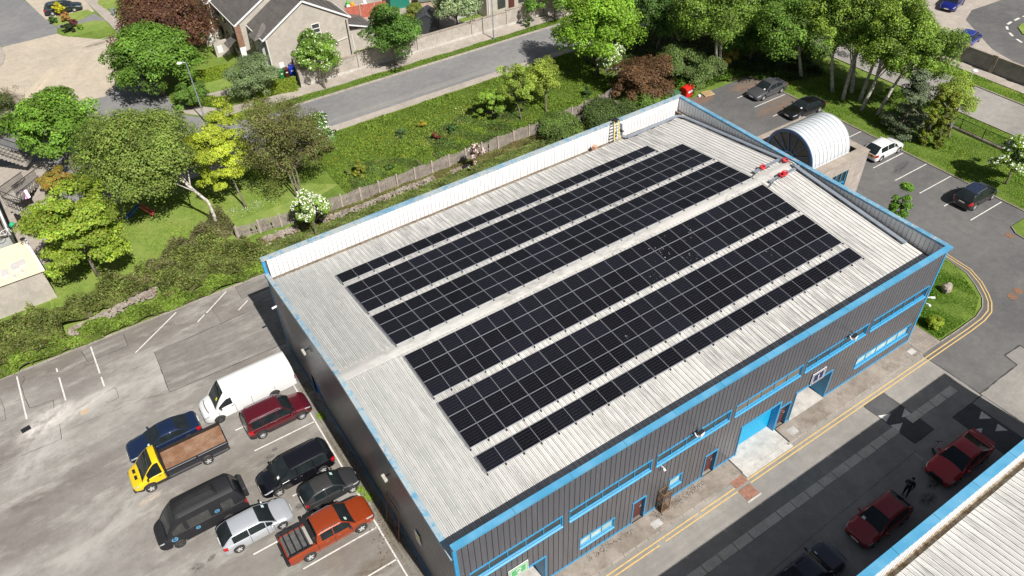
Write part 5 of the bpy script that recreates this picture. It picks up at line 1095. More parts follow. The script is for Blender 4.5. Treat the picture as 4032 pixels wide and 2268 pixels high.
def vehicle(name, label, cat, loc, rz, s, group=None):
    """s: L,W,H, wheels (rear x, front x from centre), wr, sill, belt[(x,z)], deck[(x,z)] centre top of the lower body, cab=(xr0,xr1,xf1,xf0) rear base, rear roof edge, front roof edge, screen base; paint; panes = side window spans"""
    r = thing(name, label, cat, (loc[0], loc[1], 0.008), rz, group); L_, W_, H_ = s['L'], s['W'], s['H']; hl, hw = L_ / 2, W_ / 2; pm = s['paint']; sill = s.get('sill', .24)
    xr0, xr1, xf1, xf0 = s['cab']; wr = s.get('wr', .32); wx = s['wx']; belt = s['belt']; deck = s['deck']; nz = s.get('nose', .55); tl = s.get('tailr', .35)
    st = set(np.round(np.linspace(-hl, hl, 46), 3).tolist())
    for c in wx:
        for a in np.linspace(0, PI, 11): st.add(round(c - (wr + .07) * math.cos(a), 3))
    for d in (.0, .02, .05, .1, .18, .28): st.add(round(hl - d, 3)); st.add(round(-hl + d, 3))
    seams = s.get('seams', []); 
    for q in seams: st.add(round(q - .011, 3)); st.add(round(q + .011, 3))
    X = sorted(st)
    def halfw(x):
        u = (x - (hl - nz)) / nz if x > hl - nz else ((-x - (hl - tl)) / tl if x < -hl + tl else 0); u = max(0, u)
        return hw * (1 - (s.get('nosetap', .2) if x > 0 else s.get('tailtap', .14)) * u ** 2.2 - .10 * u ** 9)
    def low(x):
        z = sill; e = min(hl - x, x + hl)
        if e < .5: z = sill + (.5 - e) * .12
        for c in wx:
            d = abs(x - c); R_ = wr + .07
            if d < R_: z = max(z, wr + math.sqrt(R_ * R_ - d * d) * .98)
        return z
    def ring(x):
        h = halfw(x); zb = low(x); bz = max(I(x, belt), zb + .1); dz = I(x, deck); e = min(hl - x, x + hl); k = max(0, 1 - e / .12); bz -= .10 * k * k; dz = dz - .10 * k * k
        f = zb > sill + .1
        return [(0, zb), (h * .9, zb), (h * (1.0 if f else .97), zb + .02), (h * 1.0, zb + (bz - zb) * .35), (h * 1.0, zb + (bz - zb) * .62), (h * .985, bz - .06), (h * .93, bz), (h * .72, bz + (dz - bz) * .6), (h * .4, bz + (dz - bz) * .92), (0, dz)]
    G_ = [ring(x) for x in X]; nr = len(G_[0]); body = MB(); parts = {}
    V = lambda i, j, sg: (X[i], sg * G_[i][j][0], G_[i][j][1])
    lampx, tailx = s.get('lampx', (hl - .5, hl - .1)), s.get('tailx', (-hl - .01, -hl + .3))
    for i in range(len(X) - 1):
        xm = (X[i] + X[i + 1]) / 2
        for j in range(nr - 1):
            for sg in (1, -1):
                q = [V(i, j, sg), V(i + 1, j, sg), V(i + 1, j + 1, sg), V(i, j + 1, sg)]; q = q if sg > 0 else q[::-1]; q = q[::-1]; key = None; mi = 0
                if j <= 1: mi = 1
                elif j == 2 and s.get('clad'): mi = 1
                if xm < s.get('blackto', -99): mi = 1
                if 2 <= j <= 5 and any(abs(xm - sm) < .012 for sm in seams): mi = 2
                if lampx[0] < xm < lampx[1] and j in s.get('lampj', (5,)): key = ('headlight', sg)
                if tailx[0] < xm < tailx[1] and j in s.get('tailj', (4, 5)): key = ('tail_light', sg)
                (parts.setdefault(key, MB()) if key else body).poly(q, 0 if key else mi)
    for i, sgn in ((0, 1), (len(X) - 1, -1)):     # end faces: painted above, dark grille band below
        R_ = G_[i]
        for j in range(1, nr - 1):
            a, c = R_[j], R_[j + 1]; q = [(X[i], -a[0], a[1]), (X[i], a[0], a[1]), (X[i], c[0], c[1]), (X[i], -c[0], c[1])]; q = q if sgn < 0 else q[::-1]
            body.poly(q, (1 if j in s.get('grillej', (2, 3)) and sgn < 0 else 0) if j > 1 else 1)
    # greenhouse
    wb, wt = s.get('wb', .925), s.get('wt', .74); GX = set(np.round(np.concatenate([np.linspace(xr0, xr1, 7), np.linspace(xr1, xf1, 13), np.linspace(xf1, xf0, 9)]), 3).tolist()); panes = s['panes']
    for a, c in panes: GX.add(round(a, 3)); GX.add(round(c, 3))
    GX = sorted(GX); roofc = s.get('roofcurve', .05)
    def gring(x):
        h = halfw(x); bz = I(x, belt); 
        if x < xr1: t = (x - xr0) / max(1e-6, xr1 - xr0); zr = bz + (H_ - .03 - bz) * (1 - (1 - t) ** s.get('rearpow', 1.25))
        elif x > xf1: t = (xf0 - x) / (xf0 - xf1); zr = bz + (H_ - .04 - bz) * (1 - (1 - t) ** s.get('frontpow', 1.12))
        else: u = (x - xr1) / (xf1 - xr1); zr = H_ - .03 * (1 - u) - .04 * u + roofc * 4 * u * (1 - u) * .6
        t = (zr - bz) / (H_ - bz); t = max(.02, min(1, t)); ht = h * (wb - (wb - wt) * t)
        return [(h * wb, bz - .01), (h * wb + (ht - h * wb) * .5, bz + (zr - .05 * t - bz) * .55), (ht, bz + (zr - s.get('edge', .05) * t - bz)), (ht - s.get('edge', .07), zr - (.0 if s.get('edge', 0) < .1 else .03 * t)), (ht * .5, zr + .03 * t), (0, zr + .04 * t)]
    GG = [gring(x) for x in GX]; VG = lambda i, j, sg: (GX[i], sg * GG[i][j][0], GG[i][j][1]); scrin = s.get('screen', 1)
    for i in range(len(GX) - 1):
        xm = (GX[i] + GX[i + 1]) / 2
        for j in range(5):
            for sg in (1, -1):
                q = [VG(i, j, sg), VG(i + 1, j, sg), VG(i + 1, j + 1, sg), VG(i, j + 1, sg)]; q = q[::-1] if sg > 0 else q; key = None; mi = 0
                if j <= s.get('panej', 1):
                    for pi_, (a, c) in enumerate(panes):
                        if a < xm < c: key = ('side_window', pi_, sg)
                elif j >= 3 or (j == 2 and False):
                    if xm > xf1 + .02: key = ('windscreen',)
                    elif xm < xr1 - .02 and s.get('rearglass', 1): key = ('rear_window',)
                    elif s.get('roofmat') is not None and not key: mi = 3
                (parts.setdefault(key, MB()) if key else body).poly(q, 0 if key else mi)
    bm = body.build('body', [pm, M['trim'], M['flap'], s.get('roofmat') or pm], r, True)
    for key, b in parts.items(): b.build(key[0], {'headlight': M['lamp'], 'tail_light': M['tail'], 'side_window': s.get('glass', M['glass'])}.get(key[0], M['glass']), r, True)
    for me in [bm.data] + [o.data for o in C.objects if o.parent == r and o.type == 'MESH' and o is not bm and o.name.split('.')[0] in ('windscreen', 'rear_window', 'side_window', 'headlight', 'tail_light')]:
        import bmesh as _b
        g = _b.new(); g.from_mesh(me); _b.ops.remove_doubles(g, verts=g.verts, dist=.0015); _b.ops.recalc_face_normals(g, faces=g.faces) if me is bm.data else None; g.to_mesh(me); g.free()
        me.shade_smooth()
    md = bm.modifiers.new('es', 'EDGE_SPLIT'); md.split_angle = math.radians(38)
    for c in wx:
        for sg in (1, -1): wheel(r, c, sg * (hw - s.get('ww', .21) / 2 + .005), wr, s.get('ww', .21), sg, s.get('rim', M['rim']), s.get('spokes', 5))
    mx_ = s.get('mirx', xf0 - .38); zb = I(mx_, belt)
    for sg in (1, -1):
        b = MB(); b.ball((mx_, sg * (hw * .97 + .13), zb + .10), .11, 7, 0, (.7, 1.15, .8)); b.bar((mx_, sg * hw * .9, zb + .02), (mx_, sg * (hw * .97 + .08), zb + .07), .05, .05); b.build('wing_mirror', s.get('mirm', pm), r, True)
    for sg in (1, -1):
        for hx in s.get('handles', []): MB().box(hx - .08, hx + .08, sg * hw - .012, sg * hw + .022, I(hx, belt) - .16, I(hx, belt) - .13).build('door_handle', s.get('hm', pm), r)
    if s.get('rails'):
        for sg in (1, -1):
            x0, x1 = xr1 + .15, xf1 - .1; yy = sg * (hw * wt - .05); MB().tube([(x0, yy, H_ - .05), (x0 + .12, yy, H_ + .055), (x1 - .12, yy, H_ + .055), (x1, yy, H_ - .05)], .026, 6).build('roof_rail', M['chrome'] if s['rails'] == 1 else M['trim'], r)
    nzp = I(hl, belt)
    MB().box(hl - .02, hl + .022, -.26, .26, sill + .14, sill + .25).build('number_plate', M['plate'], r)
    zt = s.get('plz', .75); MB().box(-hl - .022, -hl + .02, -.26, .26, zt, zt + .11).build('number_plate', M['plate'], r)
    if scrin:  # wiper and cowl at the foot of the screen
        zc = I(xf0, belt); b = MB(); b.box(xf0 - .1, xf0 + .05, -hw * .78, hw * .78, zc - .06, zc + .022); b.bar((xf0 - .06, .3, zc + .045), (xf0 - .25, -.35, zc + .13), .02, .02); b.build('wiper', M['black'], r)
    if s.get('sticker'):
        px_, py_, col = s['sticker']; t = (xf0 - px_) / (xf0 - xf1); z = I(px_, belt) + (H_ - .04 - I(px_, belt)) * (1 - (1 - t) ** s.get('frontpow', 1.12)) + .045; sl_ = .14 * (H_ - I(px_, belt)) / (xf0 - xf1)
        MB().quad((px_ - .07, py_ - .1, z + sl_ * .5), (px_ + .07, py_ - .1, z - sl_ * .5), (px_ + .07, py_ + .1, z - sl_ * .5), (px_ - .07, py_ + .1, z + sl_ * .5)).build('paper_disc', col, r)
    return r
M['pale'] = plain('pale_disc', (0.55, 0.75, 0.7), .6); M['yel'] = plain('yellow_notice', (0.7, 0.75, 0.05), .6)
def hatch(L_, W_, H_, wx, **k):
    hl = L_ / 2; d = dict(L=L_, W=W_, H=H_, wx=wx, belt=[(-hl, .92), (-hl + .3, .98), (0, .95), (hl - 1.15, .9), (hl - .4, .76), (hl, .62)], deck=[(-hl, .95), (-hl + .5, .97), (hl - 1.15, .98), (hl - .5, .86), (hl - .1, .72), (hl, .66)],
        cab=(-hl + .03, -hl + .8, hl - 1.95, hl - 1.02), rearpow=1.45, panes=[(-hl + .68, -.55), (-.5, .45), (.5, hl - 1.3)], seams=[-.52, .47, hl - 1.28], handles=[-.2, .7 if hl < 2 else .62]); d.update(k); return d
def saloon(L_, W_, H_, wx, **k):
    hl = L_ / 2; d = dict(L=L_, W=W_, H=H_, wx=wx, belt=[(-hl, .86), (-hl + .25, .95), (-hl + 1.0, .95), (0, .92), (hl - 1.35, .88), (hl - .4, .74), (hl, .6)], deck=[(-hl, .93), (-hl + .3, 1.0), (-hl + .9, 1.0), (hl - 1.35, .96), (hl - .5, .84), (hl - .1, .7), (hl, .64)],
        cab=(-hl + .6, -hl + 1.45, hl - 2.25, hl - 1.3), panes=[(-hl + .95, -.52), (-.47, .45), (.5, hl - 1.6)], seams=[-.9, -.02 + .0, .98], handles=[-.55, .45], rearpow=1.15); d.update(k); return d
GL = 'cars and vans parked in the left car park'; GR = 'cars parked in the right car park'; GF = 'cars parked on the shaded front road'
# white high-roof van
def vanspec(L_, W_, H_, wx, **k):
    hl = L_ / 2; d = dict(L=L_, W=W_, H=H_, wx=wx, wr=.34, sill=.32, belt=[(-hl, 1.3), (hl - 1.6, 1.3), (hl - .95, 1.22), (hl - .35, 1.0), (hl, .78)], deck=[(-hl, 1.3), (hl - 1.6, 1.34), (hl - .95, 1.3), (hl - .4, 1.1), (hl, .86)],
        cab=(-hl + .01, -hl + .12, hl - 1.75, hl - .85), edge=.16, wt=.86, wb=.97, panej=0, panes=[(hl - 2.05, hl - 1.1)], seams=[-hl + 1.6, hl - 3.3, hl - 2.15, hl - 1.0], rearglass=0, rearpow=3, nose=.7, nosetap=.22, tailtap=.03, tailr=.2, lampx=(hl - .45, hl - .03), handles=[hl - 2.0], mirm=M['trim'], hm=M['trim'], rim=M['steelrim'], tailx=(-hl - .01, -hl + .12), tailj=(4, 5), plz=.6); d.update(k); return d
P_white = paint('white_paint_van', (0.8, 0.8, 0.8))
v = vehicle('white_van', 'long white high-roof panel van parked nose out beside the warehouse wall', 'van', (-4.1, 22.87), PI, vanspec(6.55, 1.98, 2.4, (-1.55, 2.35), paint=P_white, sticker=(2.05, .45, M['yel'])), GL)
b = MB(); b.tube([(3.25 - .42, -.7, 1.08), (3.25 - .36, -.35, 1.07), (3.25 - .34, 0, 1.08), (3.25 - .36, .35, 1.07), (3.25 - .42, .7, 1.08)], .03); b.build('bonnet_grille', M['black'], v)
b = MB(); b.box(-3.32, -3.2, -.8, .8, .42, .56); b.build('rear_bumper', M['trim'], v)
vehicle('passenger_car', 'dark red tall family car with silver roof rails parked beside the white van', 'car', (-3.08, 19.83), 0, hatch(4.42, 1.83, 1.84, (-1.42, 1.38), paint=paint('maroon', (0.105, 0.006, 0.014), .2), belt=[(-2.21, 1.05), (-1.8, 1.1), (0, 1.1), (1.0, 1.04), (1.85, .9), (2.21, .7)], deck=[(-2.21, 1.08), (1.0, 1.1), (1.8, 1.0), (2.21, .74)], cab=(-2.2, -1.98, .35, 1.12), wt=.8, panes=[(-1.85, -1.15), (-1.1, -.15), (-.1, .95)], rails=1, seams=[-1.12, -.12, .98], handles=[-.3, .05], rearpow=1.6, wr=.33, spokes=9, clad=1, hm=M['trim']), GL)
vehicle('blue_saloon', 'dark blue saloon car parked nose outward behind the yellow truck', 'car', (-10.08, 22.45), PI, saloon(4.75, 1.8, 1.43, (-1.42, 1.4), paint=paint('blue_metal', (0.014, 0.03, 0.085), .4), sticker=(.98, .5, M['pale'])), GL)
vehicle('camper_van', 'matt black camper van with a roof pod and light blue emblems', 'camper van', (-9.75, 14.95), PI, vanspec(5.4, 1.88, 2.55, (-1.35, 1.62), paint=plain('matt_black', (0.02, 0.02, 0.023), .6, spec=.3), belt=[(-2.7, 1.3), (1.6, 1.3), (2.1, 1.15), (2.55, .95), (2.7, .8)], deck=[(-2.7, 1.3), (1.6, 1.34), (2.1, 1.2), (2.55, 1.0), (2.7, .86)], glass=glassmat('curtained_glass', (.05, .05, .048), .15), cab=(-2.68, -2.2, 1.15, 2.15), rearglass=1, rearpow=1.3, panes=[(-1.95, -1.25), (-.55, .75), (1.0, 1.75)], seams=[-.8, .85, 1.9], lampx=(2.35, 2.68), sill=.3, hm=M['trim'], nose=.5, wt=.8), GL)
cv = [o for o in C.objects if o.name.startswith('camper_van')][0]
b = MB(); n = 12; R_ = []
for i in range(n + 1):
    t = i / n; x = -1.35 + 2.6 * t; h = .34 * min(1, (1 - t) * 3.2 + .1) * min(1, t * 9 + .2); w_ = .58 * (1 - .3 * t); R_.append([(x, .0 + k * w_, 2.54 + h * (1 - abs(k) ** 3)) for k in (-1, -.85, -.5, 0, .5, .85, 1)])
for i in range(n):
    for k in range(6): b.quad(R_[i][k + 1], R_[i][k], R_[i + 1][k], R_[i + 1][k + 1])
b.poly(R_[0][::-1]); b.build('roof_pod', plain('pod_black', (.02, .02, .022), .75, spec=.2), cv)
M['decal'] = plain('light_blue_decal', (0.12, 0.38, 0.62), .5)
for (x, z, s_) in ((-.95, 1.55, .16), (1.75, .98, .2), (.35, 1.0, .15)):   # emblems on both flanks
    for sg in (1, -1):
        b = MB(); yy = sg * (.945 if z < 1.3 else .925)
        for k in range(6):
            a, c = PI / 3 * k, PI / 3 * (k + 1); b.quad((x + s_ * math.cos(a), yy, z + s_ * math.sin(a)), (x + s_ * math.cos(c), yy, z + s_ * math.sin(c)), (x + s_ * .7 * math.cos(c), yy, z + s_ * .7 * math.sin(c)), (x + s_ * .7 * math.cos(a), yy, z + s_ * .7 * math.sin(a)))
        b.bar((x - s_ * .4, yy, z - s_ * .3), (x + s_ * .4, yy, z + s_ * .35), .04, .006, up=(0, 1, 0)); b.bar((x - s_ * .4, yy, z + s_ * .3), (x + s_ * .3, yy, z - s_ * .1), .04, .006, up=(0, 1, 0)); b.build('emblem', M['decal'], cv)
b = MB(); b.box(-2.95, -2.68, -.75, .5, .9, 1.75); b.build('rear_carrier', M['trim'], cv, bevel=.08)
vehicle('silver_hatchback', 'silver hatchback with black rear glass parked between the black camper and the orange pickup', 'car', (-7.2, 12.55), 0, hatch(4.35, 1.78, 1.5, (-1.35, 1.35), paint=paint('silver', (0.55, 0.58, 0.62), .35), sticker=(.75, .5, M['pale'])), GL)
vehicle('people_carrier', 'glossy black people carrier parked nose outward beside the small grey car', 'car', (-3.72, 14.9), PI, hatch(4.85, 1.82, 1.74, (-1.48, 1.48), paint=paint('gloss_black', (0.006, 0.006, 0.009), 0, .2), belt=[(-2.42, 1.0), (0, 1.0), (1.2, .95), (2.0, .8), (2.42, .62)], deck=[(-2.42, 1.02), (1.2, 1.04), (2.0, .9), (2.42, .66)], cab=(-2.38, -1.95, .45, 1.55), wt=.78, panes=[(-1.95, -1.05), (-1.0, .05), (.1, 1.2)], seams=[-1.02, .08, 1.25], handles=[-.1, .3], wr=.33, sticker=(1.2, .5, M['white']), hm=M['chrome'], lampx=(1.75, 2.35)), GL)
vehicle('small_car', 'small dark grey rounded car parked between the black people carrier and the orange pickup', 'car', (-2.47, 12.38), 0, hatch(3.6, 1.62, 1.47, (-1.18, 1.18), paint=paint('dark_grey', (0.045, 0.045, 0.048), .2, .4), cab=(-1.76, -1.0, .15, .95), panes=[(-1.15, -.45), (-.38, .65)], seams=[-.42, .68], handles=[-.25], wr=.31, roofmat=plain('soft_top', (0.03, 0.03, 0.03), .8), roofcurve=.1, sticker=(.38, .35, M['pale']), nosetap=.28, tailtap=.22, tailr=.5, tailx=(-1.81, -1.6), rearpow=1.5), GL)
# orange pickup: cab front, open load bed behind
pk = vehicle('pickup_truck', 'metallic orange double-cab pickup with black bars over its load bed', 'pickup truck', (-3.72, 9.68), 0, dict(L=5.4, W=1.87, H=1.8, wx=(-1.55, 1.72), wr=.385, ww=.25, sill=.42, paint=paint('orange', (0.36, 0.055, 0.012), .3), belt=[(-2.7, 1.18), (-.95, 1.18), (0, 1.16), (1.4, 1.1), (2.3, 1.02), (2.7, .88)], deck=[(-2.7, .72), (-2.62, .72), (-.93, .72), (-.9, 1.16), (1.4, 1.14), (2.3, 1.08), (2.7, .92)],
    cab=(-.95, -.72, .75, 1.5), panes=[(-.62, .1), (.15, 1.15)], seams=[-.92, .12, 1.2], handles=[-.35, .4], rearpow=2.5, nosetap=.16, tailtap=.02, tailr=.2, wt=.78, wb=.93, lampx=(2.15, 2.62), tailx=(-2.71, -2.55), tailj=(3, 4, 5), rails=1, hm=M['chrome'], mirm=M['trim'], sticker=(1.05, -.5, M['pale']), plz=.6), GL)
b = MB(); b.box(-2.6, -1.02, -.68, .68, .735, .94); b.box(-2.6, -1.02, .68, .72, .74, 1.17); b.box(-2.6, -1.02, -.72, -.68, .74, 1.17); b.box(-2.66, -2.6, -.72, .72, .74, 1.17); b.build('bed_liner', plain('bed_grey', (0.1, 0.1, 0.1), .7, var=.35), pk)
b = MB(); b.box(-2.7, -1.0, .72, .87, 1.165, 1.2); b.box(-2.7, -1.0, -.87, -.72, 1.165, 1.2); b.box(-2.72, -2.64, -.86, .86, 1.16, 1.2); b.build('bed_rim', paint('orange_rim', (0.3, 0.04, 0.012), .2), pk)
b = MB(); b.box(-1.1, -.88, -.8, .8, 1.2, 1.78); b.build('sport_bar', M['black'], pk, bevel=.08); b = MB(); b.box(-1.3, -1.12, -.68, .68, 1.12, 1.17); b.build('rolled_cover', plain('pale_cover', (0.4, 0.38, 0.34), .7), pk)
b = MB()
for x in (-2.45, -2.1, -1.72, -1.4): b.box(x - .03, x + .03, -.8, .8, 1.28, 1.33)
b.box(-2.6, -1.2, .78, .84, 1.21, 1.3); b.box(-2.6, -1.2, -.84, -.78, 1.21, 1.3); b.build('load_bar', M['black'], pk)
b = MB(); b.box(-2.86, -2.7, -.82, .82, .42, .58); b.bar((-2.95, 0, .5), (-2.8, 0, .5), .08, .08); b.build('rear_bumper', M['black'], pk, bevel=.03)
# yellow dropside truck
tr = vehicle('dropside_truck', 'yellow cab flatbed truck with black dropsides and a rusty wooden deck', 'truck', (-9.72, 19.95), PI, dict(L=6.1, W=1.98, H=2.2, wx=(-1.55, 2.1), wr=.34, sill=.36, paint=paint('yellow', (0.83, 0.56, 0.004), 0, .4), belt=[(-3.05, .6), (.98, .6), (1.0, 1.3), (1.75, 1.26), (2.45, 1.12), (3.05, .82)], deck=[(-3.05, .62), (.98, .62), (1.0, 1.32), (1.7, 1.34), (2.5, 1.16), (3.05, .88)],
    cab=(.98, 1.06, 1.4, 2.4), panes=[(1.12, 2.0)], seams=[1.05, 2.1], rearglass=0, rearpow=4, wt=.8, wb=.96, blackto=.97, nose=.7, nosetap=.22, tailtap=.0, lampx=(2.62, 2.95), lampj=(5,), tailx=(-9, -8.9), handles=[1.3], mirm=M['trim'], hm=M['trim'], plz=.5, clad=1, frontpow=1.1), GL)
b = MB(); b.box(-3.05, .98, -.5, .5, .6, .95); b.box(-3.0, .9, -.96, .96, .86, .96); b.build('chassis', M['trim'], tr)
b = MB(); b.box(-3.0, .88, -.93, .93, .962, 1.0); b.build('bed_floor', ground('rusty_deck', (0.26, 0.13, 0.07), (0.32, 0.2, 0.13), (0.18, 0.12, 0.09), 1.2, stain=.6, speck=.25), tr)
for sg in (1, -1):
    b = MB(); b.box(-3.05, .9, sg * .94 - .02, sg * .94 + .02, .96, 1.3); b.box(-3.05, -1.1, sg * .975 - .015, sg * .975 + .015, 1.0, 1.06); b.box(-1.0, .9, sg * .975 - .015, sg * .975 + .015, 1.0, 1.06); b.build('dropside', M['black'], tr)
    b = MB(); b.box(-3.0, -1.12, sg * .975 - .02, sg * .975 + .02, 1.19, 1.22); b.box(-1.0, .85, sg * .975 - .02, sg * .975 + .02, 1.19, 1.22); b.build('side_highlight', M['galv'], tr)  # thin galvanised strip near the top of each dropside
b = MB(); b.box(-3.08, -3.03, -.94, .94, .96, 1.3); b.build('tailboard', M['black'], tr)
b = MB(); b.box(.9, .96, -.95, .95, .96, 1.5); b.bar((.93, -.93, 1.5), (.93, -.93, 1.9), .07, .07); b.bar((.93, .93, 1.5), (.93, .93, 1.9), .07, .07); b.box(.9, .96, -.95, .95, 1.84, 1.92); b.build('headboard', M['black'], tr)
for y in (.28, -.28): MB().box(2.55, 2.72, y - .17, y + .17, 1.135, 1.16).build('bonnet_vent', M['black'], tr)
for sg in (1, -1):
    MB().box(2.98, 3.06, sg * .55 - .25, sg * .55 + .25, .38, .72).build('bumper_corner', M['trim'], tr); MB().box(-2.0, -1.1, sg * .9 - .08, sg * .9 + .02, .8, .85).build('mudguard', M['black'], tr)
# front road
vehicle('red_saloon', 'bright red low saloon with black grille and rear spoiler parked on the shaded front road', 'car', (31.05, -8.3), PI, saloon(4.7, 1.86, 1.38, (-1.4, 1.4), paint=paint('bright_red', (0.5, 0.008, 0.012), .1), rearpow=1.0, cab=(-1.95, -.95, .15, 1.15)), GF)
o = [o for o in C.objects if o.name.startswith('red_saloon')][0]; MB().box(-2.36, -2.15, -.75, .75, 1.03, 1.08).build('spoiler', paint('red_spoiler', (0.4, 0.008, 0.012), .1), o); MB().box(2.3, 2.375, -.42, .42, .38, .66).build('grille', M['black'], o)
vehicle('red_hatchback', 'darker red hatchback with round headlights parked beside the person on the front road', 'car', (23.4, -8.2), PI, hatch(4.2, 1.76, 1.48, (-1.3, 1.3), paint=paint('deep_red', (0.3, 0.008, 0.014), .2), sticker=(.95, -.45, M['white'])), GF)
vehicle('navy_saloon', 'very dark navy car at the bottom edge facing the red hatchback', 'car', (17.5, -8.15), 0, saloon(4.7, 1.8, 1.42, (-1.4, 1.4), paint=paint('navy', (0.008, 0.01, 0.03), .2), rails=2, sticker=(.95, .5, M['pale'])), GF)
# right car park
vehicle('grey_saloon', 'metallic grey saloon parked at the top of the right car park', 'car', (57.7, 32.1), PI, saloon(4.8, 1.85, 1.46, (-1.4, 1.4), paint=paint('mid_grey', (0.13, 0.13, 0.145), .5), sticker=(.95, .45, M['white'])), GR)
vehicle('black_saloon', 'black saloon parked in the right car park behind the white vault', 'car', (57.65, 26.95), PI - .06, saloon(4.85, 1.85, 1.45, (-1.43, 1.43), paint=paint('black_metal', (0.007, 0.007, 0.008), 0, .3), sticker=(.95, .45, M['white'])), GR)
wv = vehicle('white_hatchback', 'white hatchback with red and yellow rear markings parked in the right car park', 'car', (57.5, 17.1), 0, hatch(4.4, 1.77, 1.5, (-1.32, 1.3), paint=paint('white_car', (0.8, 0.8, 0.8))), GR)
b = MB()
for i in range(6): b.box(-2.235, -2.222, -.6 + i * .2, -.41 + i * .2, .62, .88, m=i % 2)
b.build('rear_markings', [plain('mark_yellow', (0.7, 0.55, 0.04), .5), plain('mark_red', (0.5, 0.02, 0.02), .5)], wv)
vehicle('black_crossover', 'black crossover with silver roof rails parked alone near the grass in the right car park', 'car', (57.42, 7.48), 0, hatch(4.4, 1.82, 1.62, (-1.33, 1.32), paint=paint('black_cross', (0.008, 0.008, 0.01), 0, .25), rails=1, roofmat=plain('glass_roof', (0.02, 0.03, 0.06), .08), belt=[(-2.2, 1.0), (-1.9, 1.05), (0, 1.04), (1.05, 1.0), (1.8, .86), (2.2, .68)], deck=[(-2.2, 1.03), (1.05, 1.06), (1.75, .95), (2.2, .72)], wr=.35), GR)
# far cars
vehicle('dark_estate', 'dark grey estate car with silver roof rails parked at the top left', 'car', (-1.85, 107.4), -.19, hatch(4.9, 1.83, 1.5, (-1.45, 1.42), paint=paint('estate_grey', (0.025, 0.035, 0.045), .4), rails=1, cab=(-2.4, -1.75, .35, 1.35)))
vehicle('blue_crossover', 'deep blue car with dark roof glass at the top right corner by the trees', 'car', (94.0, 34.0), PI + .25, hatch(4.5, 1.85, 1.6, (-1.35, 1.35), paint=paint('deep_blue', (0.006, 0.014, 0.2), .3), rim=M['steelrim']))
vehicle('blue_crossover', 'blue car with a silver roof arch half hidden by the birch leaves', 'car', (85.7, 26.5), .2, hatch(4.55, 1.85, 1.6, (-1.4, 1.38), paint=paint('cobalt', (0.008, 0.03, 0.32), .3), rails=1))
# ------------------------------------------------------------------ e-scooter, stick, person
r = thing('kick_scooter', 'black upright electric scooter with white banded stem in front of the bright red saloon', 'scooter', (30.45, -7.2, .01), .9)
b = MB(); b.box(-.45, .35, -.08, .08, .1, .15); b.build('deck', M['black'], r)
for x in (-.5, .45): MB().lathe([(0, -.025), (.11, -.025), (.11, .025), (0, .025)], 14, 'y', (x, 0, .11)).build('wheel', M['tyre'], r)
MB().tube([(.42, 0, .12), (.32, 0, 1.1)], .025).build('stem', M['black'], r); MB().tube([(.32, -.25, 1.12), (.32, .25, 1.12)], .02).build('handlebar', M['black'], r)
b = MB()
for z in (.3, .55, .8): b.tube([(.42 - .1 * z, 0, z), (.42 - .1 * (z + .1), 0, z + .1)], .028)
b.build('stem_band', M['white'], r)
tag(MB().tube([(29.62, -6.33, .03), (29.6, -6.97, .03)], .02).build('stick', M['alu']), 'thin pale stick lying on the road left of the scooter', 'stick')
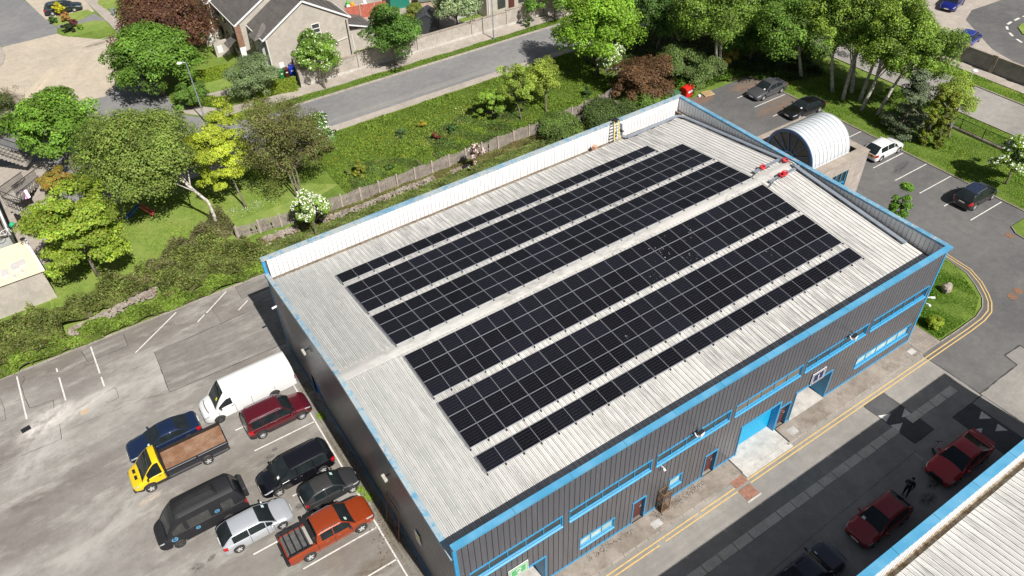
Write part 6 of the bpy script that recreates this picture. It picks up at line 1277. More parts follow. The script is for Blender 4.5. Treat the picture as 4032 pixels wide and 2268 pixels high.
def person():
    r = thing('person', 'person in dark jacket and trousers standing behind the red hatchback looking up', 'person', (26.48, -7.9, .01), math.atan2(-9.5, -33))
    V = {}; E = []; Rr = {}
    def node(k, p, rad, par=None):
        V[k] = p; Rr[k] = rad
        if par: E.append((par, k))
    node('pel', (0, 0, .93), .14); node('wst', (0, 0, 1.08), .15, 'pel'); node('chs', (-.01, 0, 1.3), .18, 'wst'); node('nck0', (0, 0, 1.46), .075, 'chs'); node('nck', (.01, 0, 1.52), .052, 'nck0'); node('jaw', (.035, 0, 1.60), .072, 'nck'); node('hd', (.01, 0, 1.68), .092, 'jaw'); node('tp', (-.01, 0, 1.74), .075, 'hd')
    for s_, n_ in ((1, 'l'), (-1, 'r')):
        node('hp' + n_, (0, s_ * .085, .88), .11, 'pel'); node('kn' + n_, (.02 * s_, s_ * .105, .49), .075, 'hp' + n_); node('cf' + n_, (.0, s_ * .11, .33), .065, 'kn' + n_); node('an' + n_, (-.02, s_ * .115, .09), .045, 'cf' + n_); node('ft' + n_, (.06, s_ * .12, .045), .045, 'an' + n_); node('to' + n_, (.17, s_ * .13, .035), .036, 'ft' + n_)
    node('shl', (-.02, .18, 1.40), .08, 'chs'); node('ell', (-.05, .235, 1.13), .058, 'shl'); node('wrl', (.04, .23, .9), .034, 'ell')
    node('shr', (-.02, -.18, 1.40), .08, 'chs'); node('elr', (.03, -.29, 1.18), .058, 'shr'); node('wrr', (.19, -.11, 1.28), .034, 'elr')
    for n_, d, u in (('l', (.02, 0, -1), (1, 0, 0)), ('r', (.0, .8, .5), (.6, 0, .6))):
        w0 = Vector(V['wr' + n_]); d = Vector(d).normalized(); u = Vector(u).normalized(); sd = d.cross(u).normalized(); pl = w0 + d * .055; node('pm' + n_, tuple(pl), .03, 'wr' + n_)
        for i, ln in enumerate((.07, .085, .09, .075)):
            o_ = u * ((i - 1.5) * .019); k1 = pl + d * .045 + o_; k2 = k1 + d * ln * .5 + sd * .01; k3 = k2 + d * ln * .4 + sd * .02; node(f'f{n_}{i}a', tuple(k1), .0095, 'pm' + n_); node(f'f{n_}{i}b', tuple(k2), .0088, f'f{n_}{i}a'); node(f'f{n_}{i}c', tuple(k3), .008, f'f{n_}{i}b')
        t1 = w0 + d * .03 + u * .035; t2 = t1 + d * .03 + u * .02; node(f't{n_}a', tuple(t1), .011, 'pm' + n_); node(f't{n_}b', tuple(t2), .009, f't{n_}a')
    ks = list(V); me = bpy.data.meshes.new('body'); me.from_pydata([V[k] for k in ks], [(ks.index(a), ks.index(b)) for a, b in E], [])
    o = bpy.data.objects.new('body', me); C.objects.link(o); o.parent = r
    md = o.modifiers.new('s', 'SKIN'); md.use_smooth_shade = True
    for i, k in enumerate(ks): sv = me.skin_vertices[0].data[i]; sv.radius = (Rr[k], Rr[k]); sv.use_root = (k == 'pel')
    sb = o.modifiers.new('u', 'SUBSURF'); sb.levels = 1; sb.render_levels = 2
    dg = bpy.context.evaluated_depsgraph_get(); dg.update(); m2 = bpy.data.meshes.new_from_object(o.evaluated_get(dg)); o.modifiers.clear(); o.data = m2
    mats = [plain('skin', (0.42, 0.22, 0.15), .6), plain('trousers', (0.02, 0.021, 0.025), .9), plain('jacket', (0.022, 0.026, 0.032), .8), plain('shoes', (0.08, 0.08, 0.085), .7)]
    m2.materials.clear(); [m2.materials.append(m) for m in mats]
    hl_, hr_ = Vector(V['wrl']), Vector(V['wrr'])
    for p in m2.polygons:
        c = p.center; k = 2
        if c.z > 1.52: k = 0
        elif (c - hl_).length < .2 and c.z < .88 and abs(c.y) > .22: k = 0
        elif (c - Vector(V['pmr'])).length < .15 and (c - hr_).dot(Vector((0, .8, .5))) > .02 and c.x > .12: k = 0
        elif c.z < .09: k = 3
        elif c.z < .9 and abs(c.y) < .25: k = 1
        p.material_index = k
    m2.shade_smooth()
    b = MB(); b.ball((-.02, 0, 1.72), .1, 9, 0, (1.0, .9, .85)); b.v = [(x, y, z + (.0 if x < .04 else .03)) for x, y, z in b.v]; b.build('hair', plain('dark_hair', (0.02, 0.015, 0.012), .8), r, True)
    b = MB(); b.ball((.105, 0, 1.655), .02, 5, 0, (1, .7, 1.3)); 
    for s_ in (1, -1): b.ball((-.0, s_ * .092, 1.67), .022, 5, 0, (.6, .4, 1.2))
    b.build('nose_and_ears', mats[0], r, True)
    b = MB()
    for s_ in (1, -1): b.ball((.093, s_ * .034, 1.69), .011, 5)
    b.bar((.098, -.025, 1.615), (.098, .025, 1.615), .008, .01); b.build('eyes_and_mouth', M['black'], r)
person()
# ================================================================== VEGETATION
def unit(a): return a / np.maximum(1e-9, np.linalg.norm(a, axis=-1, keepdims=True))
def leafmesh(name, P, Nn, S, col, mat_, parent=None, asp=.62, bend=0.0):
    """many small four-cornered leaves: centres, normals, sizes, colours"""
    n = len(P); Nn = unit(Nn); r = RNG.normal(size=(n, 3)); T = unit(np.cross(Nn, r)); B = np.cross(Nn, T); S = S[:, None]
    v = np.empty((n, 4, 3)); v[:, 0] = P - T * S; v[:, 1] = P - B * S * asp - T * S * .1; v[:, 2] = P + T * S; v[:, 3] = P + B * S * asp - T * S * .1
    me = bpy.data.meshes.new(name); me.vertices.add(n * 4); me.loops.add(n * 4); me.polygons.add(n)
    me.vertices.foreach_set('co', v.reshape(-1)); me.loops.foreach_set('vertex_index', np.arange(n * 4, dtype=np.int32))
    me.polygons.foreach_set('loop_start', np.arange(0, n * 4, 4, dtype=np.int32)); me.polygons.foreach_set('loop_total', np.full(n, 4, np.int32))
    me.update(calc_edges=True)
    ca = me.color_attributes.new('Col', 'FLOAT_COLOR', 'POINT'); c = np.ones((n, 4, 4)); c[:, :, :3] = col[:, None, :]; ca.data.foreach_set('color', c.reshape(-1))
    me.materials.append(mat_); o = bpy.data.objects.new(name, me); C.objects.link(o)
    if parent is not None: o.parent = parent
    return o
def cols(n, base, clump=None, k=0.18, second=None, share=0.0):
    c = np.tile(np.array(base, float) * 1.24, (n, 1)); c *= RNG.normal(1, k, (n, 1)).clip(.5, 1.6); c *= RNG.normal(1, .06, (n, 3)).clip(.8, 1.2)
    if second is not None: m = RNG.random(n) < share; c[m] = np.array(second) * RNG.normal(1, k, (m.sum(), 1)).clip(.5, 1.6)
    return c.clip(0.002, .95)
LS = 1.0
def tree(name, label, cat, x, y, zc, rx, rz, n, leaf, base, bx=None, by=None, second=None, share=.3, flower=None, fshare=.0, K=None, dens=1.0, trunk=.16, bark='bark', limbs=10, group=None, flat=.75, shell=.55, irr=.28, droop=0.0, lean=None, shape='round', stems=1):
    bx = x if bx is None else bx; by = y if by is None else by
    r = thing(name, label, cat, (bx, by, 0), 0, group); c = np.array([x - bx, y - by, zc])
    K = K or int(26 + 14 * rx); u = unit(RNG.normal(size=(K, 3))); u[:, 2] = np.where(u[:, 2] < -.55, -u[:, 2], u[:, 2])
    ph = RNG.random(6) * 6.28; irrf = 1 + irr * (np.sin(u[:, 0] * 3 + ph[0]) * np.cos(u[:, 1] * 3.3 + ph[1]) + .6 * np.sin(u[:, 2] * 5 + u[:, 0] * 4 + ph[2]))
    rad = (shell + (1 - shell) * RNG.random(K)) ** .6; rad[: K // 5] *= .5
    if shape == 'cone': t = RNG.random(K) ** 1.3; an = RNG.random(K) * 6.28; rr = (1 - t) * (.55 + .45 * RNG.random(K)); cc = np.stack([np.cos(an) * rr * rx, np.sin(an) * rr * rx, (t * 2 - 1) * rz], 1) + c; u = unit(cc - c)
    elif shape == 'column': t = RNG.random(K) * 2 - 1; an = RNG.random(K) * 6.28; rr = np.sqrt(np.maximum(0.05, 1 - np.abs(t) ** 3)) * (.6 + .4 * RNG.random(K)) * .8; cc = np.stack([np.cos(an) * rr * rx, np.sin(an) * rr * rx, t * rz], 1) + c; u = unit(cc - c)
    else: cc = c + u * (rad * irrf)[:, None] * np.array([rx, rx, rz]) * .82
    cr = rx * RNG.uniform(.17, .34, K) * (1 if K < 90 else .85)
    if shape == 'column': cr = rx * RNG.uniform(.3, .5, K)
    hue = RNG.normal(1, .2, K).clip(.55, 1.5); n = int(n * LS * 1.3); idx = RNG.choice(K, n, p=(cr ** 1.7) / (cr ** 1.7).sum())
    d = unit(RNG.normal(size=(n, 3))); d[:, 2] = np.abs(d[:, 2]) * np.where(RNG.random(n) < .8, 1, -1); rr = cr[idx] * RNG.uniform(.45, 1.0, n) ** .7
    P = cc[idx] + d * rr[:, None] * np.array([1, 1, flat]); P[:, 2] -= droop * RNG.random(n) ** 2
    keep = P[:, 2] > .15; P, d, idx = P[keep], d[keep], idx[keep]; n = len(P)
    Nn = d * .55 + u[idx] * .35 + RNG.normal(size=(n, 3)) * .42 + np.array([0, -.08, .38])
    col = cols(n, base, second=second, share=share) * hue[idx][:, None]
    leafmesh('crown', P, Nn, RNG.uniform(.45, 1.3, n) * leaf * .92, col.clip(.002, .9), M['leaf'], r)
    if flower is not None:
        m = RNG.random(n) < fshare; m &= d[:, 2] > .1; Pf = P[m] + d[m] * .06; k = len(Pf); P3 = np.repeat(Pf, 4, 0) + RNG.normal(0, .05, (k * 4, 3)); leafmesh('blossom', P3, np.repeat(d[m], 4, 0) + RNG.normal(size=(k * 4, 3)) * .5 + [0, 0, .5], RNG.uniform(.05, .085, k * 4), cols(k * 4, flower, k=.06), M['petal'], r, .9)
    b = MB(); zt = c[2] - rz * .55
    for sidx in range(stems):
        off = np.array([0, 0, 0]) if stems == 1 else np.array([RNG.normal(0, .25), RNG.normal(0, .25), 0]); to = off * 3
        p0 = off; p3 = np.array([c[0], c[1], c[2] + rz * .45]) + to; p1 = p0 + (p3 - p0) * .35 + np.append(RNG.normal(0, .12, 2), 0); p2 = p0 + (p3 - p0) * .7 + np.append(RNG.normal(0, .15, 2), 0)
        if lean is not None: p1 = p0 + np.array(lean) * .4; p1[2] = p3[2] * .35
        tr = trunk / math.sqrt(stems); b.tube([tuple(p0 - [0, 0, .1]), tuple(p0 + (p1 - p0) * .3), tuple(p1), tuple(p2), tuple(p3)], [tr * 1.25, tr, tr * .8, tr * .45, tr * .15], 7)
        for k in RNG.choice(K, min(limbs, K), replace=False):
            t = RNG.uniform(.35, .8); q0 = p1 + (p2 - p1) * ((t - .35) / .45); q2 = cc[k] + u[k] * cr[k] * .3; q1 = (q0 + q2) / 2 + np.array([0, 0, .12 * rz * RNG.random()]); b.tube([tuple(q0), tuple(q1), tuple(q2)], [tr * .38, tr * .22, tr * .07], 5)
            for _ in range(2):
                k2 = RNG.integers(K); dv = cc[k2] - q1; l = np.linalg.norm(dv)
                if l < rx * .9: b.tube([tuple(q1), tuple(q1 + dv * .5 + [0, 0, .1]), tuple(q1 + dv)], [tr * .2, tr * .12, tr * .05], 4)
    b.build('trunk', M[bark], r, True); return r
GM = (.085, .20, .022); GB = (.16, .30, .03); GY = (.28, .38, .025); GO = (.125, .18, .035); GD = (.055, .11, .022); MR = (.10, .045, .03); GL_ = (.2, .28, .05)
TG = 'street and garden trees'
def T(*a, **k): return tree(*a, **k)
T('maple_tree', 'dense rounded green maple overhanging the junction, beside the street lamp', 'tree', 3.0, 73.0, 4.4, 5.1, 4.3, 28000, .16, (.115, .215, .028), K=170, trunk=.22, irr=.15)
T('maple_tree', 'dense bright green maple at the left edge above the concrete stairs', 'tree', -8.7, 63.2, 4.5, 4.1, 3.8, 24000, .15, (.13, .24, .028), bx=-8.7, by=60.8, K=150, trunk=.2, irr=.14)
T('plum_tree', 'large maroon leaved tree in front of the terraced houses', 'tree', 7.0, 81.5, 4.9, 5.8, 3.9, 26000, .15, MR, second=(.17, .09, .04), share=.3, K=160, trunk=.2)
T('willow_tree', 'broad olive green birch over the lawn with the toy slide', 'tree', -3.0, 49.3, 6.2, 5.8, 4.9, 54000, .115, (.165, .225, .045), bx=.34, by=43.9, K=170, droop=.7, bark='birchbark', trunk=.17, limbs=8, lean=(-.3, .3, 0))
T('hornbeam_tree', 'yellow green layered tree above the cream annex roof at the left', 'tree', -10.2, 43.4, 4.6, 4.3, 4.4, 28000, .125, (.20, .29, .032), second=(.3, .35, .04), share=.25, K=120, flat=.4, trunk=.16, limbs=18)
T('hornbeam_tree', 'small bright yellow tree between the olive birch and the bare brown tree', 'tree', 3.1, 48.0, 4.7, 3.2, 4.3, 18000, .105, (.31, .37, .035), bx=3.4, by=45.6, K=70, flat=.45, trunk=.1)
T('hawthorn_tree', 'sparse olive brown twiggy tree right of the bright yellow tree', 'tree', 8.7, 46.0, 4.9, 4.7, 4.6, 24000, .085, (.135, .155, .038), bx=8.2, by=43.8, second=(.14, .105, .05), share=.25, K=110, trunk=.15, limbs=44, stems=3, droop=.2)
T('blossom_tree', 'green shrub with white blossom at the right side of the sparse brown tree', 'tree', 12.8, 49.8, 2.3, 1.9, 2.7, 9000, .11, (.09, .18, .03), flower=(.8, .82, .7), fshare=.05, K=50, trunk=.07)
T('blossom_tree', 'white blossom tree between the timber fence and the back of the warehouse', 'tree', 7.4, 38.2, 2.5, 1.55, 1.9, 7000, .11, (.17, .28, .04), bx=7.1, by=37.75, flower=(.82, .85, .66), fshare=.10, K=46, trunk=.07)
T('willow_shrub', 'grey green loose shrub in front of the brick pier of the houses', 'shrub', 11.7, 65.4, 2.4, 3.3, 2.7, 15000, .095, (.17, .23, .10), K=90, trunk=.1, limbs=18, stems=3)
T('rowan_tree', 'oval rowan dotted with white flower heads in front of the big gable', 'tree', 19.3, 64.6, 3.4, 2.7, 2.8, 13000, .12, (.15, .26, .035), bx=18.8, by=63.0, flower=(.78, .8, .62), fshare=.03, K=80, trunk=.11, group=None)
T('street_tree', 'dark green tree on the far verge between the rowan and the black shed', 'tree', 27.6, 62.4, 4.1, 3.4, 3.6, 15000, .13, (.09, .18, .028), bx=28.2, by=63.4, K=80, trunk=.13, irr=.35)
T('whitebeam_tree', 'pale silvery green tree hanging over the garden wall', 'tree', 38.6, 66.6, 3.4, 3.0, 2.4, 12000, .125, (.32, .40, .22), second=(.2, .28, .1), share=.35, K=75, trunk=.12)
T('cypress_tree', 'thin dark columnar tree on the far verge near the cream house', 'tree', 46.8, 62.5, 1.9, .42, 1.7, 3500, .08, (.06, .13, .02), K=26, shape='column', trunk=.06)
T('street_tree', 'spreading green tree on the far verge at the top edge casting shade on the wall', 'tree', 51.2, 62.6, 3.3, 3.3, 2.0, 10000, .13, (.11, .21, .03), K=60, trunk=.1)
T('ash_tree', 'tall bright green tree beside the road, its shadow lying across the asphalt', 'tree', 45.6, 46.6, 6.0, 4.5, 5.0, 32000, .135, (.19, .33, .03), K=170, trunk=.22, droop=.5)
T('blossom_tree', 'small slender tree with white blossom in front of the tall bright green tree', 'tree', 44.9, 43.4, 3.0, 1.7, 2.5, 6500, .11, (.19, .29, .05), bx=45.0, by=43.6, flower=(.82, .85, .72), fshare=.07, K=40, trunk=.07)
T('young_tree', 'young thin leaved tree with a pale trunk, right of the pair on the meadow', 'tree', 36.3, 44.0, 3.5, 2.2, 2.6, 6500, .085, (.26, .33, .05), bx=36.0, by=43.2, K=60, trunk=.1, limbs=40, bark='bark', shell=.4)
T('young_tree', 'young light green tree with a pale trunk, left of the pair on the meadow', 'tree', 33.2, 44.4, 3.6, 1.9, 2.8, 6500, .09, (.24, .33, .05), bx=33.0, by=43.5, K=50, trunk=.09, limbs=30, shell=.4)
T('young_tree', 'short leafy sapling at the left of the young trees on the meadow', 'tree', 30.6, 45.6, 1.9, 1.4, 1.7, 5500, .1, (.2, .32, .04), K=36, trunk=.06)
T('copper_shrub', 'rounded copper brown shrub at the right end of the timber fence', 'shrub', 46.2, 39.6, 2.2, 3.6, 2.2, 20000, .1, (.125, .07, .035), second=(.19, .105, .05), share=.4, K=110, trunk=.1, limbs=24, stems=3)
T('birch_tree', 'big twin-stemmed birch with bare white limbs above the car park corner', 'tree', 55.6, 38.6, 7.9, 4.4, 5.4, 26000, .115, (.15, .24, .035), bx=57.1, by=38.9, K=150, bark='birchbark', trunk=.26, limbs=22, stems=2, droop=.7, irr=.35)
T('shrub', 'large olive green shrub left of the twin-stemmed birch', 'shrub', 51.3, 39.6, 2.1, 3.4, 2.1, 15000, .1, (.10, .15, .04), K=90, trunk=.08, limbs=16, stems=3)
T('shrub', 'greyish green shrub in front of the twin-stemmed birch at the car park edge', 'shrub', 54.4, 37.9, 1.3, 2.2, 1.3, 9000, .09, (.15, .21, .07), K=50, trunk=.06)
T('broadleaf_tree', 'dark green tree behind the tall bright green one at the top edge', 'tree', 54.5, 46.5, 5.2, 4.2, 4.6, 17000, .13, (.075, .14, .028), K=110, trunk=.18)
T('broadleaf_tree', 'dense mid green tree behind the birch near the top edge', 'tree', 61.5, 43.5, 5.5, 4.2, 4.8, 20000, .13, (.12, .22, .03), K=120, trunk=.2)
T('laburnum_tree', 'yellow flecked tree at the top edge right of the big birch', 'tree', 65.8, 42.0, 5.6, 2.8, 3.4, 10000, .125, (.36, .38, .03), second=(.2, .3, .03), share=.4, K=70, trunk=.13)
T('shrub', 'shrub with orange tinted leaves at the foot of the twin-stemmed birch', 'shrub', 59.2, 39.6, 1.3, 1.6, 1.2, 6000, .1, (.22, .24, .04), second=(.4, .16, .03), share=.25, K=34, trunk=.05)
B_ = 'row of birches beside the right car park'
birches = [(63.6, 32.3, 61.9, 33.2, 7.0, 4.4, 5.6, 30000, (.10, .215, .03), 'leftmost birch of the row beside the right car park'), (63.6, 28.0, 63.8, 30.0, 8.2, 3.7, 5.4, 22000, (.15, .26, .035), 'tall birch second from the left in the row beside the car park'),
    (63.0, 26.2, 66.0, 28.0, 8.2, 3.8, 5.2, 21000, (.13, .235, .035), 'leaning birch third from the left in the row'), (65.0, 26.6, 69.0, 30.5, 7.6, 4.0, 5.0, 20000, (.14, .24, .035), 'birch standing behind the leaning one in the row'),
    (64.3, 25.0, 66.8, 25.2, 8.4, 3.8, 5.2, 21000, (.12, .23, .032), 'thin birch in the middle right of the row'), (62.7, 23.6, 64.8, 23.4, 7.8, 3.5, 5.0, 19000, (.15, .26, .035), 'slender birch just left of the thickest trunk of the row'),
    (63.2, 22.0, 67.0, 21.4, 7.0, 4.2, 5.2, 27000, (.125, .235, .03), 'thick trunked birch at the right end of the row')]
for (bx, by, x, y, zc, rx, rz, n, cl, la) in birches: T('birch_tree', la, 'tree', x - .7, y, zc - 1.0, rx, rz, int(n * 1.35), .11, (cl[0] * 1.35, cl[1] * 1.15, cl[2] * 1.1), bx=bx, by=by, K=int(rx * 30), bark='birchbark', trunk=.19, limbs=16, droop=.7, group=B_, irr=.4, shell=.35, second=(.09, .15, .03), share=.25)
T('blue_cedar', 'blue grey needled conifer with layered boughs at the right end of the birches', 'tree', 62.9, 18.6, 3.2, 2.7, 3.4, 15000, .1, (.13, .165, .09), K=80, flat=.3, shape='cone', trunk=.15)
T('column_yew', 'tall narrow golden green conifer, left of the twin columns', 'tree', 61.9, 15.7, 3.0, .62, 3.0, 9000, .075, (.13, .17, .02), second=(.26, .28, .03), share=.35, K=60, shape='column', trunk=.1, group='pair of columnar conifers')
T('column_yew', 'tall narrow golden green conifer, right of the twin columns', 'tree', 62.4, 14.6, 3.0, .62, 3.0, 9000, .075, (.13, .17, .02), second=(.26, .28, .03), share=.35, K=60, shape='column', trunk=.1, group='pair of columnar conifers')
T('crab_tree', 'loose light green small tree behind the columnar conifers near the railings', 'tree', 65.6, 16.2, 3.6, 2.5, 2.3, 9000, .1, (.24, .32, .05), bx=64.9, by=14.9, K=60, trunk=.1, limbs=16)
T('blossom_tree', 'white blossom tree cut by the right edge', 'tree', 61.9, 7.2, 2.7, 2.1, 2.4, 9500, .115, (.18, .28, .04), flower=(.84, .86, .75), fshare=.08, K=60, trunk=.1)
T('young_tree', 'small slender tree standing just outside the right parapet', 'tree', 47.2, 8.6, 3.0, .85, 2.1, 4000, .1, (.12, .24, .03), K=26, trunk=.06, shape='column')
T('box_ball', 'clipped golden green bush beside the paved corner, nearer the road', 'shrub', 40.35, -.2, .62, .62, .55, 7000, .05, (.24, .32, .03), K=60, shell=.8, irr=.05, trunk=.03, limbs=4); T('box_ball', 'clipped golden green bush close against the warehouse corner post', 'shrub', 39.9, 1.4, .6, .6, .52, 6000, .05, (.22, .3, .03), K=50, shell=.8, irr=.05, trunk=.03, limbs=4)
T('dark_shrub', 'dark olive tree at the left edge above the bright maple', 'tree', -14.0, 74.0, 3.2, 3.2, 2.4, 9000, .12, (.07, .10, .025), K=60, trunk=.1)
T('bare_shrub', 'almost leafless brown shrub by the beige road at the left edge', 'shrub', -11.8, 78.6, 1.9, 1.7, 2.0, 500, .08, (.16, .13, .06), K=40, trunk=.05, limbs=60, stems=5)
T('photinia_shrub', 'red tipped golden shrub beside the middle stair', 'shrub', -10.6, 59.0, 1.3, 1.5, 1.2, 6500, .09, (.24, .23, .04), second=(.45, .12, .03), share=.2, K=36, trunk=.05)
for (c_, px_, py_, z, rx, rz, n, cl, la) in (('r1', 555, 85, 1.0, .75, 1.0, 4500, (.42, .38, .02), 'bright yellow conifer bush beside the dark estate car'), ('r1', 625, 160, .7, .75, .75, 3500, (.28, .15, .05), 'orange brown bush right of the yellow conifer bush'), ('r1', 700, 220, .6, .7, .65, 3000, (.13, .045, .04), 'purple spiky bush on the small estate lawn'), ('r1', 655, 270, .5, .85, .55, 4000, (.025, .04, .015), 'very dark low bush left of the purple spiky one'), ('r1', 500, 190, .6, .6, .6, 2500, (.07, .14, .03), 'small green bush in front of the yellow conifer bush'), ('r1', 760, 262, .35, .5, .4, 1500, (.16, .26, .03), 'little green bush beside the purple spiky one')):
    x, y = at(c_, px_, py_, z); T('bush', la, 'shrub', x, y, z, rx, rz, n, .07, cl, K=30, trunk=.03, limbs=4)
T('round_bush', 'round clipped yellow green bush beside the green shed', 'shrub', 36.2, 73.2, 1.3, 1.35, 1.3, 9000, .06, (.19, .23, .04), K=80, shell=.8, irr=.05, trunk=.05)
T('cherry_tree', 'thin pink blossom tree between the timber fence and the warehouse', 'tree', *at('r6', 2115, 130, 2.0), 2.0, .8, 1.5, 1800, .09, (.16, .12, .07), bx=at('r6', 2110, 290)[0], by=at('r6', 2110, 290)[1], second=(.45, .3, .28), share=.3, flower=(.75, .6, .6), fshare=.06, K=24, trunk=.05, limbs=16)
T('golden_conifer', 'small golden conifer on the meadow behind the timber fence', 'shrub', *at('r6', 1000, 250, .8), .8, .85, .9, 4500, .06, (.2, .22, .03), K=40, shape='cone', trunk=.04)
for i, (px_, py_, s_, cl, la) in enumerate(((900, 290, .35, (.17, .22, .05), 'tiny pale sapling left of the golden conifer'), (1300, 230, .5, (.08, .15, .03), 'low dark bush right of the golden conifer'))):
    x, y = at('r6', px_, py_, .4); T('bush', la, 'shrub', x, y, .45, s_, .45, 900, .07, cl, K=12, trunk=.02, limbs=3)
for (px_, py_, s_, cl, la) in ((1600, 1190, .45, (.3, .25, .03), 'small yellow bush in the middle of the meadow'), (1390, 1260, .6, (.07, .13, .05), 'grey green bush left of the yellow one on the meadow'), (1730, 1300, .45, (.16, .04, .03), 'small dark red bush on the meadow'), (1890, 1230, .6, (.05, .12, .03), 'dark green bush right of the dark red one')):
    x, y = at('r2', px_, py_, .4); T('bush', la, 'shrub', x, y, .45, s_, .5, 1200, .07, cl, K=14, trunk=.02, limbs=3)
x, y = at('r3', 745, 895, .3); T('bush', 'small dark fir by the right end of the timber fence', 'shrub', x, y, .5, .7, .6, 1500, .06, (.03, .08, .02), K=20, trunk=.02, shape='cone')
T('shrub', 'large dark green bush between the fence end and the back parapet', 'shrub', *at('r3', 950, 1100, 1.0), 1.0, 3.0, 1.2, 14000, .085, (.085, .13, .035), K=80, trunk=.05); T('shrub', 'mid green bush behind the back parapet left of the dark one', 'shrub', *at('r3', 480, 1200, .9), .9, 2.6, 1.1, 11000, .085, (.12, .19, .04), K=70, trunk=.05)
T('shrub', 'leafy bush against the parapet beside the green commercial bin', 'shrub', *at('r3', 1330, 1000, .8), .8, 2.4, 1.0, 9000, .08, (.13, .22, .04), K=60, trunk=.05)
T('broadleaf_tree', 'dark leafy tree left of the birch row at the top of the car park', 'tree', 61.8, 38.6, 4.6, 4.0, 4.2, 20000, .12, (.07, .15, .025), K=110, trunk=.16)
T('broadleaf_tree', 'tall tree at the top edge behind the birch row', 'tree', 68.5, 36.0, 6.0, 4.4, 5.0, 20000, .125, (.09, .18, .028), K=120, trunk=.18)
T('broadleaf_tree', 'green tree between the ash and the big birch at the top edge', 'tree', 58.0, 47.5, 5.0, 4.4, 4.6, 18000, .125, (.10, .19, .03), K=110, trunk=.18)
T('shrub', 'dark green bush at the road corner below the rounded maple', 'shrub', 5.0, 67.8, 1.4, 2.2, 1.5, 9000, .1, (.10, .18, .03), K=50, trunk=.06)
# clipped hedges
def hedge(label, p, q, w_, h, n, base, second=None):
    r = thing('hedge', label, 'hedge', (0, 0, 0), 0, None); p, q = np.array(p), np.array(q); d = q - p; ln = np.linalg.norm(d); d /= ln; nn = np.array([-d[1], d[0]])
    b = MB(); A = p + nn * w_ * .38, q + nn * w_ * .38, q - nn * w_ * .38, p - nn * w_ * .38; b.prism([tuple(a) for a in A], 0, h * .85); b.build('stems', plain('hedge_inside', (.03, .045, .015), .95), r)
    t = RNG.random(n) * ln; face = RNG.random(n); s = np.where(face < .5, RNG.uniform(-1, 1, n), np.sign(RNG.normal(size=n))) * w_ / 2; z = np.where(face < .5, h, RNG.uniform(.1, 1, n) * h) + RNG.normal(0, .05, n)
    P = np.stack([p[0] + d[0] * t + nn[0] * s, p[1] + d[1] * t + nn[1] * s, z + .06 * np.sin(t * 3)], 1) + RNG.normal(0, .05, (n, 3)); Nn = np.stack([nn[0] * np.sign(s) * (face >= .5), nn[1] * np.sign(s) * (face >= .5), (face < .5) * 1.0], 1) + RNG.normal(size=(n, 3)) * .5
    leafmesh('leaves', P, Nn, RNG.uniform(.05, .09, n), cols(n, base, second=second, share=.4), M['leaf'], r)
hedge('clipped yellow green hedge around the front lawn near the maroon tree', at('r1', 1850, 730, .8), at('r1', 2180, 650, .8), 1.3, 1.1, 12000, (.25, .32, .03), (.15, .25, .03)); hedge('clipped hedge behind the low dark rail fence at the junction', at('r1', 1770, 960, .5), at('r1', 2150, 960, .5), .9, .8, 9000, (.22, .3, .03), (.1, .18, .02))
hedge('clipped yellow green hedge in front of the wheelie bins', at('r2', 0, 860, .7), at('r2', 400, 790, .7), 1.5, 1.1, 12000, (.24, .3, .03), (.14, .22, .03))
# bramble banks and rough ground cover
def bank(label, poly, hf, n, base, second, share=.35, leaf=.08, name='undergrowth', soil=None, dead=.0, step=.6):
    """uneven mass of brambles: hummocky soil with leaves thick over it"""
    P2 = np.array(poly); x0, y0 = P2.min(0); x1, y1 = P2.max(0)
    def inside(X, Y):
        r = np.zeros(X.shape, bool); k = len(P2)
        for i in range(k):
            (xa, ya), (xb, yb) = P2[i], P2[(i + 1) % k]; cond = ((ya > Y) != (yb > Y)) & (X < (xb - xa) * (Y - ya) / (yb - ya + 1e-12) + xa); r ^= cond
        return r
    pa = RNG.random(8) * 6.28
    def H(X, Y): return hf * (.45 + .3 * np.sin(X * .9 + pa[0]) * np.cos(Y * 1.1 + pa[1]) + .22 * np.sin(X * 2.1 + Y * 1.3 + pa[2]) + .14 * np.sin(X * 4.3 + pa[3]) * np.cos(Y * 4.7 + pa[4])).clip(.12, 2)
    X = RNG.uniform(x0, x1, n * 4); Y = RNG.uniform(y0, y1, n * 4); m = inside(X, Y); X, Y = X[m][:n], Y[m][:n]; n = len(X)
    Z = H(X, Y) * RNG.uniform(.5, 1.2, n) + .12 * hf * np.sin(X * 6.1 + pa[3]) * np.cos(Y * 7.3 + pa[2]); P = np.stack([X, Y, Z + .02], 1); cl = .85 + .3 * np.sin(X * 1.7 + pa[5]) * np.cos(Y * 2.1 + pa[6])
    c = cols(n, base, second=second, share=share, k=.22) * cl[:, None]
    Nn = RNG.normal(size=(n, 3)) * .55 + np.array([0, 0, 1.0]); o = leafmesh(name, P, Nn, RNG.uniform(.6, 1.3, n) * leaf, c.clip(.002, .9), M['leaf'])
    o['kind'] = 'stuff'; o['label'] = label; o['category'] = 'undergrowth'
    gx, gy = np.arange(x0, x1, step), np.arange(y0, y1, step); b = MB()
    for a in gx:
        for c_ in gy:
            if inside(np.array([a + step / 2]), np.array([c_ + step / 2]))[0]:
                q = [(a, c_), (a + step, c_), (a + step, c_ + step), (a, c_ + step)]; hz = H(np.array([p[0] for p in q]), np.array([p[1] for p in q])) * .55; b.quad(*[(p[0], p[1], float(h)) for p, h in zip(q, hz)])
    if b.f: s = b.build('undergrowth_soil', M['scrub'], smooth=True); s['kind'] = 'structure'
    return o
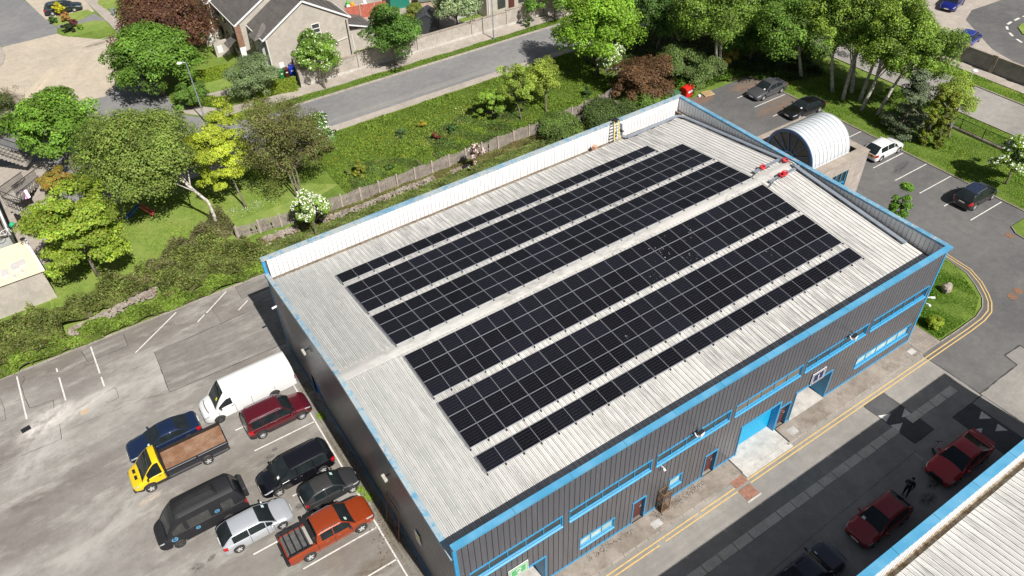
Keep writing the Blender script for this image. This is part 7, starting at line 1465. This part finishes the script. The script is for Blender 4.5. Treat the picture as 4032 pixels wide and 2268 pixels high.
bank('tangled olive green bramble bank above the left car park', [(-30, 36.3), (-13.8, 36.3), (-13.8, 38.0), (-6.3, 38.7), (-6.3, 36.5), (1.8, 36.2), (2.6, 37.5), (1.8, 40.8), (-2, 42.5), (-7, 41.6), (-9.5, 41.0), (-14, 40.9), (-15, 40.6), (-30, 41)], 1.75, 90000, (.16, .215, .045), (.22, .23, .07), .45, .095, step=.45)
bank('bright green brambles spilling over the kerb of the left car park', [(-30, 35.35), (2, 35.35), (2, 36.4), (-6, 37.2), (-13, 37.1), (-30, 36.6)], 1.0, 34000, (.165, .25, .035), (.22, .3, .05), .4, .1, step=.4)
bank('dry twiggy bramble hedge at the edge of the lawn', [(-9.5, 39.4), (-7, 41.6), (-2, 43.6), (1.0, 45), (1.5, 42.4), (-2, 41.2), (-6, 39.6)], 1.7, 24000, (.15, .18, .045), (.24, .19, .12), .4, .08, step=.45)
bank('rough grass and weeds behind the back of the warehouse', [(2.0, 35.6), (44, 35.6), (49, 37.4), (46, 38.8), (2.4, 38.8)], .35, 70000, (.15, .22, .045), (.24, .24, .09), .35, .075)
bank('dry moss and weeds along the timber fence', [(2.5, 39.0), (44, 39.0), (44, 40.1), (2.5, 40.2)], .22, 20000, (.15, .2, .05), (.3, .2, .09), .45, .06)
bank('bright nettles and ivy at the top of the right car park', [(48.2, 36.9), (51.5, 37.2), (59, 36.3), (60.5, 37), (62, 40), (56, 41), (48, 40)], .9, 30000, (.14, .25, .03), (.1, .19, .03), .4, .095)
bank('shaded ivy and nettles under the trees left of the birch row', [(59.7, 33), (66, 31), (70, 40), (60, 42), (59, 36.5)], .7, 22000, (.06, .12, .025), (.1, .17, .03), .35, .09)
bank('dark undergrowth below the trees at the top of the meadow', [(46, 40), (63, 40), (70, 34), (70, 50), (58, 53), (47, 52)], 1.0, 26000, (.075, .13, .03), (.12, .17, .04), .35, .1)
bank('taller dark green weed tufts on the meadow', [(22, 42), (33, 41.5), (35, 45), (30, 48.5), (23, 46.5)], .32, 14000, (.085, .155, .03), (.14, .2, .04), .4, .08)
bank('rough grass tussocks at the left end of the meadow', [(12.5, 41.3), (20, 41.3), (20, 44), (14, 46.5)], .3, 8000, (.11, .19, .035), (.17, .23, .05), .4, .08)
# grass: blades and flowers
def blades(name, label, poly, n, h, base, second, share, flowers=(), zb=0.0, fsz=.035):
    P2 = np.array(poly); x0, y0 = P2.min(0); x1, y1 = P2.max(0); X = RNG.uniform(x0, x1, n * 3); Y = RNG.uniform(y0, y1, n * 3); r = np.zeros(X.shape, bool); k = len(P2)
    for i in range(k): (xa, ya), (xb, yb) = P2[i], P2[(i + 1) % k]; r ^= ((ya > Y) != (yb > Y)) & (X < (xb - xa) * (Y - ya) / (yb - ya + 1e-12) + xa)
    X, Y = X[r][:n], Y[r][:n]; n = len(X); t = .8 + .35 * np.sin(X * .8 + 1) * np.cos(Y * .9) + .2 * np.sin(X * 2.3 + Y); hh = h * RNG.uniform(.4, 1.2, n) * t.clip(.4, 1.5)
    P = np.stack([X, Y, zb + hh * .5], 1); Nn = RNG.normal(size=(n, 3)) * [1, 1, .3] + [0, 0, .55]; c = cols(n, base, second=second, share=share, k=.2) * (.85 + .25 * t.clip(.4, 1.5))[:, None]
    o = leafmesh(name, P, Nn, hh * .9, c.clip(.002, .9), M['blade'], None, .35); o['kind'] = 'stuff'; o['label'] = label; o['category'] = 'grass'
    for fn, fl, fc, fcol, fpoly in flowers:
        q = np.array(fpoly); a0, b0 = q.min(0); a1, b1 = q.max(0); cx = RNG.uniform(a0, a1, fc // 7); cy = RNG.uniform(b0, b1, fc // 7); i = RNG.integers(len(cx), size=fc); PF = np.stack([cx[i] + RNG.normal(0, .45, fc), cy[i] + RNG.normal(0, .3, fc), np.full(fc, zb + h * 1.1)], 1)
        f = leafmesh(fn, PF, RNG.normal(size=(fc, 3)) * .25 + [0, 0, 1], RNG.uniform(.6, 1.2, fc) * fsz, cols(fc, fcol, k=.1), M['petal'], None, .95); f['kind'] = 'stuff'; f['label'] = fl; f['category'] = 'flowers'
blades('meadow_grass', 'long uneven meadow grass between the timber fence and the road', [(12, 41), (44, 40.8), (47, 43), (47, 53.2), (12, 53.2)], 150000, .20, (.135, .215, .028), (.19, .25, .04), .3,
       [('dandelions', 'yellow dandelions scattered over the meadow', 700, (.8, .55, .02), [(13, 43), (34, 51)]), ('wild_flowers', 'pale and orange flowers in drifts on the meadow', 600, (.75, .68, .3), [(20, 45), (33, 50)])])
blades('verge_grass', 'mown grass of the verge with dandelions under the birches', [(59.6, 3.7), (66.6, 2), (66.6, 36), (59.6, 36)], 70000, .09, (.13, .225, .028), (.18, .26, .035), .3, [('dandelions', 'few yellow dandelions on the verge beside the black crossover', 130, (.8, .6, .02), [(60, 4), (66, 14)])], .1)
blades('verge_grass', 'thin grass of the narrow strip between the railings and the right-hand road', [(67.3, -10), (70.3, -10), (70.3, 25), (67.3, 25)], 24000, .1, (.12, .23, .025), (.17, .26, .03), .3, [], 0.0)
blades('verge_grass', 'grass verge with dandelions beside the footpath of the right-hand road', [(77.0, 6), (79.15, 6), (79.15, 32), (77.0, 32)], 16000, .1, (.15, .26, .03), (.19, .28, .03), .3, [('dandelions', 'dandelions on the narrow verge beside the grey concrete wall', 120, (.8, .6, .02), [(77.2, 10), (79, 26)])], 0.02)
blades('verge_grass', 'narrow grass verge along the kerb of the far road', [(12, 61.6), (62, 61.0), (62, 62.3), (36, 62.5), (12, 63.1)], 30000, .12, (.13, .22, .03), (.2, .26, .05), .3)
blades('island_grass', 'short lush grass on the island at the warehouse corner', [(39.7, -1.2), (44, -1.2), (46, -.3), (48, 3), (48, 10), (39.7, 10)], 42000, .09, (.085, .19, .015), (.14, .24, .02), .3, [], .11)
blades('garden_grass', 'mown lawn with the toy slide between the olive birch and the brambles', [(-14.4, 40), (-8, 40.5), (1, 44), (11, 44), (11, 52), (-13, 52)], 70000, .07, (.18, .265, .04), (.23, .3, .055), .3, [('daisies', 'white flowers in the grass right of the leaning birch trunk', 160, (.7, .75, .8), [(2, 44.5), (5.5, 46)])], .04)
blades('weeds', 'weeds and litter along the foot of the left wall', [(-.9, 2), (-.05, 2), (-.05, 22), (-.9, 22)], 2600, .07, (.09, .12, .03), (.2, .14, .06), .5)
for (c_, px_, py_, la) in (('s2', 635, 1255, 'small green weed at the line beside the maroon car'), ('s6', 1015, 640, 'small green weed in front of the small dark grey car'), ('s6', 1095, 700, 'tiny green weed beside the orange pickup bonnet')):
    x, y = at(c_, px_, py_); n = 220; P = np.stack([RNG.normal(x, .13, n), RNG.normal(y, .16, n), RNG.uniform(.02, .16, n)], 1); tag(leafmesh('weed', P, RNG.normal(size=(n, 3)) * .4 + [0, 0, 1], np.full(n, .05), cols(n, (.2, .3, .04)), M['leaf']), la, 'weed')
def litter(label, pts, n, base, s=.03, spread=.25):
    P = []
    for (xa, ya), (xb, yb) in zip(pts[:-1], pts[1:]): t = RNG.random(n); P.append(np.stack([xa + (xb - xa) * t, ya + (yb - ya) * t, np.full(n, .14)], 1) + RNG.normal(0, 1, (n, 3)) * [spread * .5, spread * .45, .004])
    P = np.concatenate(P); o = leafmesh('dry_leaves', P, RNG.normal(size=P.shape) * .2 + [0, 0, 1], RNG.uniform(.5, 1.4, len(P)) * s, cols(len(P), base), M['leaf']); o['kind'] = 'stuff'; o['label'] = label; o['category'] = 'dry leaves'
litter('dark dead leaves on the pavement along the front wall', [(8, -.35), (11.4, -.4)], 170, (.04, .03, .02)); litter('dark dead leaves on the pavement around the rusty cage', [(13, -.5), (17, -.35)], 240, (.04, .025, .02))
litter('pale brown leaf litter on the asphalt by the orange pickup', [(-1.5, 6), (-.8, 9)], 120, (.2, .12, .06), .035, .7)
